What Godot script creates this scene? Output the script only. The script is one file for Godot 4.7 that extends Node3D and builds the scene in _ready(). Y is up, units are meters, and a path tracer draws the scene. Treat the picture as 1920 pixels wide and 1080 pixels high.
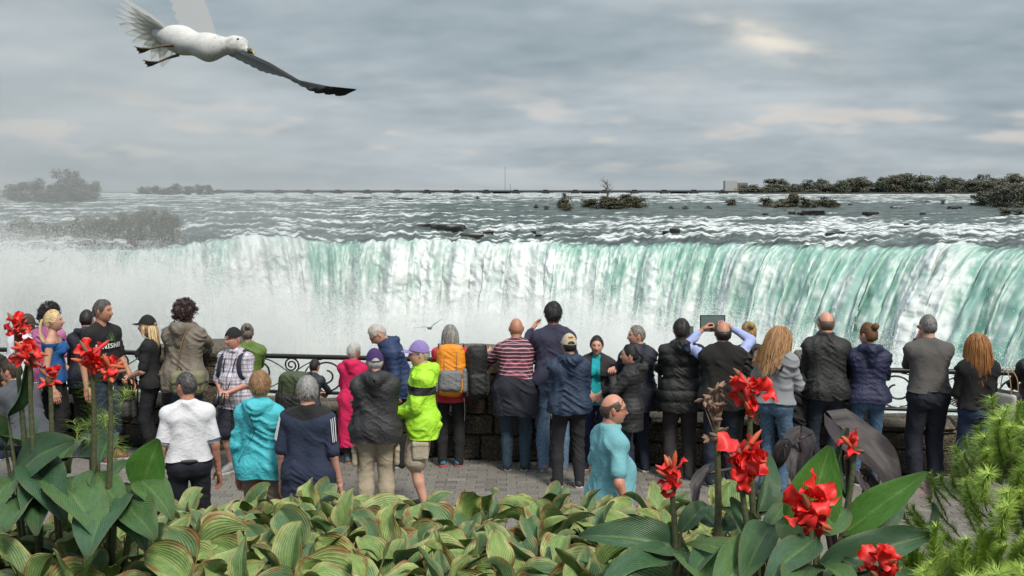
extends Node3D

const CAM := Vector3(0, 3.1, 0)
const FOCAL := 2000.0
var tilt := atan(180.0 / FOCAL)
var rng := RandomNumberGenerator.new()
var used := {}
var noise := FastNoiseLite.new()
var fine := FastNoiseLite.new()
var rough_noise := FastNoiseLite.new()
var folds := FastNoiseLite.new()

# ---------------------------------------------------------------- pixels to places
func ray(px: float, py: float) -> Vector3:
	return Basis(Vector3.RIGHT, -tilt) * Vector3((px - 960.0) / FOCAL, -(py - 540.0) / FOCAL, -1.0)

func at(px: float, py: float, depth: float) -> Vector3:
	var r := ray(px, py)
	return CAM + r * (depth / -r.z)

func on_level(px: float, py: float, h: float) -> Vector3:
	var r := ray(px, py)
	return CAM + r * ((h - CAM.y) / r.y)

# ---------------------------------------------------------------- nodes
func numbered(called: String) -> String:
	var n: int = used.get(called, 0)
	used[called] = n + 1
	return called if n == 0 else "%s_%03d" % [called, n]

func thing(called: String, label: String, category: String, where := Vector3.ZERO, turn := 0.0, group := "") -> Node3D:
	var o := Node3D.new()
	o.name = numbered(called)
	add_child(o)
	o.position = where
	o.rotation.y = turn
	tag(o, label, category, group)
	return o

func tag(o: Node, label: String, category: String, group := "", kind := "") -> void:
	if label: o.set_meta("label", label)
	if category: o.set_meta("category", category)
	if group: o.set_meta("group", group)
	if kind: o.set_meta("kind", kind)

func put(called: String, mesh: Mesh, m: Material, parent: Node = self, t := Transform3D.IDENTITY) -> MeshInstance3D:
	var o := MeshInstance3D.new()
	o.name = numbered(called) if parent == self else called
	o.mesh = mesh
	if m: o.material_override = m
	parent.add_child(o, true)
	o.transform = t
	return o

func structure(called: String, mesh: Mesh, m: Material) -> MeshInstance3D:
	var o := put(called, mesh, m)
	o.set_meta("kind", "structure")
	return o

# ---------------------------------------------------------------- mesh collecting
class Geo:
	var v := PackedVector3Array()
	var n := PackedVector3Array()
	var c := PackedColorArray()
	var uv := PackedVector2Array()
	var i := PackedInt32Array()
	func quad(a: int, b: int, cc: int, d: int) -> void:
		i.append_array(PackedInt32Array([a, b, cc, a, cc, d]))
	func smooth() -> void:
		n.resize(v.size())
		n.fill(Vector3.ZERO)
		for k in range(0, i.size(), 3):
			var f := (v[i[k + 2]] - v[i[k]]).cross(v[i[k + 1]] - v[i[k]])
			n[i[k]] += f
			n[i[k + 1]] += f
			n[i[k + 2]] += f
		for k in n.size(): n[k] = n[k].normalized() if n[k].length_squared() > 1e-20 else Vector3.UP
	func tint(col: Color) -> void:
		while c.size() < v.size(): c.append(col)
	func add(o: Geo, t: Transform3D) -> void:
		var base := v.size()
		v.append_array(t * o.v)
		if o.n.size() == o.v.size():
			var nb := t.basis.inverse().transposed()
			for q in o.n: n.append((nb * q).normalized())
		c.append_array(o.c)
		uv.append_array(o.uv)
		for k in o.i: i.append(k + base)
	func mesh() -> ArrayMesh:
		if n.size() != v.size(): smooth()
		var a := []
		a.resize(Mesh.ARRAY_MAX)
		a[Mesh.ARRAY_VERTEX] = v
		a[Mesh.ARRAY_NORMAL] = n
		if c.size() == v.size(): a[Mesh.ARRAY_COLOR] = c
		if uv.size() == v.size(): a[Mesh.ARRAY_TEX_UV] = uv
		a[Mesh.ARRAY_INDEX] = i
		var m := ArrayMesh.new()
		if v.size(): m.add_surface_from_arrays(Mesh.PRIMITIVE_TRIANGLES, a)
		return m

func grid_faces(g: Geo, cols: int, rows: int, base := 0, wrap := false) -> void:
	for r in rows - 1:
		for k in (cols if wrap else cols - 1):
			var k2 := (k + 1) % cols
			g.quad(base + r * cols + k, base + (r + 1) * cols + k, base + (r + 1) * cols + k2, base + r * cols + k2)

# a swept tube through points; radius per point
func tube(g: Geo, pts: Array, radii: Array, sides := 6, flat := 1.0) -> void:
	var base := g.v.size()
	var count := pts.size()
	var side := Vector3.ZERO
	for k in count:
		var p: Vector3 = pts[k]
		var dir: Vector3 = ((pts[mini(k + 1, count - 1)] as Vector3) - (pts[maxi(k - 1, 0)] as Vector3)).normalized()
		if side == Vector3.ZERO:
			side = dir.cross(Vector3.UP if absf(dir.y) < 0.9 else Vector3.RIGHT).normalized()
		side = (side - dir * side.dot(dir)).normalized()
		var up := side.cross(dir)
		var r: float = radii[k] if radii.size() > 1 else radii[0]
		for j in sides:
			var a := TAU * j / sides
			g.v.append(p + side * cos(a) * r + up * sin(a) * r * flat)
	for k in count - 1:
		for j in sides:
			var j2 := (j + 1) % sides
			g.quad(base + k * sides + j, base + k * sides + j2, base + (k + 1) * sides + j2, base + (k + 1) * sides + j)
	for e in [0, count - 1]:
		var cidx := g.v.size()
		g.v.append(pts[e])
		for j in sides:
			var a2: int = base + e * sides + j
			var b2: int = base + e * sides + (j + 1) % sides
			g.i.append_array(PackedInt32Array([cidx, b2, a2] if e == 0 else [cidx, a2, b2]))

# a box with bevelled edges, flat faces; each face its own vertices
func bevel_box(g: Geo, centre: Vector3, size: Vector3, b := 0.01, basis := Basis.IDENTITY, jitter := 0.0) -> void:
	var h := size * 0.5
	b = minf(b, minf(h.x, minf(h.y, h.z)) * 0.6)
	var pts := {}
	for sx in [-1, 1]:
		for sy in [-1, 1]:
			for sz in [-1, 1]:
				var j := Vector3(rng.randf_range(-jitter, jitter), rng.randf_range(-jitter, jitter), rng.randf_range(-jitter, jitter))
				var q := Vector3(sx, sy, sz)
				pts[[q, 0]] = Vector3(sx * h.x, sy * (h.y - b), sz * (h.z - b)) + j
				pts[[q, 1]] = Vector3(sx * (h.x - b), sy * h.y, sz * (h.z - b)) + j
				pts[[q, 2]] = Vector3(sx * (h.x - b), sy * (h.y - b), sz * h.z) + j
	var emit := func(list: Array) -> void:
		var mid := Vector3.ZERO
		for p in list: mid += p
		mid /= list.size()
		var nn: Vector3 = (list[2] - list[0]).cross(list[1] - list[0])
		var l := list.duplicate()
		if nn.dot(mid) < 0: l.reverse()
		var base := g.v.size()
		nn = (l[2] - l[0]).cross(l[1] - l[0]).normalized()
		for p in l:
			g.v.append(centre + basis * p)
			g.n.append(basis * nn)
		for k in range(1, l.size() - 1): g.i.append_array(PackedInt32Array([base, base + k, base + k + 1]))
	for ax in 3:
		var o1 := (ax + 1) % 3
		var o2 := (ax + 2) % 3
		for s in [-1, 1]:
			var l := []
			for w in [[-1, -1], [1, -1], [1, 1], [-1, 1]]:
				var q := Vector3.ZERO
				q[ax] = s; q[o1] = w[0]; q[o2] = w[1]
				l.append(pts[[q, ax]])
			emit.call(l)
		for s1 in [-1, 1]:
			for s2 in [-1, 1]:
				var q1 := Vector3.ZERO
				q1[ax] = -1; q1[o1] = s1; q1[o2] = s2
				var q2 := q1
				q2[ax] = 1
				emit.call([pts[[q1, o1]], pts[[q2, o1]], pts[[q2, o2]], pts[[q1, o2]]])
	for sx in [-1, 1]:
		for sy in [-1, 1]:
			for sz in [-1, 1]:
				var q := Vector3(sx, sy, sz)
				emit.call([pts[[q, 0]], pts[[q, 1]], pts[[q, 2]]])

# ---------------------------------------------------------------- materials and textures
var mats := {}
func lin(r: float, g: float, b: float) -> Color:
	return Color(r, g, b).linear_to_srgb()

func mat(key: String, c: Color, roughness := 0.8, vertex := false) -> StandardMaterial3D:
	if mats.has(key): return mats[key]
	var m := StandardMaterial3D.new()
	m.albedo_color = c
	m.roughness = roughness
	m.vertex_color_use_as_albedo = vertex
	m.cull_mode = BaseMaterial3D.CULL_DISABLED
	mats[key] = m
	return m

var texes := {}
func noise_tex(key: String, freq: float, lo: Color, hi: Color, size := 256, octaves := 4, kind := FastNoiseLite.TYPE_SIMPLEX_SMOOTH, stretch := Vector2.ONE) -> ImageTexture:
	if texes.has(key): return texes[key]
	var f := FastNoiseLite.new()
	f.seed = key.hash() % 10000
	f.noise_type = kind
	f.frequency = freq
	f.fractal_octaves = octaves
	var im := f.get_seamless_image(int(size / stretch.x), int(size / stretch.y))
	im.resize(size, size, Image.INTERPOLATE_CUBIC)
	var outp := Image.create(size, size, false, Image.FORMAT_RGB8)
	for y in size:
		for x in size: outp.set_pixel(x, y, lo.lerp(hi, im.get_pixel(x, y).r))
	texes[key] = ImageTexture.create_from_image(outp)
	return texes[key]

# grain and fine relief over a base colour, mapped without coordinates
func grained(key: String, c: Color, roughness: float, tex_key: String, freq: float, scale: float, contrast := 0.35, relief := 0.0, world := false, octaves := 4) -> StandardMaterial3D:
	if mats.has(key): return mats[key]
	var m := mat(key, c, roughness)
	var lo := 1.0 - contrast
	m.albedo_texture = noise_tex(tex_key, freq, Color(lo, lo, lo), Color.WHITE, 256, octaves)
	m.uv1_triplanar = true
	m.uv1_world_triplanar = world
	m.uv1_scale = Vector3.ONE * scale
	if relief > 0.0:
		m.heightmap_enabled = true
		m.heightmap_texture = m.albedo_texture
		m.heightmap_scale = relief
	return m

func smooth01(a: float, b: float, x: float) -> float:
	var t := clampf((x - a) / (b - a), 0.0, 1.0)
	return t * t * (3.0 - 2.0 * t)

func along(table: Array, x: float) -> float:
	if x <= table[0][0]: return table[0][1]
	for k in range(1, table.size()):
		if x <= table[k][0]:
			return lerpf(table[k - 1][1], table[k][1], (x - table[k - 1][0]) / (table[k][0] - table[k - 1][0]))
	return table[-1][1]

func seed_all() -> void:
	rng.seed = 20240611
	for a in [[noise, 11, 0.03, 4], [fine, 5, 0.06, 3], [rough_noise, 23, 0.05, 4], [folds, 31, 1.0, 1]]:
		a[0].seed = a[1]
		a[0].frequency = a[2]
		a[0].fractal_octaves = a[3]
	folds.noise_type = FastNoiseLite.TYPE_SIMPLEX_SMOOTH

# ================================================================ camera, sky, sun
func set_up_view() -> void:
	var cam := Camera3D.new()
	cam.name = "camera"
	add_child(cam)
	cam.position = CAM
	cam.rotation.x = -tilt
	cam.fov = rad_to_deg(2.0 * atan(540.0 / FOCAL))
	cam.near = 0.1
	cam.far = 9000.0
	cam.current = true
	var sun := DirectionalLight3D.new()
	sun.name = "sun"
	add_child(sun)
	sun.light_energy = 1.0
	sun.light_color = Color(1.0, 0.97, 0.92)
	sun.light_angular_distance = 14.0
	sun.shadow_enabled = true
	sun.look_at_from_position(Vector3(18, 42, 30), Vector3.ZERO)
	var e := Environment.new()
	e.background_mode = Environment.BG_SKY
	e.sky = Sky.new()
	var sm := PanoramaSkyMaterial.new()
	sm.panorama = make_sky()
	e.sky.sky_material = sm
	e.background_energy_multiplier = 1.0
	e.tonemap_mode = Environment.TONE_MAPPER_LINEAR
	e.tonemap_exposure = 1.17
	e.volumetric_fog_enabled = true
	e.volumetric_fog_density = 0.0
	e.sdfgi_enabled = true
	e.ssao_enabled = true
	e.ssil_enabled = true
	var w := WorldEnvironment.new()
	w.name = "world_environment"
	w.environment = e
	add_child(w)

func sky_colour(dir: Vector3) -> Color:
	var el := asin(clampf(dir.y, -1.0, 1.0))
	var q := Vector3(dir.x, 0.0, dir.z) / (maxf(dir.y, 0.0) + 0.16)
	var big := noise.get_noise_3d(q.x * 17.0, 3.0, q.z * 20.0)
	var mid := noise.get_noise_3d(q.x * 48.0 + 40.0, 9.0, q.z * 60.0)
	var small := noise.get_noise_3d(q.x * 150.0, 21.0, q.z * 200.0)
	var t := clampf(0.5 + big * 0.75 + mid * 0.42 + small * 0.24, 0.0, 1.0)
	var dark := Vector3(0.238, 0.300, 0.338)
	var light := Vector3(0.450, 0.500, 0.530)
	var c := dark.lerp(light, t)
	# thinner cloud low down, warm where light breaks through
	var low := exp(-pow((el - 0.055) / 0.035, 2.0))
	var breaks := smooth01(0.12, 0.5, noise.get_noise_3d(q.x * 60.0 - 90.0, 60.0, q.z * 60.0) + mid * 0.35)
	c = c.lerp(Vector3(0.66, 0.60, 0.54), 0.6 * breaks * low)
	c = c.lerp(Vector3(0.42, 0.445, 0.455), 0.55 * exp(-el / 0.03))
	# one bright gap, upper right of the river
	var az := atan2(dir.x, -dir.z)
	var gx := (az - 0.228) / 0.048
	var gy := (el - 0.137 + 0.36 * (az - 0.225)) / 0.013
	var gap := exp(-(gx * gx + gy * gy)) * clampf(0.75 + small * 1.2 + mid * 0.6, 0.3, 1.0)
	c = c.lerp(Vector3(0.74, 0.69, 0.60), clampf(0.95 * gap, 0.0, 1.0))
	# the usual brightening of an overcast sky towards the zenith
	return Color(c.x, c.y, c.z) * (1.0 + 1.5 * smooth01(0.17, 1.5, el))

func make_sky() -> ImageTexture:
	var w := 3072
	var h := 1536
	var im := Image.create(w, h, false, Image.FORMAT_RGBF)
	im.fill(Color(0.16, 0.19, 0.18))
	var y := 0
	while y < h / 2:
		var el := (0.5 - (y + 0.5) / h) * PI
		var step := 1 if el < 0.26 else 8
		var x := 0
		while x < w:
			var az := wrapf((x + 0.5 * step) / w * TAU, -PI, PI)
			var st := step if step > 1 else (1 if absf(az) < 0.62 else 4)
			var c := sky_colour(Vector3(sin(az) * cos(el), sin(el), -cos(az) * cos(el)))
			if st == 1: im.set_pixel(x, y, c)
			else: im.fill_rect(Rect2i(x, y, st, step), c)
			x += st
		y += step
	return ImageTexture.create_from_image(im)

# ================================================================ river and falls
const CREST_D := [[-500, 285], [0, 300], [400, 308], [600, 325], [960, 318], [1300, 300], [1600, 270], [1920, 235], [2500, 180]]
const CREST_Y := [[-500, 472], [0, 472], [300, 466], [430, 447], [560, 447], [620, 455], [760, 452], [960, 458], [1150, 458], [1300, 456], [1600, 462], [1800, 462], [1920, 466], [2500, 474]]
const FOAMY := [[-500, 0.85], [0, 0.8], [150, 0.6], [300, 0.5], [410, 0.55], [450, 1.0], [555, 1.0], [575, 0.05], [640, 0.25], [670, 0.3], [735, 0.75], [1030, 0.9], [1065, 0.3], [1120, 0.42], [1190, 0.2], [1300, 0.15], [1380, 0.12], [1405, 0.65], [1440, 0.18], [1600, 0.10], [1730, 0.02], [1775, 0.8], [1840, 0.85], [1885, 0.0], [2100, 0.05], [2500, 0.2]]

func crest(px: float) -> Vector3:
	var d := along(CREST_D, px) + 5.0 * noise.get_noise_2d(px * 0.6, 77.0)
	return at(px, along(CREST_Y, px) + 7.0 * noise.get_noise_2d(px * 1.1, 33.0), d)

func crest_out(px: float) -> Vector3:
	var t := crest(px + 90.0) - crest(px - 90.0)
	return Vector3(-t.z, 0, t.x).normalized()

func river_level(px: float, d: float) -> float:
	var c := crest(px)
	return 0.4 + (c.y - 0.4) * exp(-maxf(d + c.z, 0.0) / 200.0)

func river_point(px: float, py: float) -> Vector3:
	var lo := -crest(px).z
	var hi := 1900.0
	for k in 30:
		var m := (lo + hi) * 0.5
		if at(px, py, m).y > river_level(px, m): lo = m
		else: hi = m
	var p := at(px, py, lo)
	p.y = river_level(px, lo)
	return p

func build_water() -> void:
	var cols := 1000
	var falls_rows := 200
	var px0 := -260.0
	var px1 := 2260.0
	var crests := PackedVector3Array()
	var outs := PackedVector3Array()
	for k in cols:
		var px := lerpf(px0, px1, k / float(cols - 1))
		crests.append(crest(px))
		outs.append(crest_out(px))
	# the curtain
	var g := Geo.new()
	var run := 0.0
	for r in falls_rows:
		var tau := 3.5 * pow(r / float(falls_rows - 1), 0.8)
		run = 0.0
		for k in cols:
			var px := lerpf(px0, px1, k / float(cols - 1))
			if k: run += crests[k].distance_to(crests[k - 1])
			var white: float = along(FOAMY, px)
			var speed := 6.0 + 3.5 * smooth01(1150.0, 1750.0, px)
			var p := crests[k] + outs[k] * speed * tau
			p.y -= 4.9 * tau * tau
			var strand := noise.get_noise_2d(run * 3.2, tau * 16.0)
			var strand2 := fine.get_noise_2d(run * 11.0, tau * 26.0)
			var strand3 := fine.get_noise_2d(run * 34.0 + 400.0, tau * 60.0)
			var cloudy := rough_noise.get_noise_3d(run * 1.1, p.y * 1.2, 40.0 + tau * 3.0)
			var billow := rough_noise.get_noise_3d(run * 1.7, p.y * 1.25, 90.0 + tau * 5.0) + 0.45 * fine.get_noise_3d(run * 5.5, p.y * 4.2, 7.0)
			var plume := smooth01(0.35, 0.9, white)
			var puffs := absf(fine.get_noise_3d(run * 4.5, p.y * 4.0, 7.0))
			var foam := (strand * 0.62 + strand2 * 0.80 + strand3 * 0.85) * (1.0 - 0.7 * plume) + cloudy * 0.5 + billow * (0.45 + 0.55 * plume) + (white - 0.5) * 1.35 + tau * 0.22 - 0.30 * exp(-tau * 3.0)
			foam = smooth01(-0.75, 1.0, foam)
			var bulge := billow * plume * 1.5 * smooth01(0.0, 0.8, tau) + (cloudy * 1.3 + (0.5 - puffs) * 0.8 * foam) * smooth01(0.1, 1.2, tau) + strand * 0.35 * smooth01(0.0, 0.5, tau) + strand2 * 0.3
			bulge += white * 2.2 * smooth01(0.0, 0.7, tau)
			p += outs[k] * bulge
			p.y += strand2 * 0.12 + plume * (0.7 + 2.2 * maxf(0.0, billow)) * exp(-pow((tau - 0.35) / 0.45, 2.0))
			g.v.append(p)
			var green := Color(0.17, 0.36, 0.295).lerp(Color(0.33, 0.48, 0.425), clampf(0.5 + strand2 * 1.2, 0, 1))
			var c := green.lerp(Color(0.60, 0.635, 0.63) * (0.97 + 0.5 * clampf((strand2 * 0.9 + strand3 * 0.9 + strand * 0.3) * (1.0 - 0.6 * plume) + billow * 0.55, -0.5, 0.25)), foam)  # greys of aerated water, plus billow shadows put into the foam colour
			if tau < 0.42:   # dark river water sliding over the lip
				var dk := smooth01(0.5, 0.0, tau + strand * 0.35 + strand2 * 0.2) * (1.0 - smooth01(0.3, 0.8, white))
				c = c.lerp(Color(0.055, 0.085, 0.08), 0.85 * dk * (1.0 - foam * 0.8))
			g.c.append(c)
	grid_faces(g, cols, falls_rows)
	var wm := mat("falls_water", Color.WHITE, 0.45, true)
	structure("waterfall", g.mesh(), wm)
	# the river above it
	g = Geo.new()
	var rows := 270
	for r in rows:
		var f := r / float(rows - 1)
		for k in cols:
			var c0 := crests[k]
			var d0 := -c0.z
			var far := 2300.0
			var d := d0 * pow(far / d0, pow(f, 1.12))
			var p := Vector3(c0.x * d / d0, 0.0, -d)
			p.y = 0.4 + (c0.y - 0.4) * exp(-(d - d0) / 200.0)
			var px := lerpf(px0, px1, k / float(cols - 1))
			var broad := noise.get_noise_2d(p.x * 0.55, p.z * 1.3)
			var bar := rough_noise.get_noise_2d(p.x * 0.5 + 300.0, p.z * 0.9)
			var chop := fine.get_noise_2d(p.x * 1.3, p.z * 1.5)
			var tiny := fine.get_noise_2d(p.x * 4.2 + 900.0, p.z * 2.6) * exp(-(d - d0) / 260.0)
			var near := exp(-(d - d0) / 42.0)
			var calm := exp(-pow((d - d0 - 175.0) / 60.0, 2.0)) * smooth01(650.0, 1100.0, px) * 0.75
			var edge := smooth01(0.0, 9.0, d - d0)
			var foam := broad * 0.75 + bar * 0.62 + chop * 0.55 + tiny * 0.6 - 0.06 - calm + 0.22 * near * smooth01(900.0, 1250.0, px) - 0.10 * exp(-pow((d - d0 - 25.0) / 16.0, 2.0))
			foam += 0.35 * exp(-pow((d - d0 - 55.0) / 26.0, 2.0)) * smooth01(900.0, 1200.0, px)
			foam += (along(FOAMY, px) - 0.45) * 0.9 * exp(-(d - d0) / 14.0)
			foam += 0.06 * smooth01(330.0, 900.0, d - d0)
			foam = smooth01(0.0, 0.42, foam)
			p.y += (broad * 0.35 + absf(chop) * 0.25 + bar * 0.3 + absf(tiny) * 0.32 + foam * 0.15) * (0.35 + 0.65 * edge) * edge + edge * 0.2
			g.v.append(p)
			var water := Color(0.040, 0.052, 0.050).lerp(Color(0.115, 0.145, 0.135), clampf(0.5 + chop, 0, 1))
			g.c.append(water.lerp(Color(0.68, 0.71, 0.70), foam * clampf(0.70 + tiny * 1.9 + chop * 0.6, 0.15, 1.0)))
	g.i.clear()
	grid_faces(g, cols, rows)
	for k in range(0, g.i.size(), 3):
		var s := g.i[k + 1]
		g.i[k + 1] = g.i[k + 2]
		g.i[k + 2] = s
	var rw := mat("river_water", Color.WHITE, 0.4, true)
	rw.metallic_specular = 0.18
	structure("river", g.mesh(), rw)
	# the pool at the foot, hidden in mist
	g = Geo.new()
	for r in 150:
		for k in 260:
			var x := lerpf(-260.0, 260.0, k / 259.0)
			var z := lerpf(-22.0, -320.0, r / 149.0)
			var b := noise.get_noise_2d(x * 3.0, z * 3.6)
			var cch := fine.get_noise_2d(x * 5.5, z * 6.5)
			g.v.append(Vector3(x, -56.0 + b * 1.2 + absf(cch) * 0.9, z))
			g.c.append(Color(0.07, 0.20, 0.165).lerp(Color(0.78, 0.83, 0.81), smooth01(-0.1, 0.5, b + cch * 0.9)))
	grid_faces(g, 260, 150)
	for k in range(0, g.i.size(), 3):
		var s := g.i[k + 1]
		g.i[k + 1] = g.i[k + 2]
		g.i[k + 2] = s
	structure("lower_river", g.mesh(), wm)

func mist(where: Vector3, size: Vector3, density: float, label: String) -> void:
	var f := FogVolume.new()
	f.name = numbered("mist")
	f.shape = RenderingServer.FOG_VOLUME_SHAPE_ELLIPSOID
	f.size = size
	var m := FogMaterial.new()
	m.density = density
	m.albedo = Color(0.97, 0.98, 0.985)
	f.material = m
	add_child(f)
	f.position = where
	tag(f, label, "mist", "banks of spray rising from the falls", "stuff")

func build_mist() -> void:
	var label := "white spray drifting up from the foot of the falls"
	for a in [[-120, 470, 250, 190, 130, 90, .0032], [-200, 400, 300, 300, 130, 130, .0030]]:
		mist(at(a[0], a[1], a[2]), Vector3(a[3], a[4], a[5]), a[6], label)

# ================================================================ smooth bodies: a distance field meshed as surface nets
class Field:
	var o: Vector3
	var cell: float
	var nx: int
	var ny: int
	var nz: int
	var d := PackedFloat32Array()
	func _init(lo: Vector3, hi: Vector3, c: float) -> void:
		cell = c
		o = lo
		nx = int((hi.x - lo.x) / c) + 2
		ny = int((hi.y - lo.y) / c) + 2
		nz = int((hi.z - lo.z) / c) + 2
		d.resize(nx * ny * nz)
		d.fill(1.0)
	func cap(a: Vector3, b: Vector3, r1: float, r2: float, k := 0.03) -> void:
		var m := maxf(r1, r2) + k + cell * 2.0
		var lo := (a.min(b) - Vector3.ONE * m - o) / cell
		var hi := (a.max(b) + Vector3.ONE * m - o) / cell
		var x0 := maxi(0, int(lo.x))
		var y0 := maxi(0, int(lo.y))
		var z0 := maxi(0, int(lo.z))
		var x1 := mini(nx - 1, int(hi.x) + 1)
		var y1 := mini(ny - 1, int(hi.y) + 1)
		var z1 := mini(nz - 1, int(hi.z) + 1)
		var ba := b - a
		var inv := 1.0 / maxf(ba.length_squared(), 1e-9)
		var dr := r2 - r1
		var far := k + cell * 2.0
		for z in range(z0, z1 + 1):
			for y in range(y0, y1 + 1):
				var at := (z * ny + y) * nx
				var pa := Vector3(o.x + x0 * cell, o.y + y * cell, o.z + z * cell) - a
				for x in range(x0, x1 + 1):
					var h := clampf(pa.dot(ba) * inv, 0.0, 1.0)
					var e := (pa - ba * h).length() - r1 - dr * h
					pa.x += cell
					if e < far:
						var old := d[at + x]
						var w := k - absf(old - e)
						d[at + x] = minf(old, e) - (w * w * 0.25 / k if w > 0.0 else 0.0)
	func net(g: Geo) -> void:
		var base := g.v.size()
		var ids := PackedInt32Array()
		ids.resize(d.size())
		ids.fill(-1)
		var plane := nx * ny
		var near := cell * 1.8
		var offs := [0, 1, nx, nx + 1, plane, plane + 1, plane + nx, plane + nx + 1]
		var edges := [[0, 1], [2, 3], [4, 5], [6, 7], [0, 2], [1, 3], [4, 6], [5, 7], [0, 4], [1, 5], [2, 6], [3, 7]]
		var corner := []
		for k in 8: corner.append(Vector3(k & 1, (k >> 1) & 1, (k >> 2) & 1))
		var cells := PackedInt32Array()
		for z in nz - 1:
			for y in ny - 1:
				var row := (z * ny + y) * nx
				for x in nx - 1:
					var at := row + x
					if absf(d[at]) > near: continue
					var inside := 0
					for q in 8:
						if d[at + offs[q]] < 0.0: inside += 1
					if inside == 0 or inside == 8: continue
					var sum := Vector3.ZERO
					var hits := 0
					for e in edges:
						var da := d[at + offs[e[0]]]
						var db := d[at + offs[e[1]]]
						if (da < 0.0) != (db < 0.0):
							sum += (corner[e[0]] as Vector3).lerp(corner[e[1]], da / (da - db))
							hits += 1
					ids[at] = g.v.size()
					cells.append(at)
					g.v.append(o + (Vector3(x, y, z) + sum / hits) * cell)
		for at in cells:
			var inside := d[at] < 0.0
			for ax in 3:
				var s1: int = [1, nx, plane][ax]
				if (d[at + s1] < 0.0) == inside: continue
				var s2: int = [nx, plane, 1][ax]
				var s3: int = [plane, 1, nx][ax]
				if at - s2 - s3 < 0: continue
				var a := ids[at]
				var b := ids[at - s2]
				var c := ids[at - s2 - s3]
				var e := ids[at - s3]
				if b < 0 or c < 0 or e < 0: continue
				if inside: g.quad(a, e, c, b)
				else: g.quad(a, b, c, e)

# cut a mesh in two along f = 0; pieces where f < 0 go to the first
func split(g: Geo, f: Callable) -> Array:
	var parts := [Geo.new(), Geo.new()]
	var maps := [{}, {}]
	var val := PackedFloat32Array()
	for p in g.v: val.append(f.call(p))
	var vert := func(side: int, a: int, b: int) -> int:
		var key := a * 1000003 + b if a < b else b * 1000003 + a
		if a == b: key = -1 - a
		if not maps[side].has(key):
			var t := 0.0 if a == b else val[a] / (val[a] - val[b])
			maps[side][key] = parts[side].v.size()
			parts[side].v.append(g.v[a].lerp(g.v[b], t))
			if g.n.size() == g.v.size(): parts[side].n.append(g.n[a].lerp(g.n[b], t).normalized())
		return maps[side][key]
	for k in range(0, g.i.size(), 3):
		for side in 2:
			var poly := []
			for j in 3:
				var a := g.i[k + j]
				var b := g.i[k + (j + 1) % 3]
				var ia := (val[a] < 0.0) == (side == 0)
				var ib := (val[b] < 0.0) == (side == 0)
				if ia: poly.append(vert.call(side, a, a))
				if ia != ib: poly.append(vert.call(side, a, b))
			for j in range(1, poly.size() - 1): parts[side].i.append_array(PackedInt32Array([poly[0], poly[j], poly[j + 1]]))
	return parts

func flipped(g: Geo) -> Geo:
	for k in range(0, g.i.size(), 3):
		var s := g.i[k + 1]
		g.i[k + 1] = g.i[k + 2]
		g.i[k + 2] = s
	return g

# ---------------------------------------------------------------- heads
func head_point(theta: float, y: float, female := 0.0) -> Vector3:
	# theta from the face, y from -1 chin to 1 top; centre of the head at the origin, face to +z
	var r := sqrt(maxf(0.0, 1.0 - y * y))
	if y < 0.0: r = pow(r, 0.78)
	var p := Vector3(0.076 * r * sin(theta), 0.119 * y, 0.097 * r * cos(theta))
	var t := maxf(0.0, -y)
	p.x *= 1.0 - (0.16 + 0.07 * female) * t * t
	if p.z < 0.0: p.z *= 1.0 - 0.36 * smooth01(0.0, 0.9, t)
	else:
		p.z *= 1.0 - 0.10 * smooth01(0.2, 1.0, y)
		var ax := absf(p.x)
		var Y := p.y
		var nose := smooth01(0.022, -0.030, Y) * smooth01(-0.046, -0.034, Y)
		var nw := 0.010 + 0.006 * smooth01(-0.005, -0.032, Y)
		p.z += 0.021 * nose * exp(-pow(ax / nw, 2.0))
		p.z -= 0.010 * exp(-pow((ax - 0.031) / 0.015, 2.0) - pow((Y - 0.011) / 0.011, 2.0))
		p.z += 0.005 * exp(-pow((ax - 0.026) / 0.026, 2.0) - pow((Y - 0.031) / 0.008, 2.0)) * (1.0 - 0.6 * female)
		p.z += 0.004 * exp(-pow((ax - 0.040) / 0.016, 2.0) - pow((Y + 0.022) / 0.018, 2.0))
		p.z += 0.006 * exp(-pow(ax / 0.021, 2.0) - pow((Y + 0.056) / 0.011, 2.0))
		p.z -= 0.005 * exp(-pow(ax / 0.024, 2.0) - pow((Y + 0.057) / 0.003, 2.0))
		p.z -= 0.004 * exp(-pow(ax / 0.024, 2.0) - pow((Y + 0.074) / 0.007, 2.0))
		p.z += 0.010 * exp(-pow(ax / 0.022, 2.0) - pow((Y + 0.094) / 0.015, 2.0))
	return p

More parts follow.
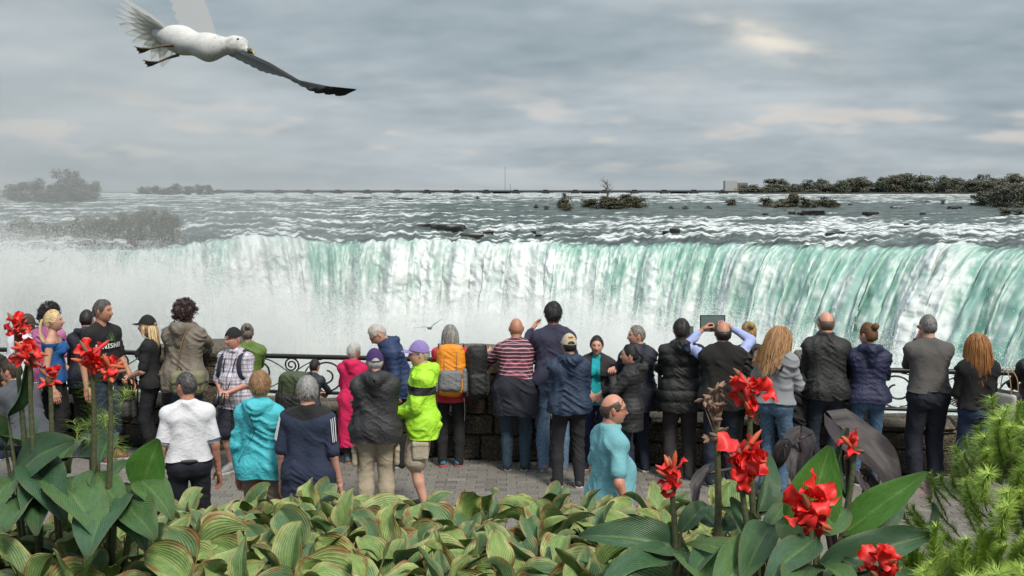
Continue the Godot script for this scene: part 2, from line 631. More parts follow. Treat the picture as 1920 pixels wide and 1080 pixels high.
func head_geo(skin: Color, hair: Color, female: float, stubble: float) -> Geo:
	var g := Geo.new()
	var rows := 50
	var cols := 56
	for r in rows:
		var y := cos(PI * r / (rows - 1.0))
		y = clampf(y, -0.9999, 0.9999)
		for k in cols:
			var t := TAU * k / cols
			if t > PI: t -= TAU
			var th := t - 0.62 * sin(t)
			var p := head_point(th, y, female)
			g.v.append(p)
			var c := skin
			var blot := fine.get_noise_3d(p.x * 600.0, p.y * 600.0, p.z * 600.0)
			c = c.lerp(Color(skin.r * 1.05, skin.g * 0.78, skin.b * 0.74), clampf(0.25 + blot, 0.0, 0.6))
			var ax := absf(p.x)
			if p.z > 0.03:
				c = c.lerp(Color(skin.r * 0.9, skin.g * 0.55, skin.b * 0.52), 0.75 * exp(-pow(ax / 0.022, 4.0) - pow((p.y + 0.057) / 0.009, 4.0)))
				c = c.lerp(Color(0.05, 0.02, 0.02), 0.7 * exp(-pow(ax / 0.022, 4.0) - pow((p.y + 0.057) / 0.0028, 2.0)))
				var brow := exp(-pow((ax - 0.030) / 0.019, 6.0) - pow((p.y - 0.031 + 3.0 * (ax - 0.03) * (ax - 0.03)) / 0.0042, 2.0))
				c = c.lerp(hair * 0.7, 0.8 * brow)
				var eye := pow((ax - 0.031) / 0.0135, 2.0) + pow((p.y - 0.011) / 0.0062, 2.0)
				if eye < 1.0: c = Color(0.03, 0.02, 0.015) if absf(ax - 0.031) < 0.0058 else Color(0.5, 0.47, 0.45)
				elif eye < 2.0: c = c.lerp(Color(0.10, 0.06, 0.05), 0.55)
				if stubble > 0.0:
					var jaw := smooth01(-0.036, -0.062, p.y + ax * 0.25)
					c = c.lerp(hair * 0.5 + skin * 0.3, stubble * jaw * (0.75 + blot))
			g.c.append(c)
	grid_faces(g, cols, rows, 0, true)
	flipped(g)
	for sd in [-1.0, 1.0]:
		var b := g.v.size()
		for r in 9:
			for k in 12:
				var u := PI * r / 8.0
				var w := TAU * k / 12.0
				var q := Vector3(sin(u) * cos(w), cos(u), sin(u) * sin(w))
				var rim := 1.0 + 0.45 * smooth01(0.55, 1.0, Vector2(q.y, q.z).length())
				var e := Vector3(q.x * 0.0085 * rim, q.y * 0.031, q.z * 0.0175)
				e = Basis(Vector3.RIGHT, -0.2) * Basis(Vector3.UP, sd * 0.42) * e
				g.v.append(e + Vector3(sd * 0.0775, 0.0, -0.012))
				g.c.append(Color(skin.r, skin.g * 0.82, skin.b * 0.78))
		grid_faces(g, 12, 9, b, true)
		for k in range(g.i.size() - 8 * 12 * 6, g.i.size(), 3):
			var s := g.i[k + 1]
			g.i[k + 1] = g.i[k + 2]
			g.i[k + 2] = s
	return g

func hairline(theta: float, nape: float) -> float:
	var a := absf(rad_to_deg(theta))
	return along([[0, 0.66], [28, 0.64], [48, 0.48], [62, 0.22], [74, -0.02], [84, -0.02], [92, 0.22], [108, 0.20], [122, -0.35], [140, nape], [180, nape]], a)

# styles: short, curly, long, bun, ponytail, bald (a ring), crop
func hair_geo(style: String, col: Color, r: RandomNumberGenerator, length := 0.3, thick := 0.014, grey := 0.0, capped := false) -> Geo:
	var g := Geo.new()
	var cols := 44
	var rows := 16
	var nape := -0.62 if style in ["long", "bob"] else -0.5
	for k in cols * rows:
		var t := TAU * (k % cols) / cols - PI
		var f := (k / cols) / float(rows - 1)
		var low := hairline(t, nape)
		var top := 0.9995
		if style == "bald": top = lerpf(0.30, 0.62, smooth01(2.4, 1.2, absf(t))) if absf(t) > 1.0 else low + 0.01
		var y := lerpf(top, low, f) if style == "bald" else cos(lerpf(acos(top), acos(low), f))
		var p := head_point(t, y)
		var nn := Vector3(p.x / 0.0058, p.y / 0.0142, p.z / 0.0094).normalized()
		var edge := smooth01(1.0, 0.82, f) * (smooth01(0.0, 0.25, f) if style == "bald" else 1.0)
		var lump := fine.get_noise_3d(p.x * 420.0, p.y * 180.0, p.z * 420.0 + length * 100.0)
		var o := 0.0015 + thick * edge * (0.8 + 0.6 * lump)
		if style == "curly": o += 0.03 * edge * (0.7 + lump)
		if style != "bald" and style != "crop": o += 0.004 * smooth01(0.3, 1.0, y)
		if capped and y > 0.15: o = minf(o, 0.004)
		g.v.append(p + nn * o)
		var n2 := fine.get_noise_3d(p.x * 1500.0, p.y * 300.0, p.z * 1500.0)
		g.c.append(tone(col, grey, n2 + r.randf_range(-0.3, 0.3)))
	grid_faces(g, cols, rows, 0, true)
	var count := {"short": 800, "crop": 600, "bald": 120, "curly": 520, "long": 1100, "bob": 900, "ponytail": 700, "bun": 700}.get(style, 300) as int
	for k in count:
		var t := r.randf_range(-PI, PI)
		var low := hairline(t, nape)
		var f := sqrt(r.randf())
		if style == "bald":
			if absf(t) < 1.2: continue
			f = r.randf_range(0.2, 1.0)
		var y := cos(lerpf(0.02, acos(low), f))
		if style == "bald": y = lerpf(0.45, low, f)
		if capped and y > 0.12: continue
		var p := head_point(t, y)
		var nn := Vector3(p.x / 0.0058, p.y / 0.0142, p.z / 0.0094).normalized()
		p += nn * thick * 0.8
		var down := (Vector3.DOWN - nn * nn.dot(Vector3.DOWN)).normalized()
		var c := tone(col, grey, r.randf_range(-1.0, 1.0))
		var pts := [p]
		var wd := 0.0035
		match style:
			"short", "crop", "bald":
				var l := (0.020 if style == "short" else 0.009) * r.randf_range(0.6, 1.3) * (1.0 - 0.5 * smooth01(0.8, 1.0, f))
				var dir := (nn * 0.32 + down * 0.9 + Vector3(r.randf_range(-.3, .3), r.randf_range(-.2, .25), r.randf_range(-.3, .3))).normalized()
				pts.append(p + dir * l * 0.5)
				pts.append(p + dir * l * 0.8 + down * l * 0.3)
				wd = 0.0034 if style == "short" else 0.0024
			"curly":
				var ax := Vector3(r.randf_range(-1, 1), r.randf_range(-1, 1), r.randf_range(-1, 1)).normalized()
				var q := p + nn * r.randf_range(0.01, 0.045)
				var ra := r.randf_range(0.008, 0.016)
				var e1 := ax.cross(nn).normalized()
				var e2 := ax.cross(e1)
				pts = []
				for j in 7: pts.append(q + (e1 * cos(j * 1.1) + e2 * sin(j * 1.1)) * ra + nn * j * 0.002)
				wd = 0.0048
			_:
				wd = 0.0030
				var l := length * r.randf_range(0.75, 1.05)
				var q := p
				var dir := (nn * 0.25 + down + Vector3(r.randf_range(-.15, .15), 0, r.randf_range(-.15, .15))).normalized()
				var tied := style == "bun" or style == "ponytail"
				var knot := Vector3(0, 0.075, -0.10) if style == "bun" else Vector3(0, 0.03, -0.115)
				if tied:
					for j in 4:
						var m := p.lerp(knot, (j + 1) / 4.0)
						var u := Vector3(m.x / 0.082, m.y / 0.125, m.z / 0.102)
						if u.length() < 1.1: m *= 1.1 / maxf(u.length(), 0.2)
						pts.append(m + Vector3(r.randf_range(-.004, .004), r.randf_range(-.004, .004), r.randf_range(-.004, .004)))
					wd = 0.0028
				else:
					var wave := r.randf_range(0.0, TAU)
					for j in 8:
						q += dir * l / 8.0
						var u := Vector3(q.x / 0.086, q.y / 0.13, q.z / 0.108)
						if u.length() < 1.06 and q.y > -0.12: q *= 1.06 / u.length()
						if q.y < -0.13:
							q.z = minf(q.z, lerpf(-0.075, -0.135, smooth01(-0.13, -0.30, q.y)) + 0.03 * (f - 0.5))
						q += Vector3(sin(wave + j * 1.1), 0, cos(wave + j * 1.3)) * 0.003
						dir = dir.lerp(Vector3(nn.x * 0.10, -1, -0.06), 0.45).normalized()
						pts.append(q)
		var b := g.v.size()
		var side := (pts[1] - pts[0] as Vector3).cross(nn).normalized()
		for j in pts.size():
			var w := wd * (1.0 - 0.75 * j / (pts.size() - 1.0)) if style in ["short", "crop", "bald"] else wd * (1.0 - 0.5 * pow(j / (pts.size() - 1.0), 3.0))
			g.v.append(pts[j] - side * w)
			g.v.append(pts[j] + nn * w * 0.8)
			g.v.append(pts[j] + side * w)
			for q3 in 3: g.c.append(c)
		for j in pts.size() - 1:
			var a := b + j * 3
			g.quad(a, a + 3, a + 4, a + 1)
			g.quad(a + 1, a + 4, a + 5, a + 2)
	if style == "bun" or style == "ponytail":
		var knot := Vector3(0, 0.105, -0.105) if style == "bun" else Vector3(0, 0.03, -0.125)
		for k in 90:
			var ax := Vector3(r.randf_range(-1, 1), r.randf_range(-1, 1), r.randf_range(-1, 1)).normalized()
			var pts := []
			if style == "bun":
				var e1 := ax.cross(Vector3.UP).normalized()
				var e2 := ax.cross(e1)
				var a0 := r.randf() * TAU
				for j in 8: pts.append(knot + (e1 * cos(a0 + j * 0.5) + e2 * sin(a0 + j * 0.5)) * r.randf_range(0.026, 0.036))
			else:
				var q := knot + ax * 0.012
				for j in 8:
					pts.append(q)
					q += Vector3(ax.x * 0.004, -length / 8.0, -0.018 + j * 0.005)
			var c := tone(col, grey, r.randf_range(-1.0, 1.0))
			var b := g.v.size()
			tube(g, pts, [0.006], 4)
			while g.c.size() < g.v.size(): g.c.append(c)
	return g

func tone(col: Color, grey: float, n: float) -> Color:
	var c := col * (1.0 + 0.38 * clampf(n, -1.0, 1.0))
	if grey > 0.0: c = c.lerp(Color(0.42, 0.41, 0.40), clampf(grey + n * 0.35, 0.0, 1.0))
	return Color(c.r, c.g, c.b)

# a cap: its dome (open arch over the strap at the back), peak and button, in head axes
func cap_geos(peak := true, arch := true) -> Array:
	var dome := Geo.new()
	var cols := 48
	var rows := 12
	for k in cols * rows:
		var t := TAU * (k % cols) / cols - PI
		var f := (k / cols) / float(rows - 1)
		var low := lerpf(0.36, 0.20, smooth01(0.6, 2.2, absf(t)))
		if arch: low += 0.30 * sqrt(maxf(0.0, 1.0 - pow((PI - absf(t)) / 0.50, 2.0)))
		var y := cos(lerpf(0.001, acos(low), f))
		var p := head_point(t, y)
		var nn := Vector3(p.x / 0.0058, p.y / 0.0142, p.z / 0.0094).normalized()
		var seam := 0.0012 * smooth01(0.06, 0.0, absf(fposmod(t + PI / 6, PI / 3) - PI / 6))
		dome.v.append(p + nn * (0.016 - seam) + Vector3.UP * 0.008 * smooth01(0.4, 1.0, y))
	grid_faces(dome, cols, rows, 0, true)
	tube(dome, [Vector3(0, 0.136, 0), Vector3(0, 0.146, 0)], [0.007, 0.005], 8)
	if arch:
		var pts := []
		for k in 11:
			var t := PI - 0.52 + 1.04 * k / 10.0
			var p := head_point(t, 0.21)
			pts.append(p * 1.0 + Vector3(p.x, 0, p.z).normalized() * 0.015)
		tube(dome, pts, [0.009], 6, 0.3)
	if not peak: return [dome]
	var brim := Geo.new()
	for s in 2:
		for r in 7:
			for k in 21:
				var t := lerpf(-1.0, 1.0, k / 20.0)
				var p := head_point(t, 0.36)
				p += Vector3(p.x, 0, p.z).normalized() * 0.015
				var reach := 0.078 * sqrt(maxf(0.0, 1.0 - t * t * 0.98))
				p += Vector3(0.15 * sin(t), -0.16, 1.0).normalized() * reach * r / 6.0
				p.y -= 0.020 * t * t - 0.003 * s
				brim.v.append(p)
	grid_faces(brim, 21, 7, 0)
	grid_faces(brim, 21, 7, 147)
	for k in range(6 * 20 * 6, brim.i.size(), 3):
		var s := brim.i[k + 1]
		brim.i[k + 1] = brim.i[k + 2]
		brim.i[k + 2] = s
	for k in 20: brim.quad(126 + k, 127 + k, 147 + 127 + k, 147 + 126 + k)
	return [dome, brim]

# ---------------------------------------------------------------- hands and shoes, made once
var hands := {}
var shoe_upper: Geo
var shoe_sole: Geo
func make_hand(curl: float) -> Geo:
	# left hand: wrist at the origin, fingers down -y, palm to -x (towards the thigh), thumb to +z
	var f := Field.new(Vector3(-0.09, -0.22, -0.07), Vector3(0.04, 0.05, 0.10), 0.0042)
	f.cap(Vector3(0, 0.03, 0), Vector3(0, -0.02, 0), 0.026, 0.024, 0.012)
	for k in 4:
		var z: float = [0.030, 0.010, -0.010, -0.028][k]
		f.cap(Vector3(0, -0.02, z * 0.6), Vector3(0, -0.085, z), 0.0165, 0.0125, 0.012)
	for k in 4:
		var z: float = [0.031, 0.0105, -0.0105, -0.030][k]
		var l: float = [0.036, 0.041, 0.038, 0.029][k]
		var p := Vector3(0, -0.086, z)
		var a := curl * 0.55 + 0.05 * k * curl
		for j in 3:
			var q: Vector3 = p + Vector3(-sin(a), -cos(a), 0.06 * (1.5 - k) * 0.3) * l * [1.0, 0.72, 0.56][j]
			f.cap(p, q, [0.0098, 0.0088, 0.0080][j], [0.0088, 0.0080, 0.0068][j], 0.0035)
			p = q
			a += curl * [0.95, 0.75, 0.4][j]
	var b := Vector3(-0.006, -0.025, 0.022)
	var m := b + Vector3(-0.012 - 0.012 * curl, -0.032, 0.026 - 0.008 * curl)
	var tip := m + Vector3(-0.008 - 0.012 * curl, -0.030, 0.010 - 0.010 * curl)
	f.cap(b, m, 0.016, 0.0115, 0.010)
	f.cap(m, tip + Vector3(0, -0.008, 0), 0.0110, 0.0085, 0.004)
	var g := Geo.new()
	f.net(g)
	return g

func make_shoe() -> void:
	var f := Field.new(Vector3(-0.08, -0.02, -0.13), Vector3(0.08, 0.16, 0.24), 0.009)
	f.cap(Vector3(0, 0.052, -0.045), Vector3(0, 0.050, 0.07), 0.040, 0.042, 0.03)
	f.cap(Vector3(0, 0.050, 0.07), Vector3(0.006, 0.042, 0.145), 0.044, 0.032, 0.03)
	f.cap(Vector3(0, 0.06, -0.03), Vector3(0, 0.10, -0.025), 0.042, 0.045, 0.03)
	f.cap(Vector3(0, 0.085, 0.01), Vector3(0, 0.062, 0.08), 0.036, 0.032, 0.03)
	shoe_upper = Geo.new()
	f.net(shoe_upper)
	f = Field.new(Vector3(-0.08, -0.03, -0.13), Vector3(0.08, 0.06, 0.24), 0.008)
	for a in [[-0.016, -0.05, 0.012, 0.08], [0.016, -0.05, 0.012, 0.08], [-0.018, 0.08, 0.004, 0.155], [0.022, 0.08, 0.014, 0.150]]:
		f.cap(Vector3(a[0], 0.017, a[1]), Vector3(a[2] + (a[0] if a[1] < 0 else 0.0), 0.017, a[3]), 0.028, 0.028, 0.02)
	shoe_sole = Geo.new()
	f.net(shoe_sole)
	for k in shoe_sole.v.size():
		shoe_sole.v[k].y = clampf(shoe_sole.v[k].y, 0.0, 0.034)
		shoe_sole.v[k].x *= 1.06
	for k in shoe_upper.v.size():
		shoe_upper.v[k].y = maxf(shoe_upper.v[k].y, 0.022)

# ================================================================ people
const REACH := {
	"down": [Vector3(0.085, -0.52, 0.04), Vector3(0.3, 0, -1)], "forward": [Vector3(0.02, -0.47, 0.20), Vector3(0.4, 0, -1)],
	"rail": [Vector3(-0.07, -0.30, 0.37), Vector3(1, -0.5, -0.4)], "front": [Vector3(-0.12, -0.36, 0.24), Vector3(0.8, -0.6, -0.5)],
	"phone": [Vector3(-0.13, -0.20, 0.30), Vector3(0.7, -1, -0.2)], "face": [Vector3(-0.13, 0.10, 0.24), Vector3(1, -0.9, 0.1)],
	"raised": [Vector3(-0.03, 0.26, 0.27), Vector3(1, -0.6, 0.1)], "cross": [Vector3(-0.24, -0.22, 0.20), Vector3(0.6, -1, 0.1)],
	"pocket": [Vector3(0.03, -0.46, 0.08), Vector3(0.8, 0, -1)], "behind": [Vector3(-0.10, -0.48, -0.16), Vector3(1, 0, -0.6)],
	"lean": [Vector3(0.22, -0.24, 0.36), Vector3(0.8, -0.7, -0.2)], "chin": [Vector3(-0.14, -0.02, 0.23), Vector3(0.6, -1, 0.2)], "lens": [Vector3(-0.13, 0.09, 0.20), Vector3(0.75, -1, 0.0)],
}

func bend(a: Vector3, target: Vector3, l1: float, l2: float, hint: Vector3) -> Array:
	var d := target - a
	var l := clampf(d.length(), absf(l1 - l2) + 0.02, (l1 + l2) * 0.995)
	var dir := d.normalized()
	var x := (l1 * l1 - l2 * l2 + l * l) / (2.0 * l)
	var h := sqrt(maxf(0.0, l1 * l1 - x * x))
	var up := (hint - dir * hint.dot(dir)).normalized()
	return [a + dir * x + up * h, a + dir * l]

# joints of the figure in its own axes (facing +z, its left at +x), metres
func pose(sp: Dictionary) -> Dictionary:
	var j := {}
	var lean := deg_to_rad(sp.get("lean", 0.0) as float)
	var roll := deg_to_rad(sp.get("roll", 0.0) as float)
	var drop: float = sp.get("drop", 0.0)
	var wide: float = sp.get("wide", 1.0)
	var back := Vector3(0, 0, -sin(lean) * 0.16)
	var turn := func(k: float) -> Basis: return Basis(Vector3.FORWARD, roll * k) * Basis(Vector3.RIGHT, lean * k)
	j.pelvis = Vector3(0, 0.955 - drop, 0) + back
	j.waist = j.pelvis + turn.call(0.55) * Vector3(0, 0.12, 0)
	j.chest = j.waist + turn.call(0.95) * Vector3(0, 0.22, 0)
	j.neck = j.chest + turn.call(1.05) * Vector3(0, 0.165, -0.005)
	j.spine = turn.call(1.0)
	j.low = turn.call(0.3)
	var hy := deg_to_rad(sp.get("look", 0.0) as float)
	var hp := deg_to_rad(sp.get("nod", 0.0) as float)
	j.hb = Basis(Vector3.UP, hy) * Basis(Vector3.RIGHT, hp) * Basis(Vector3.FORWARD, deg_to_rad(sp.get("cock", 0.0) as float))
	j.head = j.neck + turn.call(0.8) * Vector3(0, 0.075, 0.012) + j.hb * Vector3(0, 0.075, 0.012)
	for sd in [1, -1]:
		var q := "l" if sd > 0 else "r"
		var sh: Vector3 = j.chest + j.spine * Vector3(sd * 0.156 * wide, 0.080, -0.005)
		j["sh_" + q] = sh
		var how = sp.get("arm_" + q, "down")
		var off: Vector3
		var hint := Vector3(0.5, -0.3, -0.8)
		if how is String:
			off = REACH[how][0]
			hint = REACH[how][1]
		else:
			off = how[0]
			hint = how[1]
		var r := bend(sh, sh + Vector3(off.x * sd, off.y, off.z), 0.285, 0.255, Vector3(hint.x * sd, hint.y, hint.z))
		j["el_" + q] = r[0]
		j["wr_" + q] = r[1]
		j["hip_" + q] = j.pelvis + Vector3(sd * 0.088, -0.03, 0)
		var st: Array = sp.get("feet", [0.10, 0.0, 0.10, 0.0])
		var foot := Vector3(sd * (st[0] if sd > 0 else st[2]), 0.0, (st[1] if sd > 0 else st[3]))
		j["foot_" + q] = foot
		r = bend(j["hip_" + q], foot + Vector3(0, 0.085, -0.03), 0.435, 0.425, Vector3(sd * 0.12, 0, 1))
		j["kn_" + q] = r[0]
		j["an_" + q] = r[1]
	j.top = j.head + j.hb * Vector3(0, 0.121 + (sp.get("above", 0.008) as float), 0)
	return j

func torso_caps(f: Field, j: Dictionary, t: float, sp: Dictionary, hem: float, s: float) -> void:
	var g: float = sp.get("girth", 1.0)
	var w: float = sp.get("wide", 1.0)
	var fem: float = sp.get("female", 0.0)
	var B: Basis = j.spine
	var k := 0.06 * s
	var P := func(v: Vector3) -> Vector3: return v * s
	f.cap(P.call(j.sh_l), P.call(j.sh_r), (0.058 + t) * s, (0.058 + t) * s, k)
	for sd in [-1, 1]:
		var sh: Vector3 = j.sh_l if sd > 0 else j.sh_r
		f.cap(P.call(j.neck + B * Vector3(sd * 0.03, 0.0, -0.012)), P.call(sh + Vector3(0, 0.012, 0)), (0.045 + t) * s, (0.042 + t) * s, k)
		var up: Vector3 = j.chest + B * Vector3(sd * 0.076 * w, 0.035, -0.012)
		var wa: Vector3 = j.waist + j.spine * Vector3(sd * 0.060 * g, 0, 0)
		var pe: Vector3 = j.pelvis + Vector3(sd * 0.082 * g, -0.01, -0.014)
		f.cap(P.call(up), P.call(wa), (0.096 * lerpf(1.0, g, 0.7) + t) * s, (0.094 * g - 0.012 * fem + t) * s, k)
		f.cap(P.call(wa), P.call(pe), (0.094 * g - 0.012 * fem + t) * s, (0.118 * g + t) * s, k)
		if hem < j.pelvis.y - 0.02:
			var lo: Vector3 = Vector3(pe.x * 1.08, hem - 0.10, pe.z)
			f.cap(P.call(pe), P.call(lo), (0.119 * g + t) * s, (0.123 * g + t) * s, k)
		if fem > 0.0: f.cap(P.call(j.chest + B * Vector3(sd * 0.07, 0.0, 0.085)), P.call(j.chest + B * Vector3(sd * 0.07, -0.01, 0.09)), (0.058 + t) * s, (0.058 + t) * s, 0.05 * s)
	var belly: float = sp.get("belly", 0.0)
	if belly > 0.0: f.cap(P.call(j.waist + Vector3(0, 0.06, 0.04 + belly * 0.10)), P.call(j.waist + Vector3(0, -0.05, 0.04 + belly * 0.10)), (0.105 * g + t) * s, (0.10 * g + t) * s, 0.09 * s)

func arm_caps(f: Field, j: Dictionary, t: float, reach: float, s: float, g: float, wide := 0.0, k := 0.03) -> void:
	for q in ["l", "r"]:
		var sh: Vector3 = j["sh_" + q]
		var el: Vector3 = j["el_" + q]
		var wr: Vector3 = j["wr_" + q]
		var r0 := 0.048 * lerpf(1.0, g, 0.6) + t
		var r1 := 0.038 * lerpf(1.0, g, 0.5) + t
		var r2 := 0.027 + t * 0.8 + wide
		if reach <= 0.5:
			var e := sh.lerp(el, reach * 2.0)
			f.cap(sh * s, e * s, r0 * s, (lerpf(r0, r1, reach * 2.0) + 0.010 + wide) * s, k * s)
		else:
			f.cap(sh * s, el * s, r0 * s, r1 * s, k * s)
			var e := el.lerp(wr, (reach - 0.5) * 2.0)
			f.cap(el * s, e * s, r1 * s, lerpf(r1, r2, (reach - 0.5) * 2.0) * s, 0.02 * s)

func bounds(pts: Array, m: float) -> Array:
	var lo: Vector3 = pts[0]
	var hi: Vector3 = pts[0]
	for p in pts:
		lo = lo.min(p)
		hi = hi.max(p)
	return [lo - Vector3.ONE * m, hi + Vector3.ONE * m]

func rumple(g: Geo, amp: float, sd: int, quilt := 0.0, lengthwise := 1.0) -> void:
	g.smooth()
	var o := sd * 3.7
	for k in g.v.size():
		var p := g.v[k]
		var side := p.x + 0.6 * p.z
		var u := p.y * 0.85 + absf(side) * 0.52
		var w := side * 0.85 - p.y * 0.35
		var a := folds.get_noise_3d(u * 12.0 + o, w * 3.2 * lengthwise, p.z * 3.0)
		var b := folds.get_noise_3d(u * 4.0 - o, w * 9.0, 5.0 + p.z * 4.0)
		var where := clampf(0.5 + 1.3 * folds.get_noise_3d(p.x * 3.0, p.y * 3.0 + o, p.z * 3.0), 0.15, 1.0)
		var ridge := maxf(0.0, 0.38 - absf(a)) * 2.2 - 0.35
		var d := amp * (ridge * where * 1.5 + b * 0.55)
		if quilt > 0.0: d += 0.16 * quilt * (sqrt(absf(sin(PI * p.y / quilt))) - 0.75)
		g.v[k] = p + g.n[k] * d
	g.smooth()

# everything that can be made on a worker: one dictionary of meshes for each person
func person_geos(index: int) -> void:
	var sp: Dictionary = cast[index]
	var r := RandomNumberGenerator.new()
	r.seed = 1000 + index * 17
	var j: Dictionary = sp.joints
	var s: float = sp.s
	var g: float = sp.get("girth", 1.0)
	var fem: float = sp.get("female", 0.0)
	var cell: float = (0.0145 if sp.get("close", false) else 0.0175)
	var parts := []
	# the body: torso, neck, limbs, head and hands in one mesh
	var b := Geo.new()
	var pts := []
	for q in ["sh_l", "sh_r", "el_l", "el_r", "wr_l", "wr_r", "an_l", "an_r", "kn_l", "kn_r", "neck", "head", "pelvis"]: pts.append(j[q] * s)
	var bb := bounds(pts, 0.16 * s)
	var f := Field.new(bb[0], bb[1], 0.0185)
	torso_caps(f, j, -0.012, sp, 2.0, s)
	arm_caps(f, j, 0.0, 1.0, s, g)
	f.cap((j.neck + Vector3(0, -0.04, -0.01)) * s, (j.head + j.hb * Vector3(0, -0.045, -0.018)) * s, (0.060 - 0.010 * fem) * s, (0.056 - 0.010 * fem) * s, 0.035 * s)
	for q in ["l", "r"]:
		f.cap(j["hip_" + q] * s, j["kn_" + q] * s, 0.078 * s, 0.050 * s, 0.03 * s)
		f.cap(j["kn_" + q] * s, j["kn_" + q].lerp(j["an_" + q], 0.35) * s, 0.050 * s, 0.052 * s, 0.03 * s)
		f.cap(j["kn_" + q].lerp(j["an_" + q], 0.35) * s, j["an_" + q] * s, 0.052 * s, 0.034 * s, 0.03 * s)
	f.net(b)
	var skin: Color = sp.get("skin", Color(0.50, 0.29, 0.21))
	for k in b.v.size():
		var p := b.v[k]
		var n2 := fine.get_noise_3d(p.x * 300.0, p.y * 300.0, p.z * 300.0)
		b.c.append(skin.lerp(Color(skin.r * 0.98, skin.g * 0.80, skin.b * 0.76), clampf(0.4 + n2, 0.0, 1.0)))
	var hairc: Color = sp.get("hair", Color(0.03, 0.022, 0.018))
	var ht := Transform3D(j.hb.scaled(Vector3.ONE * s), j.head * s)
	b.add(head_geo(skin, hairc, fem, sp.get("stubble", 0.0)), ht)
	for q in ["l", "r"]:
		var sd := 1.0 if q == "l" else -1.0
		var el: Vector3 = j["el_" + q]
		var wr: Vector3 = j["wr_" + q]
		var dir := (wr - el).normalized()
		var outb: Vector3 = sp.get("hand_back_" + q, Vector3(sd, 0.6, 0.2))
		outb = (outb - dir * outb.dot(dir)).normalized()
		var X := outb * sd
		var Y := -dir
		var Z := X.cross(Y)
		var hg: Geo = hands["grip" if sp.get("grip_" + q, false) else "relaxed"]
		var mir := Basis(Vector3(1, 0, 0), Vector3(0, 1, 0), Vector3(0, 0, 1)) if sd > 0 else Basis(Vector3(-1, 0, 0), Vector3(0, 1, 0), Vector3(0, 0, 1))
		var hb := Basis(X, Y, Z) * mir
		if sd < 0: hb = Basis(X, Y, Z) * mir
		var copy := Geo.new()
		copy.v = hg.v.duplicate()
		copy.i = hg.i.duplicate()
		var det := hb.determinant()
		if det < 0: flipped(copy)
		for k in copy.v.size():
			var tip := smooth01(-0.09, -0.17, copy.v[k].y)
			copy.c.append(skin.lerp(Color(skin.r * 1.0, skin.g * 0.74, skin.b * 0.68), 0.35 + 0.4 * tip))
		b.add(copy, Transform3D(hb.scaled_local(Vector3.ONE * s * 1.04), wr * s + dir * 0.012 * s))
	parts.append(["body", b, "skin", Color.WHITE])
	# trousers
	var bo: Dictionary = sp.get("bottom", {})
	if bo:
		var t: float = bo.get("fit", 0.012)
		var lo := Geo.new()
		pts = [j.pelvis * s, j.an_l * s, j.an_r * s, j.kn_l * s, j.kn_r * s, j.waist * s]
		bb = bounds(pts, 0.2 * s)
		bb[0].y = -0.02
		f = Field.new(bb[0], bb[1], cell)
		var k3 := 0.035 * s
		for q in ["l", "r"]:
			var sd := 1.0 if q == "l" else -1.0
			var hip: Vector3 = j["hip_" + q]
			var kn: Vector3 = j["kn_" + q]
			var an: Vector3 = j["an_" + q]
			f.cap((j.pelvis + Vector3(sd * 0.070 * g, 0.045, -0.005)) * s, hip * s, (0.096 * g + t * 0.5) * s, (0.100 * g + t) * s, k3)
			f.cap((j.pelvis + Vector3(sd * 0.068 * g, -0.035, -0.050)) * s, (j.pelvis + Vector3(sd * 0.068 * g, -0.06, -0.045)) * s, (0.085 * g + t) * s, (0.08 * g + t) * s, k3)
			var reach: float = bo.get("len", 1.0)
			var rk := 0.058 + t
			if reach < 0.7:
				var e := hip.lerp(kn, reach / 0.6)
				f.cap(hip * s, e * s, (0.088 * g + t) * s, (0.078 * g + t + 0.008) * s, k3 * 0.7)
			else:
				f.cap(hip * s, kn * s, (0.086 * g + t) * s, rk * s, k3 * 0.7)
				var e2 := an + Vector3(0, -0.03, 0)
				f.cap(kn * s, kn.lerp(e2, 0.4) * s, rk * s, (0.056 + t) * s, 0.025 * s)
				f.cap(kn.lerp(e2, 0.4) * s, e2 * s, (0.056 + t) * s, (bo.get("cuff", 0.044) + t) * s, 0.025 * s)
		f.net(lo)
		rumple(lo, bo.get("amp", 0.007), index + 40, 0.0, 1.6)
		parts.append([bo.get("part", "trousers"), lo, bo.get("tex", "cloth"), bo.c])
	# upper garments, innermost first
	for la in sp.get("layers", []):
		var t: float = la.get("t", 0.016)
		var up := Geo.new()
		var hem: float = la.get("hem", 0.86) - (sp.get("drop", 0.0) as float)
		pts = [j.pelvis * s, j.neck * s, j.sh_l * s, j.sh_r * s, j.waist * s, j.chest * s + Vector3(0, 0, 0.1)]
		var slv: float = la.get("sleeve", 1.0)
		for q in ["l", "r"]:
			if slv > 0.0: pts.append(j["el_" + q] * s)
			if slv > 0.5: pts.append(j["wr_" + q] * s)
		bb = bounds(pts, 0.22 * s)
		bb[0].y = minf(bb[0].y, (hem - 0.03) * s)
		f = Field.new(bb[0], bb[1], la.get("cell", cell))
		if not la.get("sleeves_only", false): torso_caps(f, j, t, sp, hem, s)
		if slv > 0.0: arm_caps(f, j, t * 0.8, slv, s, g, la.get("cuff", 0.0), 0.016)
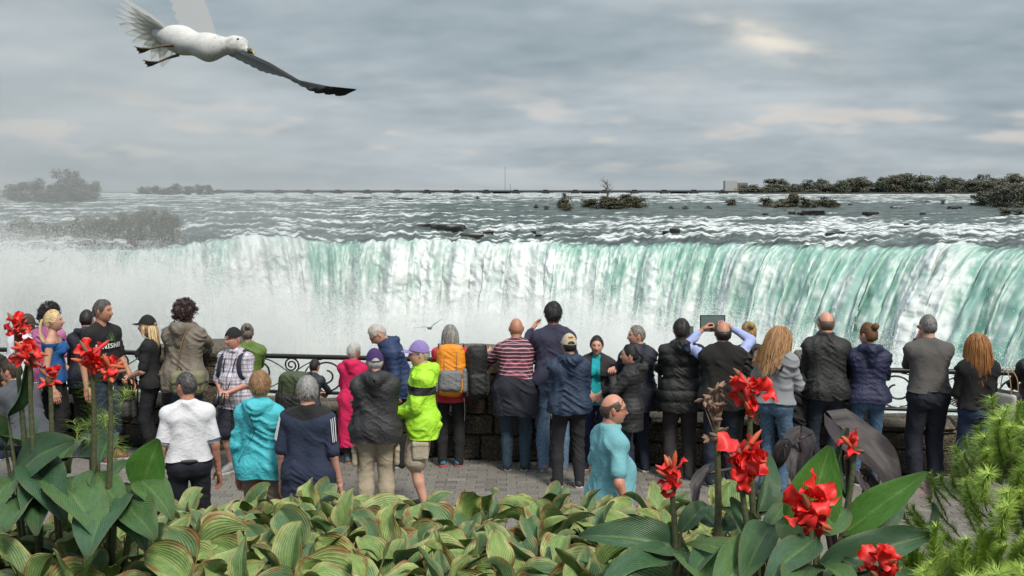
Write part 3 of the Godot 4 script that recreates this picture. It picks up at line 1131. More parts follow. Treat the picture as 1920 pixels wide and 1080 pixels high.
		if la.get("collar", 0.0) > 0.0:
			var hgt: float = la.collar
			for k in 12:
				var a0 := TAU * k / 12.0
				var a1 := TAU * (k + 1) / 12.0
				var rad := 0.070 - 0.008 * fem
				var c0: Vector3 = j.neck + j.spine * Vector3(sin(a0) * rad, hgt, cos(a0) * rad * 0.95 + 0.004)
				var c1: Vector3 = j.neck + j.spine * Vector3(sin(a1) * rad, hgt, cos(a1) * rad * 0.95 + 0.004)
				f.cap(c0 * s, c1 * s, 0.015 * s, 0.015 * s, 0.018 * s)
				if hgt > 0.03: f.cap((c0 + Vector3(0, -hgt * 0.6, 0)) * s, (c1 + Vector3(0, -hgt * 0.6, 0)) * s, 0.018 * s, 0.018 * s, 0.02 * s)
		if la.get("hood", 0.0) > 0.0:
			var hs: float = la.hood
			var N: Vector3 = j.neck
			var B: Basis = j.spine
			f.cap((N + B * Vector3(-0.095, 0.012, -0.055)) * s, (N + B * Vector3(0, 0.0, -0.115 * hs)) * s, 0.036 * hs * s, 0.048 * hs * s, 0.025 * s)
			f.cap((N + B * Vector3(0.095, 0.012, -0.055)) * s, (N + B * Vector3(0, 0.0, -0.115 * hs)) * s, 0.036 * hs * s, 0.048 * hs * s, 0.025 * s)
			f.cap((N + B * Vector3(0, 0.0, -0.11 * hs)) * s, (N + B * Vector3(0, -0.11 * hs, -0.125)) * s, 0.05 * hs * s, 0.03 * hs * s, 0.03 * s)
			for sd in [-1, 1]: f.cap((N + B * Vector3(sd * 0.095, 0.012, -0.05)) * s, (N + B * Vector3(sd * 0.06, -0.01, 0.06)) * s, 0.034 * hs * s, 0.022 * s, 0.025 * s)
		f.net(up)
		rumple(up, la.get("amp", 0.012), index, la.get("quilt", 0.0))
		if not la.get("sleeves_only", false):   # an even hem; hands may hang below it
			var wave := index * 1.7
			var hem_cut := split(up, func(p: Vector3) -> float:
				if absf(p.x) > 0.245 * s * g: return 1.0
				return p.y - (hem + 0.008 * sin(p.x * 19.0 + wave)) * s)
			up = hem_cut[1]
		if la.has("bare"): up = split(up, func(p: Vector3) -> float: return maxf(absf(p.x) - (la.bare + 0.25 * maxf(0.0, j.chest.y + 0.05 - p.y / s)) * s, 0.0) if p.y > (j.chest.y + 0.07) * s else -1.0)[0]
		if la.has("top"): up = split(up, func(p: Vector3) -> float: return p.y - (la.top + 0.02 * sin(p.x * 9.0)) * s)[0]
		if la.has("open"): up = split(up, func(p: Vector3) -> float: return maxf(absf(p.x) - (la.open + 0.05 * smooth01(1.2, 0.9, p.y / s)) * s, (j.chest.z * s + 0.02) - p.z))[1]
		var pieces := [[la.get("part", "jacket"), up, la.get("tex", "cloth"), la.c]]
		for cut in la.get("cuts", []):
			var rest := []
			for pc in pieces:
				if pc[0] != cut[3]:
					rest.append(pc)
					continue
				var two := split(pc[1], func(p: Vector3) -> float: return cut[0].call(p / s, j))
				if (two[0] as Geo).i.size(): rest.append([cut[1], two[0], pc[2], cut[2]])
				if (two[1] as Geo).i.size(): rest.append([pc[0], two[1], pc[2], pc[3]])
			pieces = rest
		parts.append_array(pieces)
	# hair and hat
	var st: String = sp.get("style", "short")
	if st != "none":
		var h := hair_geo(st, hairc, r, sp.get("length", 0.25), sp.get("thick", 0.009), sp.get("grey", 0.0), sp.has("cap"))
		var hg2 := Geo.new()
		hg2.add(h, ht)
		parts.append(["hair", hg2, "hair", Color.WHITE])
	if sp.has("cap"):
		var ct := ht
		if sp.get("cap_back", false): ct = Transform3D(j.hb.scaled(Vector3.ONE * s) * Basis(Vector3.UP, PI), j.head * s)
		var gs := cap_geos(sp.get("peak", true), sp.get("arch", true))
		for k in gs.size():
			var cg := Geo.new()
			cg.add(gs[k], ct)
			parts.append([["cap", "peak"][k], cg, "cloth", sp.cap])
	# shoes
	if not sp.get("no_shoes", false):
		for q in ["l", "r"]:
			var sd := 1.0 if q == "l" else -1.0
			var ft := Transform3D(Basis(Vector3.UP, sd * deg_to_rad(sp.get("splay", 10.0) as float)).scaled(Vector3.ONE * s), j["foot_" + q] * s)
			var a := Geo.new()
			a.add(shoe_upper, ft)
			var c2 := Geo.new()
			c2.add(shoe_sole, ft)
			parts.append(["shoe", a, "leather", sp.get("shoe", Color(0.03, 0.03, 0.035))])
			parts.append(["sole", c2, "leather", sp.get("sole", Color(0.35, 0.35, 0.34))])
	sp.parts = parts

var cast := []

func cloth_mat(kind: String, c: Color) -> StandardMaterial3D:
	var key := "%s_%s" % [kind, c.to_html()]
	if mats.has(key): return mats[key]
	var s := c.linear_to_srgb()
	var m: StandardMaterial3D
	match kind:
		"skin":
			m = mat(key, Color.WHITE, 0.52, true)
			m.subsurf_scatter_enabled = true
			m.subsurf_scatter_strength = 0.12
		"hair":
			m = mat(key, Color.WHITE, 0.58, true)
		"denim":
			m = grained(key, s, 0.85, "denim_grain", 0.05, 2.6, 0.45, 0.12)
		"shell":      # smooth rain cloth
			m = creased(grained(key, s, 0.66, "shell_grain", 0.05, 3.2, 0.10), 0.7)
		"knit":
			m = grained(key, s, 0.95, "knit_grain", 0.10, 7.0, 0.32, 0.14)
		"leather":
			m = grained(key, s, 0.55, "leather_grain", 0.06, 6.0, 0.3, 0.1)
		"stripes":
			m = mat(key, Color.WHITE, 0.85)
			m.albedo_texture = striped_tex()
			m.uv1_triplanar = true
			m.uv1_scale = Vector3.ONE / 0.16
		"plaid":
			m = mat(key, Color.WHITE, 0.85)
			m.albedo_texture = plaid_tex()
			m.uv1_triplanar = true
			m.uv1_scale = Vector3.ONE / 0.26
		_:
			m = creased(grained(key, s, 0.88, "cloth_grain", 0.12, 4.0, 0.10), 0.4)
	return m

func creased(m: StandardMaterial3D, relief: float) -> StandardMaterial3D:
	# fine creases of worn cloth
	if not texes.has("creases"):
		var f := FastNoiseLite.new()
		f.seed = 8
		f.frequency = 0.016
		f.fractal_type = FastNoiseLite.FRACTAL_RIDGED
		f.fractal_octaves = 3
		f.domain_warp_enabled = true
		f.domain_warp_amplitude = 18.0
		f.domain_warp_frequency = 0.02
		texes["creases"] = ImageTexture.create_from_image(f.get_seamless_image(512, 512))
	m.heightmap_enabled = true
	m.heightmap_texture = texes["creases"]
	m.heightmap_scale = relief
	m.uv1_scale = Vector3.ONE * 1.7
	return m

func place_people() -> void:
	hands = {"relaxed": make_hand(0.35), "grip": make_hand(1.15)}
	make_shoe()
	for sp in cast:
		var j := pose(sp)
		var H: float = at(sp.px, sp.py, sp.d).y
		sp.s = H / j.top.y
		sp.joints = j
	var task := WorkerThreadPool.add_group_task(person_geos, cast.size(), -1, true)
	WorkerThreadPool.wait_for_group_task_completion(task)
	for sp in cast:
		var top := at(sp.px, sp.py, sp.d)
		var yaw := deg_to_rad(sp.yaw as float)
		var off: Vector3 = Basis(Vector3.UP, yaw) * (sp.joints.top * sp.s)
		var where := Vector3(top.x - off.x, sp.get("floor", 0.0), top.z - off.z)
		var node := thing("person", sp.label, "person", where, yaw, "people at the overlook")
		sp.node = node
		var last: Node
		for pc in sp.parts:
			var parent: Node = node
			if pc[0] in ["sole", "peak"]: parent = last
			var o := put(pc[0], (pc[1] as Geo).mesh(), cloth_mat(pc[2], pc[3]), parent)
			if pc[0] in ["shoe", "cap"]: last = o
		if sp.get("report", false): print(sp.label, " s=", sp.s, " at ", where)
		sp.parts = []

func colour(r: float, g: float, b: float) -> Color:   # what a photograph shows, 0-255, as a linear base colour
	return Color(r / 255.0, g / 255.0, b / 255.0).srgb_to_linear()

func striped_tex() -> ImageTexture:
	var im := Image.create(64, 256, false, Image.FORMAT_RGB8)
	im.fill(lin(0.014, 0.010, 0.022))
	for k in 4:
		im.fill_rect(Rect2i(0, k * 64 + 6, 64, 14), lin(0.36, 0.02, 0.06))
		im.fill_rect(Rect2i(0, k * 64 + 20, 64, 9), lin(0.72, 0.62, 0.64))
		im.fill_rect(Rect2i(0, k * 64 + 29, 64, 6), lin(0.25, 0.015, 0.05))
	for k in 2500: im.set_pixel(rng.randi_range(0, 63), rng.randi_range(0, 255), im.get_pixel(rng.randi_range(0, 63), rng.randi_range(0, 255)).lerp(im.get_pixel(3, rng.randi_range(0, 255)), 0.5))
	return ImageTexture.create_from_image(im)

func plaid_tex() -> ImageTexture:
	var im := Image.create(256, 256, false, Image.FORMAT_RGB8)
	for y in 256:
		for x in 256:
			var c := Vector3(0.62, 0.60, 0.66)
			for a in [[x, y], [y, x]]:
				var q: int = a[0] % 128
				if q < 22: c = c.lerp(Vector3(0.055, 0.035, 0.085), 0.62)
				elif q > 58 and q < 66: c = c.lerp(Vector3(0.03, 0.02, 0.05), 0.7)
				elif q > 72 and q < 80: c = c.lerp(Vector3(0.28, 0.13, 0.22), 0.6)
				elif q > 96 and q < 108: c = c.lerp(Vector3(0.12, 0.10, 0.20), 0.55)
			c *= 1.0 if (x + y) % 3 else 0.82
			im.set_pixel(x, y, lin(c.x, c.y, c.z))
	return ImageTexture.create_from_image(im)

func tee(part: String, c: Color, more := {}) -> Dictionary:
	var d := {"part": part, "c": c, "t": 0.011, "sleeve": 0.42, "hem": 0.86, "tex": "cloth", "amp": 0.009}
	d.merge(more, true)
	return d

func coat(part: String, c: Color, more := {}) -> Dictionary:
	var d := {"part": part, "c": c, "t": 0.017, "sleeve": 1.0, "hem": 0.82, "tex": "shell", "amp": 0.014, "collar": 0.03}
	d.merge(more, true)
	return d

func write_cast() -> void:
	var black := Color(0.010, 0.010, 0.012)
	var brown := Color(0.045, 0.024, 0.014)
	var dark_hair := Color(0.014, 0.011, 0.010)
	var fair := Color(0.50, 0.33, 0.15)
	var tan_skin := Color(0.42, 0.22, 0.145)
	var jeans := {"c": Color(0.020, 0.035, 0.075), "tex": "denim"}
	var pale_jeans := {"c": Color(0.12, 0.22, 0.36), "tex": "denim", "fit": 0.006}
	var black_pants := {"c": black, "fit": 0.006, "cuff": 0.040}
	var khaki := Color(0.40, 0.34, 0.25)
	cast = [
		# along the wall, from the flower bed's cannas to the feathery shrub
		{"id": "sleeve", "px": -14, "py": 625, "d": 12.2, "yaw": 160, "skin": tan_skin, "label": "person in a dark brown T-shirt with one bare arm showing behind the red cannas", "layers": [tee("shirt", Color(0.02, 0.014, 0.012))], "bottom": jeans},
		{"id": "flatcap", "px": 54, "py": 590, "d": 12.9, "yaw": 150, "look": -50, "nod": 15, "cap": Color(0.06, 0.05, 0.045), "arch": false, "skin": tan_skin, "label": "man in white shirt and grey flat cap by the railing", "arm_l": "rail", "arm_r": "rail", "lean": 14, "layers": [tee("shirt", Color(0.66, 0.66, 0.72))], "bottom": jeans},
		{"id": "pinktop", "px": 92, "py": 572, "d": 12.85, "yaw": 160, "female": 1.0, "style": "curly", "thick": 0.008, "hair": dark_hair, "skin": tan_skin, "label": "dark haired woman in pink top partly hidden by the blonde woman in blue", "arm_l": "rail", "arm_r": "rail", "layers": [coat("top", Color(0.62, 0.20, 0.42), {"tex": "knit"})], "bottom": black_pants},
		{"id": "bluetank", "px": 98, "py": 582, "d": 12.3, "yaw": 100, "look": 0, "nod": -6, "female": 1.0, "style": "ponytail", "thick": 0.007, "length": 0.30, "hair": Color(0.62, 0.46, 0.25), "label": "blonde woman with ponytail in bright blue sleeveless top and black leggings", "arm_l": "forward", "arm_r": "down", "layers": [tee("tank_top", Color(0.02, 0.14, 0.42), {"sleeve": 0.0, "hem": 0.90, "t": 0.007, "tex": "knit", "bare": 0.105})], "bottom": black_pants},
		{"id": "crouch", "px": 20, "py": 672, "d": 10.8, "yaw": -120, "look": 20, "drop": 0.36, "lean": 26, "hair": Color(0.035, 0.02, 0.014), "label": "dark haired person in grey sweatshirt sitting low behind the red cannas", "arm_l": "front", "arm_r": "front", "feet": [0.14, 0.34, 0.14, 0.3], "layers": [coat("sweatshirt", Color(0.10, 0.11, 0.13), {"tex": "knit", "hem": 0.92})], "bottom": jeans},
		{"id": "navyhood", "px": 162, "py": 580, "d": 12.65, "yaw": 190, "lean": 8, "hair": dark_hair, "style": "crop", "label": "person in dark navy hooded jacket and black trousers behind the man in printed T-shirt", "arm_l": "rail", "arm_r": "rail", "layers": [coat("jacket", Color(0.012, 0.016, 0.028), {"hood": 1.1})], "bottom": {"c": black}},
		{"id": "printed", "px": 192, "py": 561, "d": 12.1, "yaw": 62, "look": 22, "hair": Color(0.016, 0.014, 0.013), "grey": 0.12, "skin": tan_skin, "stubble": 0.3, "wide": 1.08, "label": "tall dark haired man in black T-shirt printed with white lettering, in jeans", "arm_l": "forward", "arm_r": "down", "layers": [tee("shirt", black, {"hem": 0.88})], "bottom": jeans, "shoe": Color(0.25, 0.05, 0.06), "sole": Color(0.5, 0.5, 0.5)},
		{"id": "blackcap", "px": 276, "py": 592, "d": 12.2, "yaw": -82, "female": 1.0, "look": -6, "style": "long", "length": 0.24, "hair": Color(0.66, 0.50, 0.28), "cap": black, "label": "blonde woman in black cap and black T-shirt holding a camera", "arm_l": "front", "arm_r": "front", "grip_l": true, "grip_r": true, "layers": [tee("shirt", black, {"hem": 0.90})], "bottom": {"c": Color(0.012, 0.014, 0.02), "tex": "denim", "fit": 0.007, "cuff": 0.042}, "shoe": Color(0.02, 0.02, 0.022), "sole": Color(0.6, 0.6, 0.6)},
		{"id": "curly", "px": 346, "py": 567, "d": 12.25, "yaw": 176, "female": 0.6, "lean": 6, "style": "curly", "thick": 0.016, "hair": Color(0.028, 0.010, 0.008), "skin": tan_skin, "label": "curly haired person in khaki hooded parka with an olive shoulder bag", "arm_l": "rail", "arm_r": "lens", "wide": 1.05, "girth": 1.08, "layers": [coat("parka", Color(0.17, 0.145, 0.115), {"hood": 1.45, "t": 0.03, "hem": 0.78, "amp": 0.02})], "bottom": {"c": Color(0.07, 0.12, 0.20), "tex": "denim"}},
		{"id": "green", "px": 463, "py": 607, "d": 12.4, "yaw": 200, "female": 1.0, "style": "bun", "thick": 0.007, "hair": Color(0.10, 0.07, 0.05), "grey": 0.2, "label": "woman with tied up hair in moss green jacket holding up a phone", "arm_l": "phone", "arm_r": "chin", "grip_r": true, "layers": [coat("jacket", Color(0.10, 0.17, 0.025))], "bottom": jeans},
		{"id": "plaid", "px": 438, "py": 615, "d": 11.55, "yaw": -20, "look": -22, "close": true, "style": "crop", "hair": Color(0.2, 0.19, 0.18), "cap": black, "cap_back": true, "skin": Color(0.50, 0.26, 0.19), "stubble": 0.15, "girth": 1.12, "belly": 0.4, "wide": 1.06, "label": "man in lilac plaid shirt and backward black cap, holding binoculars before him", "arm_l": "front", "arm_r": "front", "grip_l": true, "grip_r": true, "layers": [tee("shirt", Color.WHITE, {"hem": 0.80, "sleeve": 0.46, "collar": 0.016, "tex": "plaid", "t": 0.016})], "bottom": {"c": Color(0.018, 0.02, 0.035), "len": 0.56, "part": "shorts", "fit": 0.02}, "shoe": Color(0.30, 0.31, 0.32), "sole": Color(0.5, 0.5, 0.5)},
		{"id": "child", "px": 590, "py": 673, "d": 12.3, "yaw": 165, "lean": 30, "drop": 0.0, "hair": Color(0.008, 0.007, 0.007), "label": "black haired child in dark jacket leaning on the railing", "arm_l": "rail", "arm_r": "rail", "layers": [coat("jacket", Color(0.016, 0.022, 0.032))], "bottom": {"c": black}},
		{"id": "magenta", "px": 664, "py": 643, "d": 12.0, "yaw": 165, "look": -25, "female": 0.6, "hair": Color(0.40, 0.38, 0.35), "grey": 0.75, "style": "short", "thick": 0.018, "label": "grey haired woman in long magenta raincoat", "arm_l": "front", "arm_r": "down", "girth": 1.05, "layers": [coat("raincoat", Color(0.64, 0.012, 0.10), {"hem": 0.26, "hood": 1.0, "tex": "cloth"})], "bottom": {"c": Color(0.05, 0.05, 0.06)}, "shoe": Color(0.10, 0.14, 0.2), "sole": Color(0.6, 0.25, 0.03)},
		{"id": "bowed", "px": 694, "py": 612, "d": 11.75, "yaw": -75, "lean": 24, "nod": 42, "roll": 6, "hair": Color(0.35, 0.27, 0.21), "grey": 0.55, "style": "crop", "skin": Color(0.55, 0.30, 0.22), "label": "balding grey man in navy jacket bowing his head over the magenta raincoat", "arm_l": "down", "arm_r": "forward", "girth": 1.08, "layers": [coat("jacket", Color(0.014, 0.032, 0.10), {"t": 0.028, "quilt": 0.06, "hood": 0.9, "collar": 0.05})], "bottom": {"c": Color(0.014, 0.014, 0.016), "fit": 0.022}},
		{"id": "red", "px": 844, "py": 609, "d": 11.95, "yaw": 182, "lean": 8, "female": 0.8, "style": "bob", "length": 0.15, "hair": Color(0.13, 0.12, 0.11), "grey": 0.4, "label": "grey haired woman in red jacket carrying an orange backpack", "arm_l": "rail", "arm_r": [Vector3(0.30, -0.06, 0.34), Vector3(0.6, -1.0, 0.0)], "layers": [coat("jacket", Color(0.52, 0.025, 0.03), {"collar": 0.055})], "bottom": {"c": black, "fit": 0.012}, "shoe": Color(0.05, 0.25, 0.36), "sole": Color(0.75, 0.12, 0.10)},
		{"id": "striped", "px": 968, "py": 595, "d": 11.8, "yaw": 178, "lean": 14, "look": 8, "style": "none", "skin": Color(0.40, 0.20, 0.125), "girth": 1.1, "wide": 1.08, "label": "bald man in striped polo shirt with a dark jacket tied round his waist", "arm_l": "lean", "arm_r": "lean", "layers": [tee("polo_shirt", Color.WHITE, {"tex": "stripes", "hem": 0.9, "collar": 0.02, "sleeve": 0.46, "t": 0.016}), {"part": "tied_jacket", "c": Color(0.016, 0.018, 0.03), "t": 0.034, "sleeve": 0.0, "hem": 0.66, "tex": "cloth", "amp": 0.02, "top": 1.09}], "bottom": {"c": Color(0.055, 0.10, 0.15), "tex": "denim", "fit": 0.014}, "shoe": Color(0.03, 0.03, 0.03), "sole": Color(0.35, 0.33, 0.28)},
		{"id": "tallnavy", "px": 1037, "py": 567, "d": 11.75, "yaw": 182, "look": 0, "lean": 8, "hair": Color(0.007, 0.006, 0.007), "thick": 0.022, "skin": tan_skin, "label": "tall black haired man in slate blue jacket and pale blue jeans", "arm_l": [Vector3(0.05, 0.02, 0.38), Vector3(0.8, -1, 0)], "arm_r": "rail", "layers": [coat("jacket", Color(0.030, 0.030, 0.062), {"tex": "cloth", "hem": 0.93})], "bottom": {"c": Color(0.20, 0.33, 0.52), "tex": "denim"}, "shoe": Color(0.3, 0.3, 0.28), "sole": Color(0.35, 0.33, 0.28)},
		{"id": "beigecap", "px": 1067, "py": 627, "d": 11.05, "yaw": 188, "close": true, "cap": Color(0.50, 0.43, 0.33), "look": 4, "hair": dark_hair, "style": "crop", "skin": tan_skin, "label": "man in beige baseball cap and dark blue rain jacket with black trousers", "arm_l": "front", "arm_r": "front", "girth": 1.06, "wide": 1.04, "layers": [coat("jacket", Color(0.016, 0.034, 0.075), {"hood": 1.2, "t": 0.026, "amp": 0.02, "hem": 0.86})], "bottom": {"c": Color(0.016, 0.015, 0.02), "fit": 0.014}, "shoe": Color(0.05, 0.05, 0.055), "sole": Color(0.6, 0.6, 0.6), "feet": [0.13, 0.0, 0.11, -0.05]},
		{"id": "tealtop", "px": 1119, "py": 630, "d": 11.75, "yaw": -8, "look": 2, "female": 1.0, "style": "ponytail", "thick": 0.007, "length": 0.2, "hair": dark_hair, "skin": Color(0.55, 0.30, 0.22), "label": "frowning dark haired woman in teal top and charcoal cardigan facing the garden", "arm_l": "front", "arm_r": "front", "layers": [tee("top", Color(0.01, 0.36, 0.42), {"sleeve": 0.0, "t": 0.010}), coat("cardigan", Color(0.035, 0.034, 0.037), {"tex": "knit", "t": 0.020, "collar": 0.0, "open": 0.055})], "bottom": {"c": Color(0.012, 0.022, 0.07)}, "sole": Color(0.6, 0.6, 0.6)},
		{"id": "blackhood", "px": 1180, "py": 647, "d": 11.2, "yaw": -100, "look": 4, "close": true, "female": 1.0, "style": "ponytail", "thick": 0.007, "length": 0.12, "hair": Color(0.006, 0.006, 0.007), "skin": Color(0.52, 0.30, 0.22), "label": "black haired woman in black quilted hooded jacket raising her hands to her face", "arm_l": "chin", "arm_r": "chin", "grip_l": true, "grip_r": true, "layers": [coat("jacket", Color(0.020, 0.020, 0.022), {"hood": 1.3, "t": 0.028, "quilt": 0.045, "hem": 0.70})], "bottom": jeans, "sole": Color(0.6, 0.6, 0.6)},
		{"id": "navyman", "px": 1194, "py": 609, "d": 11.6, "yaw": -150, "look": 62, "style": "crop", "hair": Color(0.10, 0.075, 0.06), "grey": 0.2, "label": "man with short brown hair in navy jacket looking aside", "arm_l": "rail", "arm_r": "front", "wide": 1.05, "girth": 1.08, "layers": [coat("jacket", Color(0.012, 0.014, 0.028), {"t": 0.028, "hem": 0.74, "collar": 0.05})], "bottom": jeans, "sole": Color(0.6, 0.6, 0.6)},
		{"id": "puffer", "px": 1278, "py": 598, "d": 11.35, "yaw": 181, "close": true, "hair": Color(0.012, 0.008, 0.007), "thick": 0.016, "skin": tan_skin, "girth": 1.06, "label": "man in black quilted puffer jacket and dark brown trousers photographing with a phone", "arm_l": "chin", "arm_r": "phone", "layers": [coat("puffer_jacket", Color(0.010, 0.010, 0.011), {"t": 0.034, "quilt": 0.125, "hood": 1.35, "hem": 0.76, "amp": 0.012})], "bottom": {"c": Color(0.036, 0.030, 0.031), "fit": 0.02}},
		{"id": "vest", "px": 1356, "py": 602, "d": 11.05, "yaw": 178, "close": true, "style": "bald", "hair": dark_hair, "thick": 0.016, "skin": tan_skin, "wide": 1.06, "girth": 1.08, "nod": -4, "label": "balding man in charcoal vest over pale blue shirt holding up a tablet", "arm_l": [Vector3(0.02, 0.23, 0.26), Vector3(1.2, -0.5, 0.0)], "arm_r": [Vector3(-0.05, 0.27, 0.24), Vector3(1.2, -0.4, 0.0)], "grip_l": true, "grip_r": true, "layers": [coat("shirt", Color(0.36, 0.42, 0.72), {"tex": "cloth", "t": 0.014, "sleeve": 0.93, "hem": 0.9, "collar": 0.0}), coat("vest", Color(0.016, 0.015, 0.015), {"sleeve": 0.0, "tex": "knit", "t": 0.026, "hem": 0.84, "collar": 0.045})], "bottom": {"c": Color(0.016, 0.026, 0.05), "tex": "denim"}},
		{"id": "clip", "px": 1404, "py": 604, "d": 11.5, "yaw": 185, "female": 1.0, "style": "bun", "thick": 0.007, "hair": Color(0.38, 0.24, 0.10), "label": "blonde woman with pinned up hair in black ribbed puffer jacket", "arm_l": "rail", "arm_r": "rail", "layers": [coat("puffer_jacket", Color(0.014, 0.013, 0.014), {"quilt": 0.05, "t": 0.026, "hood": 0.8})], "bottom": {"c": black}},
		{"id": "ginger", "px": 1466, "py": 612, "d": 10.85, "yaw": 140, "look": -6, "nod": 22, "close": true, "female": 1.0, "style": "long", "length": 0.36, "hair": Color(0.36, 0.19, 0.08), "label": "girl with long fair hair in pale grey sweatshirt and blue jeans looking at a phone", "arm_l": "down", "arm_r": "phone", "grip_r": true, "layers": [coat("sweatshirt", Color(0.34, 0.35, 0.38), {"tex": "knit", "hem": 0.96, "collar": 0.01, "t": 0.026})], "bottom": pale_jeans},
		{"id": "baldjacket", "px": 1549, "py": 583, "d": 11.2, "yaw": 180, "close": true, "lean": 5, "style": "bald", "thick": 0.005, "hair": Color(0.10, 0.07, 0.055), "skin": Color(0.55, 0.28, 0.20), "wide": 1.06, "girth": 1.04, "label": "balding man in black field jacket and dark jeans at the stone pillar", "arm_l": "front", "arm_r": "rail", "layers": [coat("jacket", Color(0.013, 0.014, 0.014), {"hem": 0.88, "collar": 0.06, "amp": 0.018, "t": 0.024})], "bottom": {"c": Color(0.02, 0.032, 0.06), "tex": "denim"}},
		{"id": "bun", "px": 1628, "py": 606, "d": 11.15, "yaw": 176, "look": 30, "female": 1.0, "lean": 6, "style": "bun", "thick": 0.007, "hair": Color(0.15, 0.075, 0.032), "label": "woman with a hair bun in navy puffer jacket and tight blue jeans", "arm_l": "chin", "arm_r": "rail", "layers": [coat("puffer_jacket", Color(0.012, 0.016, 0.055), {"quilt": 0.055, "hood": 1.2, "t": 0.024, "hem": 0.92})], "bottom": {"c": Color(0.10, 0.20, 0.36), "tex": "denim", "fit": 0.004, "cuff": 0.036}, "sole": Color(0.6, 0.6, 0.6)},
		{"id": "greyshirt", "px": 1741, "py": 589, "d": 11.1, "yaw": 181, "close": true, "lean": 6, "style": "crop", "hair": Color(0.045, 0.038, 0.033), "grey": 0.22, "girth": 1.06, "wide": 1.12, "label": "man in grey long sleeved shirt with belted navy trousers", "arm_l": [Vector3(-0.13, 0.07, 0.20), Vector3(0.3, -1, 0.15)], "arm_r": [Vector3(-0.13, 0.07, 0.20), Vector3(0.3, -1, 0.15)], "layers": [tee("shirt", Color(0.095, 0.088, 0.085), {"sleeve": 1.0, "hem": 0.98, "t": 0.016})], "bottom": {"c": Color(0.012, 0.014, 0.026), "fit": 0.026}},
		{"id": "redhead", "px": 1834, "py": 627, "d": 10.75, "yaw": 184, "female": 1.0, "close": true, "style": "long", "length": 0.33, "thick": 0.02, "hair": Color(0.30, 0.125, 0.035), "label": "red haired woman in black sweater and blue jeans with leopard print boots", "arm_l": "front", "arm_r": "front", "layers": [coat("sweater", Color(0.009, 0.009, 0.010), {"tex": "knit", "hem": 0.96, "collar": 0.0, "t": 0.022})], "bottom": {"c": Color(0.025, 0.05, 0.12), "tex": "denim", "fit": 0.008, "cuff": 0.03}, "shoe": Color(0.05, 0.03, 0.02)},
		{"id": "edge", "px": 1948, "py": 628, "d": 11.0, "yaw": 170, "label": "person in black jacket leaning on the railing beside the red haired woman", "arm_l": "rail", "arm_r": "rail", "layers": [coat("jacket", Color(0.012, 0.012, 0.013))], "bottom": {"c": black}},
		# standing on the paving in front of them
		{"id": "whitepolo", "px": 348, "py": 697, "d": 8.6, "yaw": 198, "look": 34, "close": true, "wide": 1.04, "girth": 0.98, "style": "crop", "thick": 0.010, "hair": Color(0.022, 0.020, 0.019), "grey": 0.03, "skin": Color(0.47, 0.23, 0.16), "label": "man in white polo shirt with navy trimmed sleeves", "arm_l": "down", "arm_r": "down", "layers": [tee("polo_shirt", Color(0.70, 0.70, 0.75), {"hem": 0.98, "collar": 0.018, "sleeve": 0.40, "cell": 0.012, "amp": 0.007})], "bottom": {"c": Color(0.010, 0.013, 0.028), "tex": "denim"}},
		{"id": "aqua", "px": 487, "py": 697, "d": 8.55, "yaw": 170, "look": 22, "close": true, "female": 0.5, "thick": 0.022, "hair": Color(0.22, 0.12, 0.055), "label": "short haired woman in aqua windbreaker with a thin black strap", "arm_l": "down", "arm_r": "forward", "girth": 0.95, "wide": 0.92, "layers": [coat("windbreaker", Color(0.06, 0.48, 0.56), {"hood": 1.15, "t": 0.022, "amp": 0.016, "hem": 0.84})], "bottom": {"c": Color(0.21, 0.165, 0.125)}},
		{"id": "navytee", "px": 576, "py": 705, "d": 8.3, "yaw": 172, "look": 32, "close": true, "wide": 1.04, "girth": 1.02, "hair": Color(0.10, 0.095, 0.09), "grey": 0.42, "thick": 0.012, "skin": Color(0.56, 0.31, 0.24), "label": "grey haired man in navy T-shirt with black yoke and three white shoulder stripes", "arm_l": "down", "arm_r": "down", "layers": [tee("shirt", Color(0.020, 0.030, 0.065), {"hem": 0.74, "sleeve": 0.44, "t": 0.014, "cell": 0.012, "cuts": [[func(p: Vector3, j: Dictionary) -> float: return (j.neck.y - 0.075 + 0.30 * absf(p.x)) - p.y if absf(p.x) < 0.26 else 1.0, "yoke", black, "shirt"]]})], "bottom": {"c": black, "fit": 0.018}},
		{"id": "greyjacket", "px": 702, "py": 655, "d": 9.9, "yaw": 186, "look": 10, "close": true, "cap": Color(0.055, 0.022, 0.12), "hair": Color(0.4, 0.36, 0.32), "grey": 0.7, "style": "crop", "skin": Color(0.56, 0.32, 0.24), "wide": 1.06, "girth": 1.08, "label": "man in dark purple cap and charcoal rain jacket with khaki cargo trousers", "arm_l": "cross", "arm_r": "cross", "layers": [coat("rain_jacket", Color(0.026, 0.026, 0.029), {"hood": 1.3, "t": 0.032, "amp": 0.019, "hem": 0.82})], "bottom": {"c": khaki, "fit": 0.026}},
		{"id": "lime", "px": 786, "py": 640, "d": 10.1, "yaw": -84, "look": 0, "close": true, "cap": Color(0.26, 0.19, 0.46), "hair": Color(0.32, 0.26, 0.2), "grey": 0.3, "style": "crop", "skin": Color(0.60, 0.36, 0.27), "girth": 1.04, "label": "man in lime yellow windbreaker with black chest band and lilac cap", "arm_l": "front", "arm_r": "front", "grip_l": true, "layers": [coat("windbreaker", Color(0.42, 0.80, 0.035), {"hood": 1.15, "t": 0.030, "amp": 0.022, "hem": 0.80, "cell": 0.012, "cuts": [[func(p: Vector3, j: Dictionary) -> float: return absf(p.y - 1.275 - 0.05 * p.z) - 0.042, "chest_band", Color(0.02, 0.02, 0.02), "windbreaker"]]})], "bottom": {"c": Color(0.44, 0.38, 0.29), "len": 0.5, "part": "shorts", "fit": 0.026}},
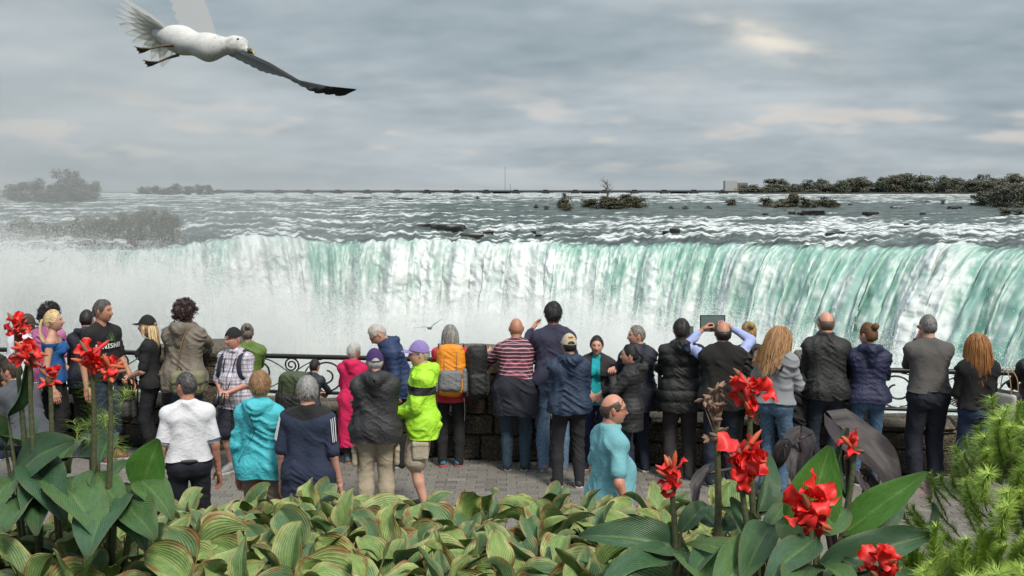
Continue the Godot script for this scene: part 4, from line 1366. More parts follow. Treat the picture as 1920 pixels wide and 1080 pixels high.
		{"id": "tealpolo", "px": 1150, "py": 737, "d": 7.6, "yaw": 108, "look": -12, "close": true, "style": "bald", "thick": 0.006, "hair": Color(0.06, 0.04, 0.03), "skin": Color(0.52, 0.26, 0.18), "wide": 1.12, "girth": 1.02, "belly": 0.42, "label": "balding man with glasses in pale teal polo shirt", "arm_l": "down", "arm_r": [Vector3(0.16, -0.49, 0.03), Vector3(0.6, 0, -1)], "layers": [tee("polo_shirt", Color(0.17, 0.42, 0.47), {"hem": 0.74, "collar": 0.024, "sleeve": 0.36, "cell": 0.012, "t": 0.016})], "bottom": {"c": Color(0.05, 0.05, 0.07)}},
	]

# ================================================================ what people wear and carry
func who(id: String) -> Dictionary:
	for sp in cast:
		if sp.id == id: return sp
	return {}

func on_body(sp: Dictionary, joint: String, off: Vector3) -> Vector3:
	return (sp.joints[joint] + sp.joints.spine * off) * sp.s

func band(parent: Node, called: String, pts: Array, width: float, m: Material, thick := 0.22) -> MeshInstance3D:
	# a flat strap: rounded strip that lies along the points
	var c := Curve3D.new()
	for k in pts.size():
		var t: Vector3 = ((pts[mini(k + 1, pts.size() - 1)] as Vector3) - (pts[maxi(k - 1, 0)] as Vector3)) / 6.0
		c.add_point(pts[k], -t, t)
	var q := []
	var n := pts.size() * 5
	for k in n + 1: q.append(c.sample_baked(c.get_baked_length() * k / n, true))
	var g := Geo.new()
	tube(g, q, [width * 0.5], 8, thick)
	return put(called, g.mesh(), m, parent)

func soft(size: Vector3, r: float, cell := 0.012, amp := 0.0) -> Geo:
	var h := size * 0.5 - Vector3.ONE * r
	var f := Field.new(-size * 0.5 - Vector3.ONE * cell * 3, size * 0.5 + Vector3.ONE * cell * 3, cell)
	var nx := maxi(1, int(ceil(h.x * 2.0 / r)))
	var nz := maxi(1, int(ceil(h.z * 2.0 / r)))
	for a in nx + 1:
		for b in nz + 1:
			var x := lerpf(-h.x, h.x, a / float(nx))
			var z := lerpf(-h.z, h.z, b / float(nz))
			f.cap(Vector3(x, -h.y, z), Vector3(x, h.y, z), r, r * 0.92, r * 0.8)
	var g := Geo.new()
	f.net(g)
	if amp > 0.0: rumple(g, amp, int(size.x * 1000.0))
	return g

func slab(parent: Node, called: String, size: Vector3, m: Material, t: Transform3D, b := 0.004) -> MeshInstance3D:
	var g := Geo.new()
	bevel_box(g, Vector3.ZERO, size, b)
	return put(called, g.mesh(), m, parent, t)

func backpack(parent: Node, c: Color, side: Color, t: Transform3D, size := Vector3(0.30, 0.46, 0.18)) -> void:
	var m := cloth_mat("shell", c)
	var d := cloth_mat("shell", side)
	var o := put("pack_body", soft(size, 0.075, 0.014, 0.012).mesh(), m, parent, t)
	put("front_pocket", soft(Vector3(size.x * 0.78, size.y * 0.42, 0.09), 0.04, 0.011, 0.007).mesh(), d if side != c else m, o, Transform3D(Basis(), Vector3(0, -size.y * 0.2, -size.z * 0.5)))
	put("lid", soft(Vector3(size.x * 0.86, 0.13, size.z * 0.9), 0.05, 0.012, 0.006).mesh(), m, o, Transform3D(Basis(), Vector3(0, size.y * 0.42, -0.01)))
	for sd in [-1, 1]:
		put("side_panel", soft(Vector3(0.06, size.y * 0.5, size.z * 0.8), 0.028, 0.01, 0.004).mesh(), d, o, Transform3D(Basis(), Vector3(sd * size.x * 0.48, -size.y * 0.2, 0)))
		band(o, "buckle_strap", [Vector3(sd * size.x * 0.22, size.y * 0.40, -size.z * 0.52), Vector3(sd * size.x * 0.22, size.y * 0.05, -size.z * 0.60), Vector3(sd * size.x * 0.22, -size.y * 0.2, -size.z * 0.80)], 0.018, d)
	band(o, "handle", [Vector3(-0.04, size.y * 0.48, size.z * 0.3), Vector3(0, size.y * 0.56, size.z * 0.3), Vector3(0.04, size.y * 0.48, size.z * 0.3)], 0.018, d)

func lettering(parent: Node, called: String, words: String, height: float, m: Material, place: Callable) -> void:
	# flat print that follows a curved surface: each glyph's points go through place(x, y)
	var tm := TextMesh.new()
	tm.text = words
	var fo := SystemFont.new()
	fo.font_names = PackedStringArray(["Droid Sans"])
	fo.font_weight = 700
	tm.font = fo
	tm.font_size = 24
	tm.pixel_size = height / 24.0
	tm.depth = 0.0015
	tm.curve_step = 2.0
	var a := tm.get_mesh_arrays() if tm.has_method("get_mesh_arrays") else tm.surface_get_arrays(0)
	var g := Geo.new()
	for p in a[Mesh.ARRAY_VERTEX]: g.v.append(place.call(p.x, p.y, p.z))
	if a[Mesh.ARRAY_INDEX]: g.i = a[Mesh.ARRAY_INDEX]
	else:
		for k in g.v.size(): g.i.append(k)
	put(called, g.mesh(), m, parent)

func glasses(sp: Dictionary, m: Material) -> void:
	var T := Transform3D(sp.joints.hb.scaled(Vector3.ONE * sp.s), sp.joints.head * sp.s)
	var g := Geo.new()
	for sd in [-1.0, 1.0]:
		var pts := []
		for k in 15:
			var a := TAU * k / 14.0
			pts.append(T * Vector3(sd * 0.033 + cos(a) * 0.024, 0.008 + sin(a) * 0.017, 0.103 - 0.006 * absf(cos(a))))
		tube(g, pts, [0.0022], 5)
		tube(g, [T * Vector3(sd * 0.058, 0.014, 0.094), T * Vector3(sd * 0.081, 0.016, 0.03), T * Vector3(sd * 0.083, 0.012, -0.02)], [0.0024], 5)
	tube(g, [T * Vector3(-0.010, 0.012, 0.108), T * Vector3(0.010, 0.012, 0.108)], [0.0022], 5)
	put("glasses", g.mesh(), m, sp.node)

func device(sp: Dictionary, called: String, size: Vector3, where: Vector3, turn: Basis, label: String) -> void:
	# a phone, tablet or camera is held, so it is a thing of its own, placed where the hands are
	var o := thing(called, label, "camera" if called == "photo_camera" else called)
	o.transform = sp.node.transform * Transform3D(turn, where)
	slab(o, "casing", size, mat("device_black", lin(0.012, 0.012, 0.014), 0.3), Transform3D(), 0.006)
	if called != "photo_camera":
		slab(o, "screen", Vector3(size.x * 0.92, size.y * 0.9, 0.0015), mat("device_screen", lin(0.12, 0.17, 0.17), 0.08), Transform3D(Basis(), Vector3(0, 0, -size.z * 0.5 - 0.001)), 0.0003)
	else:
		var g := Geo.new()
		tube(g, [Vector3(0, 0, size.z * 0.4), Vector3(0, 0, size.z * 0.5 + 0.06)], [0.034, 0.036], 16)
		put("lens", g.mesh(), mat("device_black", Color.BLACK), o)
		slab(o, "viewfinder", Vector3(0.05, 0.03, 0.05), mat("device_black", Color.BLACK), Transform3D(Basis(), Vector3(0, size.y * 0.5 + 0.012, 0)))

func add_extras() -> void:
	var black := cloth_mat("shell", Color(0.012, 0.012, 0.013))
	var white := mat("white_print", lin(0.72, 0.72, 0.72), 0.7)
	var sp: Dictionary
	var N: Node3D
	var s: float
	# lettering on the black T-shirt, and a green line print above it
	sp = who("printed")
	var C: Vector3 = sp.joints.chest * sp.s
	var chest := func(x: float, y: float, z: float) -> Vector3:
		var a := x / 0.16
		return C + Vector3(sin(a) * 0.215, y, cos(a) * 0.128 + 0.012 + z)
	lettering(sp.node, "lettering", "FINISHER", 0.075, white, func(x: float, y: float, z: float) -> Vector3: return chest.call(x * 0.9, y - 0.045, z))
	var g := Geo.new()
	for k in 9:
		var a := lerpf(-1.2, 1.2, k / 8.0)
		var pts := []
		for q in 5: pts.append(chest.call(sin(a) * q * 0.018, 0.01 + cos(a) * q * 0.026 - 0.004 * q * q * absf(a), 0.002))
		tube(g, pts, [0.0028], 4)
	put("leaf_print", g.mesh(), mat("green_print", lin(0.10, 0.22, 0.06), 0.8), sp.node)
	# the woman with the black cap: lettering, camera
	sp = who("blackcap")
	s = sp.s
	C = sp.joints.chest * s
	lettering(sp.node, "lettering", "FINISHER", 0.06, white, func(x: float, y: float, z: float) -> Vector3:
		var a := x / 0.15
		return C + Vector3(sin(a) * 0.175, y - 0.02, cos(a) * 0.15 + 0.014 + z))
	var hands_mid: Vector3 = (sp.joints.wr_l + sp.joints.wr_r) * 0.5 * s
	device(sp, "photo_camera", Vector3(0.14, 0.10, 0.07), hands_mid + Vector3(0, 0.02, 0.10), Basis(Vector3.RIGHT, 0.3), "black camera in the hands of the woman with the black cap")
	# parka: shoulder bag and its tan strap
	sp = who("curly")
	s = sp.s
	N = sp.node
	var bag := thing("shoulder_bag", "olive canvas shoulder bag with tan leather strap hanging behind the khaki parka", "bag")
	bag.transform = N.transform * Transform3D(Basis(Vector3.UP, PI + 0.15), Vector3(-0.14, 0.90, -0.27) * s)
	var olive := cloth_mat("cloth", Color(0.16, 0.16, 0.085))
	var tanl := cloth_mat("leather", Color(0.36, 0.19, 0.075))
	put("bag_body", soft(Vector3(0.36, 0.25, 0.17), 0.06, 0.012, 0.008).mesh(), olive, bag)
	put("flap", soft(Vector3(0.37, 0.15, 0.19), 0.05, 0.012, 0.006).mesh(), cloth_mat("cloth", Color(0.20, 0.20, 0.11)), bag, Transform3D(Basis(), Vector3(0, 0.06, 0.012)))
	var buckle := cloth_mat("leather", Color(0.11, 0.045, 0.022))
	band(bag, "buckle_strap", [Vector3(0.02, 0.12, 0.10), Vector3(0.02, 0.03, 0.115), Vector3(0.02, -0.06, 0.10)], 0.03, buckle)
	band(bag, "side_strap", [Vector3(0.15, 0.08, 0.085), Vector3(0.155, 0.0, 0.09), Vector3(0.15, -0.06, 0.085)], 0.022, buckle)
	var T: Transform3D = bag.transform.affine_inverse() * N.transform
	band(bag, "strap", [T * (Vector3(0.02, 0.92, -0.235) * s), T * (Vector3(-0.02, 1.12, -0.215) * s), T * (Vector3(-0.055, 1.32, -0.195) * s), T * (Vector3(-0.09, 1.475, -0.085) * s), T * (Vector3(-0.09, 1.47, 0.04) * s)], 0.05, tanl)
	# phone of the woman in green
	sp = who("green")
	device(sp, "phone", Vector3(0.15, 0.075, 0.01), sp.joints.wr_r * sp.s + Vector3(0.02, 0.05, 0.08), Basis(), "phone held up by the woman in moss green")
	# plaid shirt: straps and binoculars
	sp = who("plaid")
	s = sp.s
	for sd in [-1, 1]:
		band(sp.node, "shoulder_strap", [on_body(sp, "neck", Vector3(sd * 0.115, -0.02, -0.10)), on_body(sp, "neck", Vector3(sd * 0.115, 0.022, -0.01)), on_body(sp, "neck", Vector3(sd * 0.125, -0.08, 0.115)), on_body(sp, "chest", Vector3(sd * 0.15, -0.08, 0.135)), on_body(sp, "chest", Vector3(sd * 0.19, -0.16, 0.08))], 0.055, cloth_mat("cloth", Color(0.02, 0.022, 0.045)), 0.2)
		band(sp.node, "neck_strap", [on_body(sp, "neck", Vector3(sd * 0.075, 0.03, 0.0)), on_body(sp, "neck", Vector3(sd * 0.07, -0.10, 0.125)), on_body(sp, "chest", Vector3(sd * 0.055, -0.12, 0.175)), on_body(sp, "waist", Vector3(sd * 0.05, 0.0, 0.23))], 0.016, black)
	var bino := thing("binoculars", "black binoculars in the hands of the man in the plaid shirt", "binoculars")
	bino.transform = sp.node.transform * Transform3D(Basis(Vector3.RIGHT, 1.2), (sp.joints.wr_l + sp.joints.wr_r) * 0.5 * s + Vector3(0, -0.05, 0.085))
	for sd in [-1, 1]:
		g = Geo.new()
		tube(g, [Vector3(sd * 0.036, 0, -0.06), Vector3(sd * 0.036, 0, -0.02), Vector3(sd * 0.036, 0, 0.0), Vector3(sd * 0.036, 0, 0.07)], [0.02, 0.022, 0.031, 0.034], 14)
		put("barrel", g.mesh(), mat("device_black", Color.BLACK), bino)
	slab(bino, "bridge", Vector3(0.05, 0.02, 0.05), mat("device_black", Color.BLACK), Transform3D())
	# red jacket: orange pack
	sp = who("red")
	var pack := thing("backpack", "orange hiking backpack with grey side pockets on the red jacket", "backpack")
	pack.transform = sp.node.transform * Transform3D(sp.joints.spine, on_body(sp, "chest", Vector3(-0.01, -0.11, -0.215)))
	backpack(pack, Color(0.80, 0.27, 0.01), Color(0.17, 0.17, 0.18), Transform3D(), Vector3(0.31, 0.52, 0.19))
	for sd in [-1, 1]:
		band(pack, "shoulder_strap", [Vector3(sd * 0.09, 0.20, 0.09), Vector3(sd * 0.12, 0.30, 0.16), Vector3(sd * 0.13, 0.22, 0.32), Vector3(sd * 0.16, 0.0, 0.33)], 0.05, cloth_mat("shell", Color(0.17, 0.17, 0.18)))
		band(pack, "webbing", [Vector3(sd * 0.14, -0.24, 0.04), Vector3(sd * 0.155, -0.42, 0.03), Vector3(sd * 0.15, -0.56, 0.035)], 0.025, cloth_mat("shell", Color(0.17, 0.17, 0.18)))
	# packs left on the wall
	for a in [["olive green backpack lying on the wall beside the child", 553, 738, 12.0, Color(0.055, 0.075, 0.035), Color(0.016, 0.017, 0.016), -0.3, Vector3(0.36, 0.42, 0.26)], ["black backpack hung on the stone pillar beside the striped shirt", 893, 700, 11.75, Color(0.012, 0.012, 0.013), Color(0.02, 0.02, 0.022), 0.25, Vector3(0.24, 0.56, 0.17)], ["black rucksack propped on the wall by the woman with the black cap", 228, 752, 12.25, Color(0.014, 0.014, 0.016), Color(0.03, 0.03, 0.033), 0.1, Vector3(0.30, 0.42, 0.2)]]:
		pack = thing("backpack", a[0], "backpack", at(a[1], a[2], a[3]), PI + a[6])
		backpack(pack, a[4], a[5], Transform3D(), a[7])
		band(pack, "shoulder_strap", [Vector3(-0.08, 0.22, 0.08), Vector3(-0.12, 0.3, 0.12), Vector3(-0.15, 0.1, 0.14), Vector3(-0.13, -0.2, 0.1)], 0.045, cloth_mat("shell", a[5]))
	# cap badge
	sp = who("beigecap")
	T = Transform3D(sp.joints.hb.scaled(Vector3.ONE * sp.s), sp.joints.head * sp.s)
	var cap_at := func(x: float, y: float, z: float) -> Vector3:
		var t := PI + x / 0.10
		var p := head_point(t, clampf(y / 0.119, -0.9, 0.98))
		var nn := Vector3(p.x / 0.0058, p.y / 0.0142, p.z / 0.0094).normalized()
		return T * (p + nn * (0.019 + z) + Vector3(0, 0.004, 0))
	g = Geo.new()
	for k in 24:
		var a := TAU * k / 24.0
		g.v.append(cap_at.call(cos(a) * 0.034, 0.088 + sin(a) * 0.013, 0.0))
	g.v.append(cap_at.call(0.0, 0.088, 0.0015))
	for k in 24: g.i.append_array(PackedInt32Array([24, (k + 1) % 24, k]))
	put("badge", g.mesh(), mat("badge_yellow", lin(0.55, 0.25, 0.03), 0.8), sp.node)
	lettering(sp.node, "lettering", "Hard Rock", 0.017, mat("badge_red", lin(0.16, 0.02, 0.015), 0.8), func(x: float, y: float, z: float) -> Vector3: return cap_at.call(x, 0.088 + y, 0.003 + z))
	# phones and a tablet
	sp = who("puffer")
	device(sp, "phone", Vector3(0.075, 0.15, 0.01), on_body(sp, "head", Vector3(0.0, -0.04, 0.0)) + Vector3(-0.13, -0.01, 0.2), Basis(), "phone held up beside the head of the man in the puffer jacket")
	sp = who("vest")
	device(sp, "tablet", Vector3(0.27, 0.18, 0.012), (sp.joints.wr_l + sp.joints.wr_r) * 0.5 * sp.s + Vector3(0.03, 0.055, 0.05), Basis(), "black tablet held up over the head of the man in the charcoal vest")
	sp = who("ginger")
	device(sp, "phone", Vector3(0.075, 0.15, 0.01), sp.joints.wr_r * sp.s + Vector3(0.03, 0.03, 0.10), Basis(Vector3.RIGHT, 0.9), "white phone in the hand of the girl in the grey sweatshirt")
	band(sp.node, "bag_strap", [on_body(sp, "neck", Vector3(-0.12, -0.16, -0.14)), on_body(sp, "neck", Vector3(-0.13, -0.01, -0.03)), on_body(sp, "neck", Vector3(-0.12, -0.05, 0.09))], 0.035, black)
	# a jacket carried over the arm by the balding man
	sp = who("baldjacket")
	var drape := thing("carried_jacket", "black jacket hanging folded beside the balding man in the field jacket", "jacket")
	drape.transform = sp.node.transform * Transform3D(Basis(), Vector3(0.30, 0.78, 0.0) * sp.s)
	put("folded_cloth", soft(Vector3(0.20, 0.62, 0.14), 0.06, 0.014, 0.03).mesh(), cloth_mat("cloth", Color(0.010, 0.010, 0.011)), drape)
	put("collar", soft(Vector3(0.30, 0.14, 0.16), 0.06, 0.014, 0.02).mesh(), cloth_mat("cloth", Color(0.014, 0.014, 0.015)), drape, Transform3D(Basis(Vector3.BACK, 0.3), Vector3(-0.02, 0.28, 0)))
	# belts
	for id in ["greyshirt", "whitepolo"]:
		sp = who(id)
		g = Geo.new()
		var pts := []
		var gr: float = sp.get("girth", 1.0)
		for k in 33:
			var a := TAU * k / 32.0
			pts.append((sp.joints.pelvis + Vector3(sin(a) * 0.183 * gr, 0.035 if id == "greyshirt" else 0.025, cos(a) * 0.122 * gr - 0.004)) * sp.s)
		tube(g, pts, [0.019], 6, 1.0)
		put("belt", g.mesh(), cloth_mat("leather", Color(0.013, 0.012, 0.012)), sp.node)
	# sleeve trim of the white polo
	sp = who("whitepolo")
	for q in ["l", "r"]:
		g = Geo.new()
		var sh: Vector3 = sp.joints["sh_" + q]
		var el: Vector3 = sp.joints["el_" + q]
		var e: Vector3 = sh.lerp(el, 0.83) * sp.s
		var ax := (el - sh).normalized()
		var u := ax.cross(Vector3.FORWARD).normalized()
		var w := ax.cross(u)
		var pts := []
		for k in 21: pts.append(e + (u * cos(TAU * k / 20.0) + w * sin(TAU * k / 20.0)) * 0.0685 * sp.s)
		tube(g, pts, [0.0045], 5)
		put("sleeve_trim", g.mesh(), mat("navy_trim", lin(0.02, 0.04, 0.10), 0.8), sp.node)
	# three white stripes on each shoulder of the navy T-shirt
	sp = who("navytee")
	for q in ["l", "r"]:
		var sh: Vector3 = sp.joints["sh_" + q]
		var el: Vector3 = sp.joints["el_" + q]
		var sd := 1.0 if q == "l" else -1.0
		for k in 3:
			var pts := []
			for m in 6:
				var a: Vector3 = sh.lerp(el, 0.02 + 0.12 * m) * sp.s
				pts.append(a + Vector3(sd * 0.050, 0.028 - 0.003 * m, -0.055 + 0.022 * k - 0.006 * m).normalized() * 0.082 * sp.s)
			band(sp.node, "stripe", pts, 0.010, white, 0.5)
	# aqua windbreaker: thin strap across the back
	sp = who("aqua")
	band(sp.node, "strap", [on_body(sp, "neck", Vector3(0.02, -0.06, -0.175)), on_body(sp, "chest", Vector3(-0.02, -0.04, -0.178)), on_body(sp, "waist", Vector3(0.06, 0.05, -0.168)), on_body(sp, "waist", Vector3(0.13, -0.06, -0.150)), on_body(sp, "waist", Vector3(0.19, -0.14, -0.06))], 0.014, black)
	# pockets
	for id in ["greyjacket", "lime"]:
		sp = who(id)
		for q in ["l", "r"]:
			var sd := 1.0 if q == "l" else -1.0
			var hip: Vector3 = sp.joints["hip_" + q]
			var kn: Vector3 = sp.joints["kn_" + q]
			var p: Vector3 = hip.lerp(kn, 0.55 if id == "lime" else 0.62) * sp.s + Vector3(sd * 0.112, 0, -0.02) * sp.s
			var o := put("cargo_pocket", soft(Vector3(0.045, 0.17, 0.15), 0.02, 0.009, 0.003).mesh(), cloth_mat("cloth", sp.bottom.c * 0.96), sp.node, Transform3D(Basis(), p))
			put("pocket_flap", soft(Vector3(0.05, 0.055, 0.16), 0.018, 0.009, 0.002).mesh(), cloth_mat("cloth", sp.bottom.c * 1.03), o, Transform3D(Basis(), Vector3(sd * 0.004, 0.065, 0)))
	for id in ["tealpolo", "lime", "bowed"]: glasses(who(id), mat("device_black", Color.BLACK))
	# leopard boots and a handbag
	sp = who("redhead")
	s = sp.s
	var leo := mat("leopard", Color.WHITE, 0.8)
	leo.albedo_texture = noise_tex("leopard_spots", 0.035, lin(0.0, 0.0, 0.0), lin(0.75, 0.45, 0.22), 256, 1, FastNoiseLite.TYPE_CELLULAR)
	leo.uv1_triplanar = true
	leo.uv1_scale = Vector3.ONE * 3.5
	for q in ["l", "r"]:
		g = Geo.new()
		var kn: Vector3 = sp.joints["kn_" + q] * s
		var an: Vector3 = sp.joints["an_" + q] * s
		tube(g, [kn.lerp(an, 0.22), kn.lerp(an, 0.3), kn.lerp(an, 0.55), kn.lerp(an, 0.85), an + Vector3(0, -0.03, 0.01)], [0.072, 0.074, 0.070, 0.056, 0.058], 18)
		put("boot_shaft", g.mesh(), leo, sp.node)
	var hb := thing("handbag", "black and white handbag with brown straps on the red haired woman's arm", "handbag")
	hb.transform = sp.node.transform * Transform3D(Basis(Vector3.UP, PI * 0.5 + 0.5), Vector3(-0.31, 1.0, -0.03) * s)
	put("bag_body", soft(Vector3(0.32, 0.26, 0.14), 0.055, 0.012, 0.012).mesh(), black, hb)
	put("side_panel", soft(Vector3(0.30, 0.24, 0.05), 0.022, 0.011, 0.004).mesh(), cloth_mat("leather", Color(0.60, 0.58, 0.55)), hb, Transform3D(Basis(), Vector3(0, -0.01, 0.065)))
	for z in [0.07, -0.05]: band(hb, "handle", [Vector3(-0.10, 0.09, z), Vector3(-0.08, 0.26, z), Vector3(0.0, 0.36, z * 0.6), Vector3(0.08, 0.26, z), Vector3(0.10, 0.09, z)], 0.02, tanl)

# ================================================================ plaza, wall and railing
var wall_a: Vector3
var wall_dir: Vector3
var wall_in: Vector3
const WALL_H := 0.56

func wall_point(u: float, y: float, back: float) -> Vector3:
	return wall_a + wall_dir * u - wall_in * back + Vector3(0, y, 0)

func wall_u(px: float) -> float:
	# where the sight line of a picture column meets the wall's face
	var r := ray(px, 800.0)
	var n := wall_in
	var t := (wall_a - CAM).dot(n) / r.dot(n)
	return (CAM + r * t - wall_a).dot(wall_dir)

func stone_mesh(k: int) -> ArrayMesh:
	# a rough block of unit size: six faces of 5 x 5 points, rounded and uneven
	var g := Geo.new()
	for f in 6:
		var base := g.v.size()
		for a in 5:
			for b in 5:
				var p := Vector3.ZERO
				var ax := f >> 1
				p[ax] = 0.5 if f & 1 else -0.5
				p[(ax + 1) % 3] = a / 4.0 - 0.5
				p[(ax + 2) % 3] = b / 4.0 - 0.5
				var q := p
				for c in 3:
					var o1 := absf(p[(c + 1) % 3]) * 2.0
					var o2 := absf(p[(c + 2) % 3]) * 2.0
					q[c] *= 1.0 - 0.07 * pow(maxf(o1, o2), 6.0)
				q += Vector3(fine.get_noise_3d(p.x * 26 + k * 50, p.y * 26, p.z * 26), fine.get_noise_3d(p.x * 26, p.y * 26 + k * 50, p.z * 26 + 90), fine.get_noise_3d(p.x * 26 + 40, p.y * 26, p.z * 26 + k * 50)) * Vector3(0.07, 0.10, 0.16)
				g.v.append(q)
		for a in 4:
			for b in 4:
				var i0 := base + a * 5 + b
				if f & 1: g.quad(i0, i0 + 1, i0 + 6, i0 + 5)
				else: g.quad(i0, i0 + 5, i0 + 6, i0 + 1)
	g.smooth()
	return g.mesh()

func stone_mat(key: String, c: Color) -> StandardMaterial3D:
	if mats.has(key): return mats[key]
	var m := mat(key, c.linear_to_srgb(), 0.93)
	m.albedo_texture = noise_tex("stone_stains", 0.035, Color(0.30, 0.29, 0.27), Color(1.0, 0.98, 0.94), 512, 6)
	m.uv1_triplanar = true
	m.uv1_world_triplanar = true
	m.uv1_scale = Vector3.ONE * 1.3
	m.heightmap_enabled = true
	m.heightmap_texture = noise_tex("stone_relief", 0.06, Color.BLACK, Color.WHITE, 512, 6)
	m.heightmap_scale = 2.2
	return m

func build_wall() -> void:
	wall_a = on_level(300, 838, 0.0)
	var b := on_level(1800, 893, 0.0)
	wall_dir = (b - wall_a).normalized()
	wall_in = Vector3(-wall_dir.z, 0, wall_dir.x).normalized()
	if wall_in.z < 0: wall_in = -wall_in
	var turn := Basis(wall_dir, Vector3.UP, wall_dir.cross(Vector3.UP))
	var stones := []
	for k in 6: stones.append(stone_mesh(k))
	var tones := []
	for k in 5: tones.append(stone_mat("stone_%d" % k, [Color(0.22, 0.19, 0.155), Color(0.17, 0.153, 0.13), Color(0.26, 0.228, 0.186), Color(0.14, 0.13, 0.115), Color(0.20, 0.168, 0.134)][k]))
	var cap := []
	for k in 2: cap.append(stone_mat("cap_stone_%d" % k, [Color(0.36, 0.31, 0.25), Color(0.30, 0.262, 0.215)][k]))
	var mortar := stone_mat("mortar", Color(0.11, 0.10, 0.088))
	var u0 := wall_u(-420.0)
	var u1 := wall_u(2350.0)
	var wall := thing("stone_wall", "low rubble stone parapet wall along the edge of the gorge", "wall")
	var g := Geo.new()
	bevel_box(g, wall_point((u0 + u1) * 0.5, WALL_H * 0.5 - 0.08, 0.33), Vector3(u1 - u0, WALL_H - 0.02, 0.56), 0.01, turn)
	put("mortar_core", g.mesh(), mortar, wall)
	var lay := func(parent: Node, ua: float, ub: float, ya: float, yb: float, back: float, depth: float, lo: float, hi: float, shades: Array) -> void:
		var u := ua
		while u < ub - 0.05:
			var w := minf(rng.randf_range(lo, hi), ub - u)
			if ub - u - w < lo * 0.5: w = ub - u
			put("stone", stones[rng.randi() % 6], shades[rng.randi() % shades.size()], parent, Transform3D(turn * Basis.from_scale(Vector3(w - 0.012, yb - ya - 0.010, depth)), wall_point(u + w * 0.5, (ya + yb) * 0.5, back + depth * 0.5 + rng.randf_range(-0.02, 0.015))))
			u += w
	lay.call(wall, u0, u1, 0.0, 0.27, -0.015, 0.3, 0.35, 0.8, tones)
	lay.call(wall, u0, u1, 0.27, 0.47, 0.0, 0.3, 0.4, 0.9, tones)
	lay.call(wall, u0, u1, 0.47, WALL_H, -0.02, 0.66, 0.6, 1.1, cap)
	# pillars
	var centres := [wall_u(365), wall_u(915), wall_u(1572), wall_u(2200)]
	centres.push_front(centres[0] * 2.0 - centres[1])
	for k in centres.size():
		var c: float = centres[k]
		var pil := thing("stone_pillar", ["stone pillar beyond the cannas where the railing begins", "stone pillar that the person in the khaki parka leans on", "stone pillar between the orange backpack and the striped polo shirt", "stone pillar between the black field jacket and the navy puffer jacket", "stone pillar beyond the feathery shrub"][k], "pillar", Vector3.ZERO, 0.0, "stone pillars of the parapet")
		var hw := 0.40
		g = Geo.new()
		bevel_box(g, wall_point(c, 0.62, 0.30), Vector3(hw * 2 - 0.06, 1.24, 0.66), 0.01, turn)
		put("mortar_core", g.mesh(), mortar, pil)
		var y := 0.0
		for hgt in [0.30, 0.24, 0.27, 0.22]:
			lay.call(pil, c - hw, c + hw, y, y + hgt, -0.085, 0.3, 0.26, 0.55, tones)
			for sd in [-1, 1]:
				put("stone", stones[rng.randi() % 6], tones[rng.randi() % 5], pil, Transform3D(turn * Basis.from_scale(Vector3(0.16, hgt - 0.012, 0.48)), wall_point(c + sd * (hw - 0.075), y + hgt * 0.5, 0.44)))
			y += hgt
		put("capstone", stones[k % 6], cap[k % 2], pil, Transform3D(turn * Basis.from_scale(Vector3(hw * 2 + 0.10, 0.24, 0.86)), wall_point(c, y + 0.11, 0.30)))
	# iron railings between them
	var iron := grained("wrought_iron", lin(0.016, 0.014, 0.013), 0.42, "iron_grain", 0.08, 4.0, 0.3, 0.05)
	for k in centres.size() - 1:
		var ua: float = centres[k] + 0.36
		var ub: float = centres[k + 1] - 0.36
		var rail := thing("iron_railing", ["black scrolled iron railing behind the woman with the black cap", "black scrolled iron railing that the child leans on", "black scrolled iron railing behind the quilted puffer jacket and tablet holder", "black scrolled iron railing behind the grey shirt and the red haired woman"][k], "railing", Vector3.ZERO, 0.0, "railings of the parapet")
		var back := 0.34
		for h in [[1.10, 0.030, "top_rail"], [0.66, 0.022, "bottom_rail"]]:
			g = Geo.new()
			tube(g, [wall_point(ua, h[0], back), wall_point(ub, h[0], back)], [h[1]], 12)
			put(h[2], g.mesh(), iron, rail)
		var n := 2
		for m in n + 1:
			var u := lerpf(ua + 0.06, ub - 0.06, m / float(n))
			g = Geo.new()
			bevel_box(g, wall_point(u, 0.80, back), Vector3(0.05, 0.58, 0.05), 0.006, turn)
			put("post", g.mesh(), iron, rail)
		for m in n:
			var a := lerpf(ua + 0.06, ub - 0.06, m / float(n))
			var e := lerpf(ua + 0.06, ub - 0.06, (m + 1) / float(n))
			var mid := (a + e) * 0.5
			var w := e - a
			for sd in [-1, 1]:
				# diagonal bars with a collar where they cross
				var pts := []
				for q in 13:
					var f := q / 12.0
					pts.append(wall_point(lerpf(a + 0.30, e - 0.30, f), 0.88 + sd * 0.19 * (1.0 - 2.0 * smooth01(0, 1, f)) * 1.0, back))
				g = Geo.new()
				tube(g, pts, [0.0075], 6)
				put("cross_bar", g.mesh(), iron, rail)
				# the pair of spirals at the middle, one above the other
				pts = []
				for q in 40:
					var th := q / 39.0 * TAU * 2.1
					var r := 0.105 * (1.0 - 0.80 * q / 39.0)
					pts.append(wall_point(mid + sin(th) * r * 1.0, 0.88 + sd * (0.112 - cos(th) * r), back))
				g = Geo.new()
				tube(g, pts, [0.0105], 6)
				put("scroll", g.mesh(), iron, rail)
				# the large scroll at each end
				pts = []
				for q in 44:
					var f := q / 43.0
					var th := -PI * 0.5 + f * TAU * 1.45
					var r := 0.205 * (1.0 - 0.72 * f)
					pts.append(wall_point((a + 0.26 if sd < 0 else e - 0.26) - sd * -cos(th) * r * 1.15, 0.88 + sin(th) * r, back))
				g = Geo.new()
				tube(g, pts, [0.0115], 6)
				put("scroll", g.mesh(), iron, rail)
			g = Geo.new()
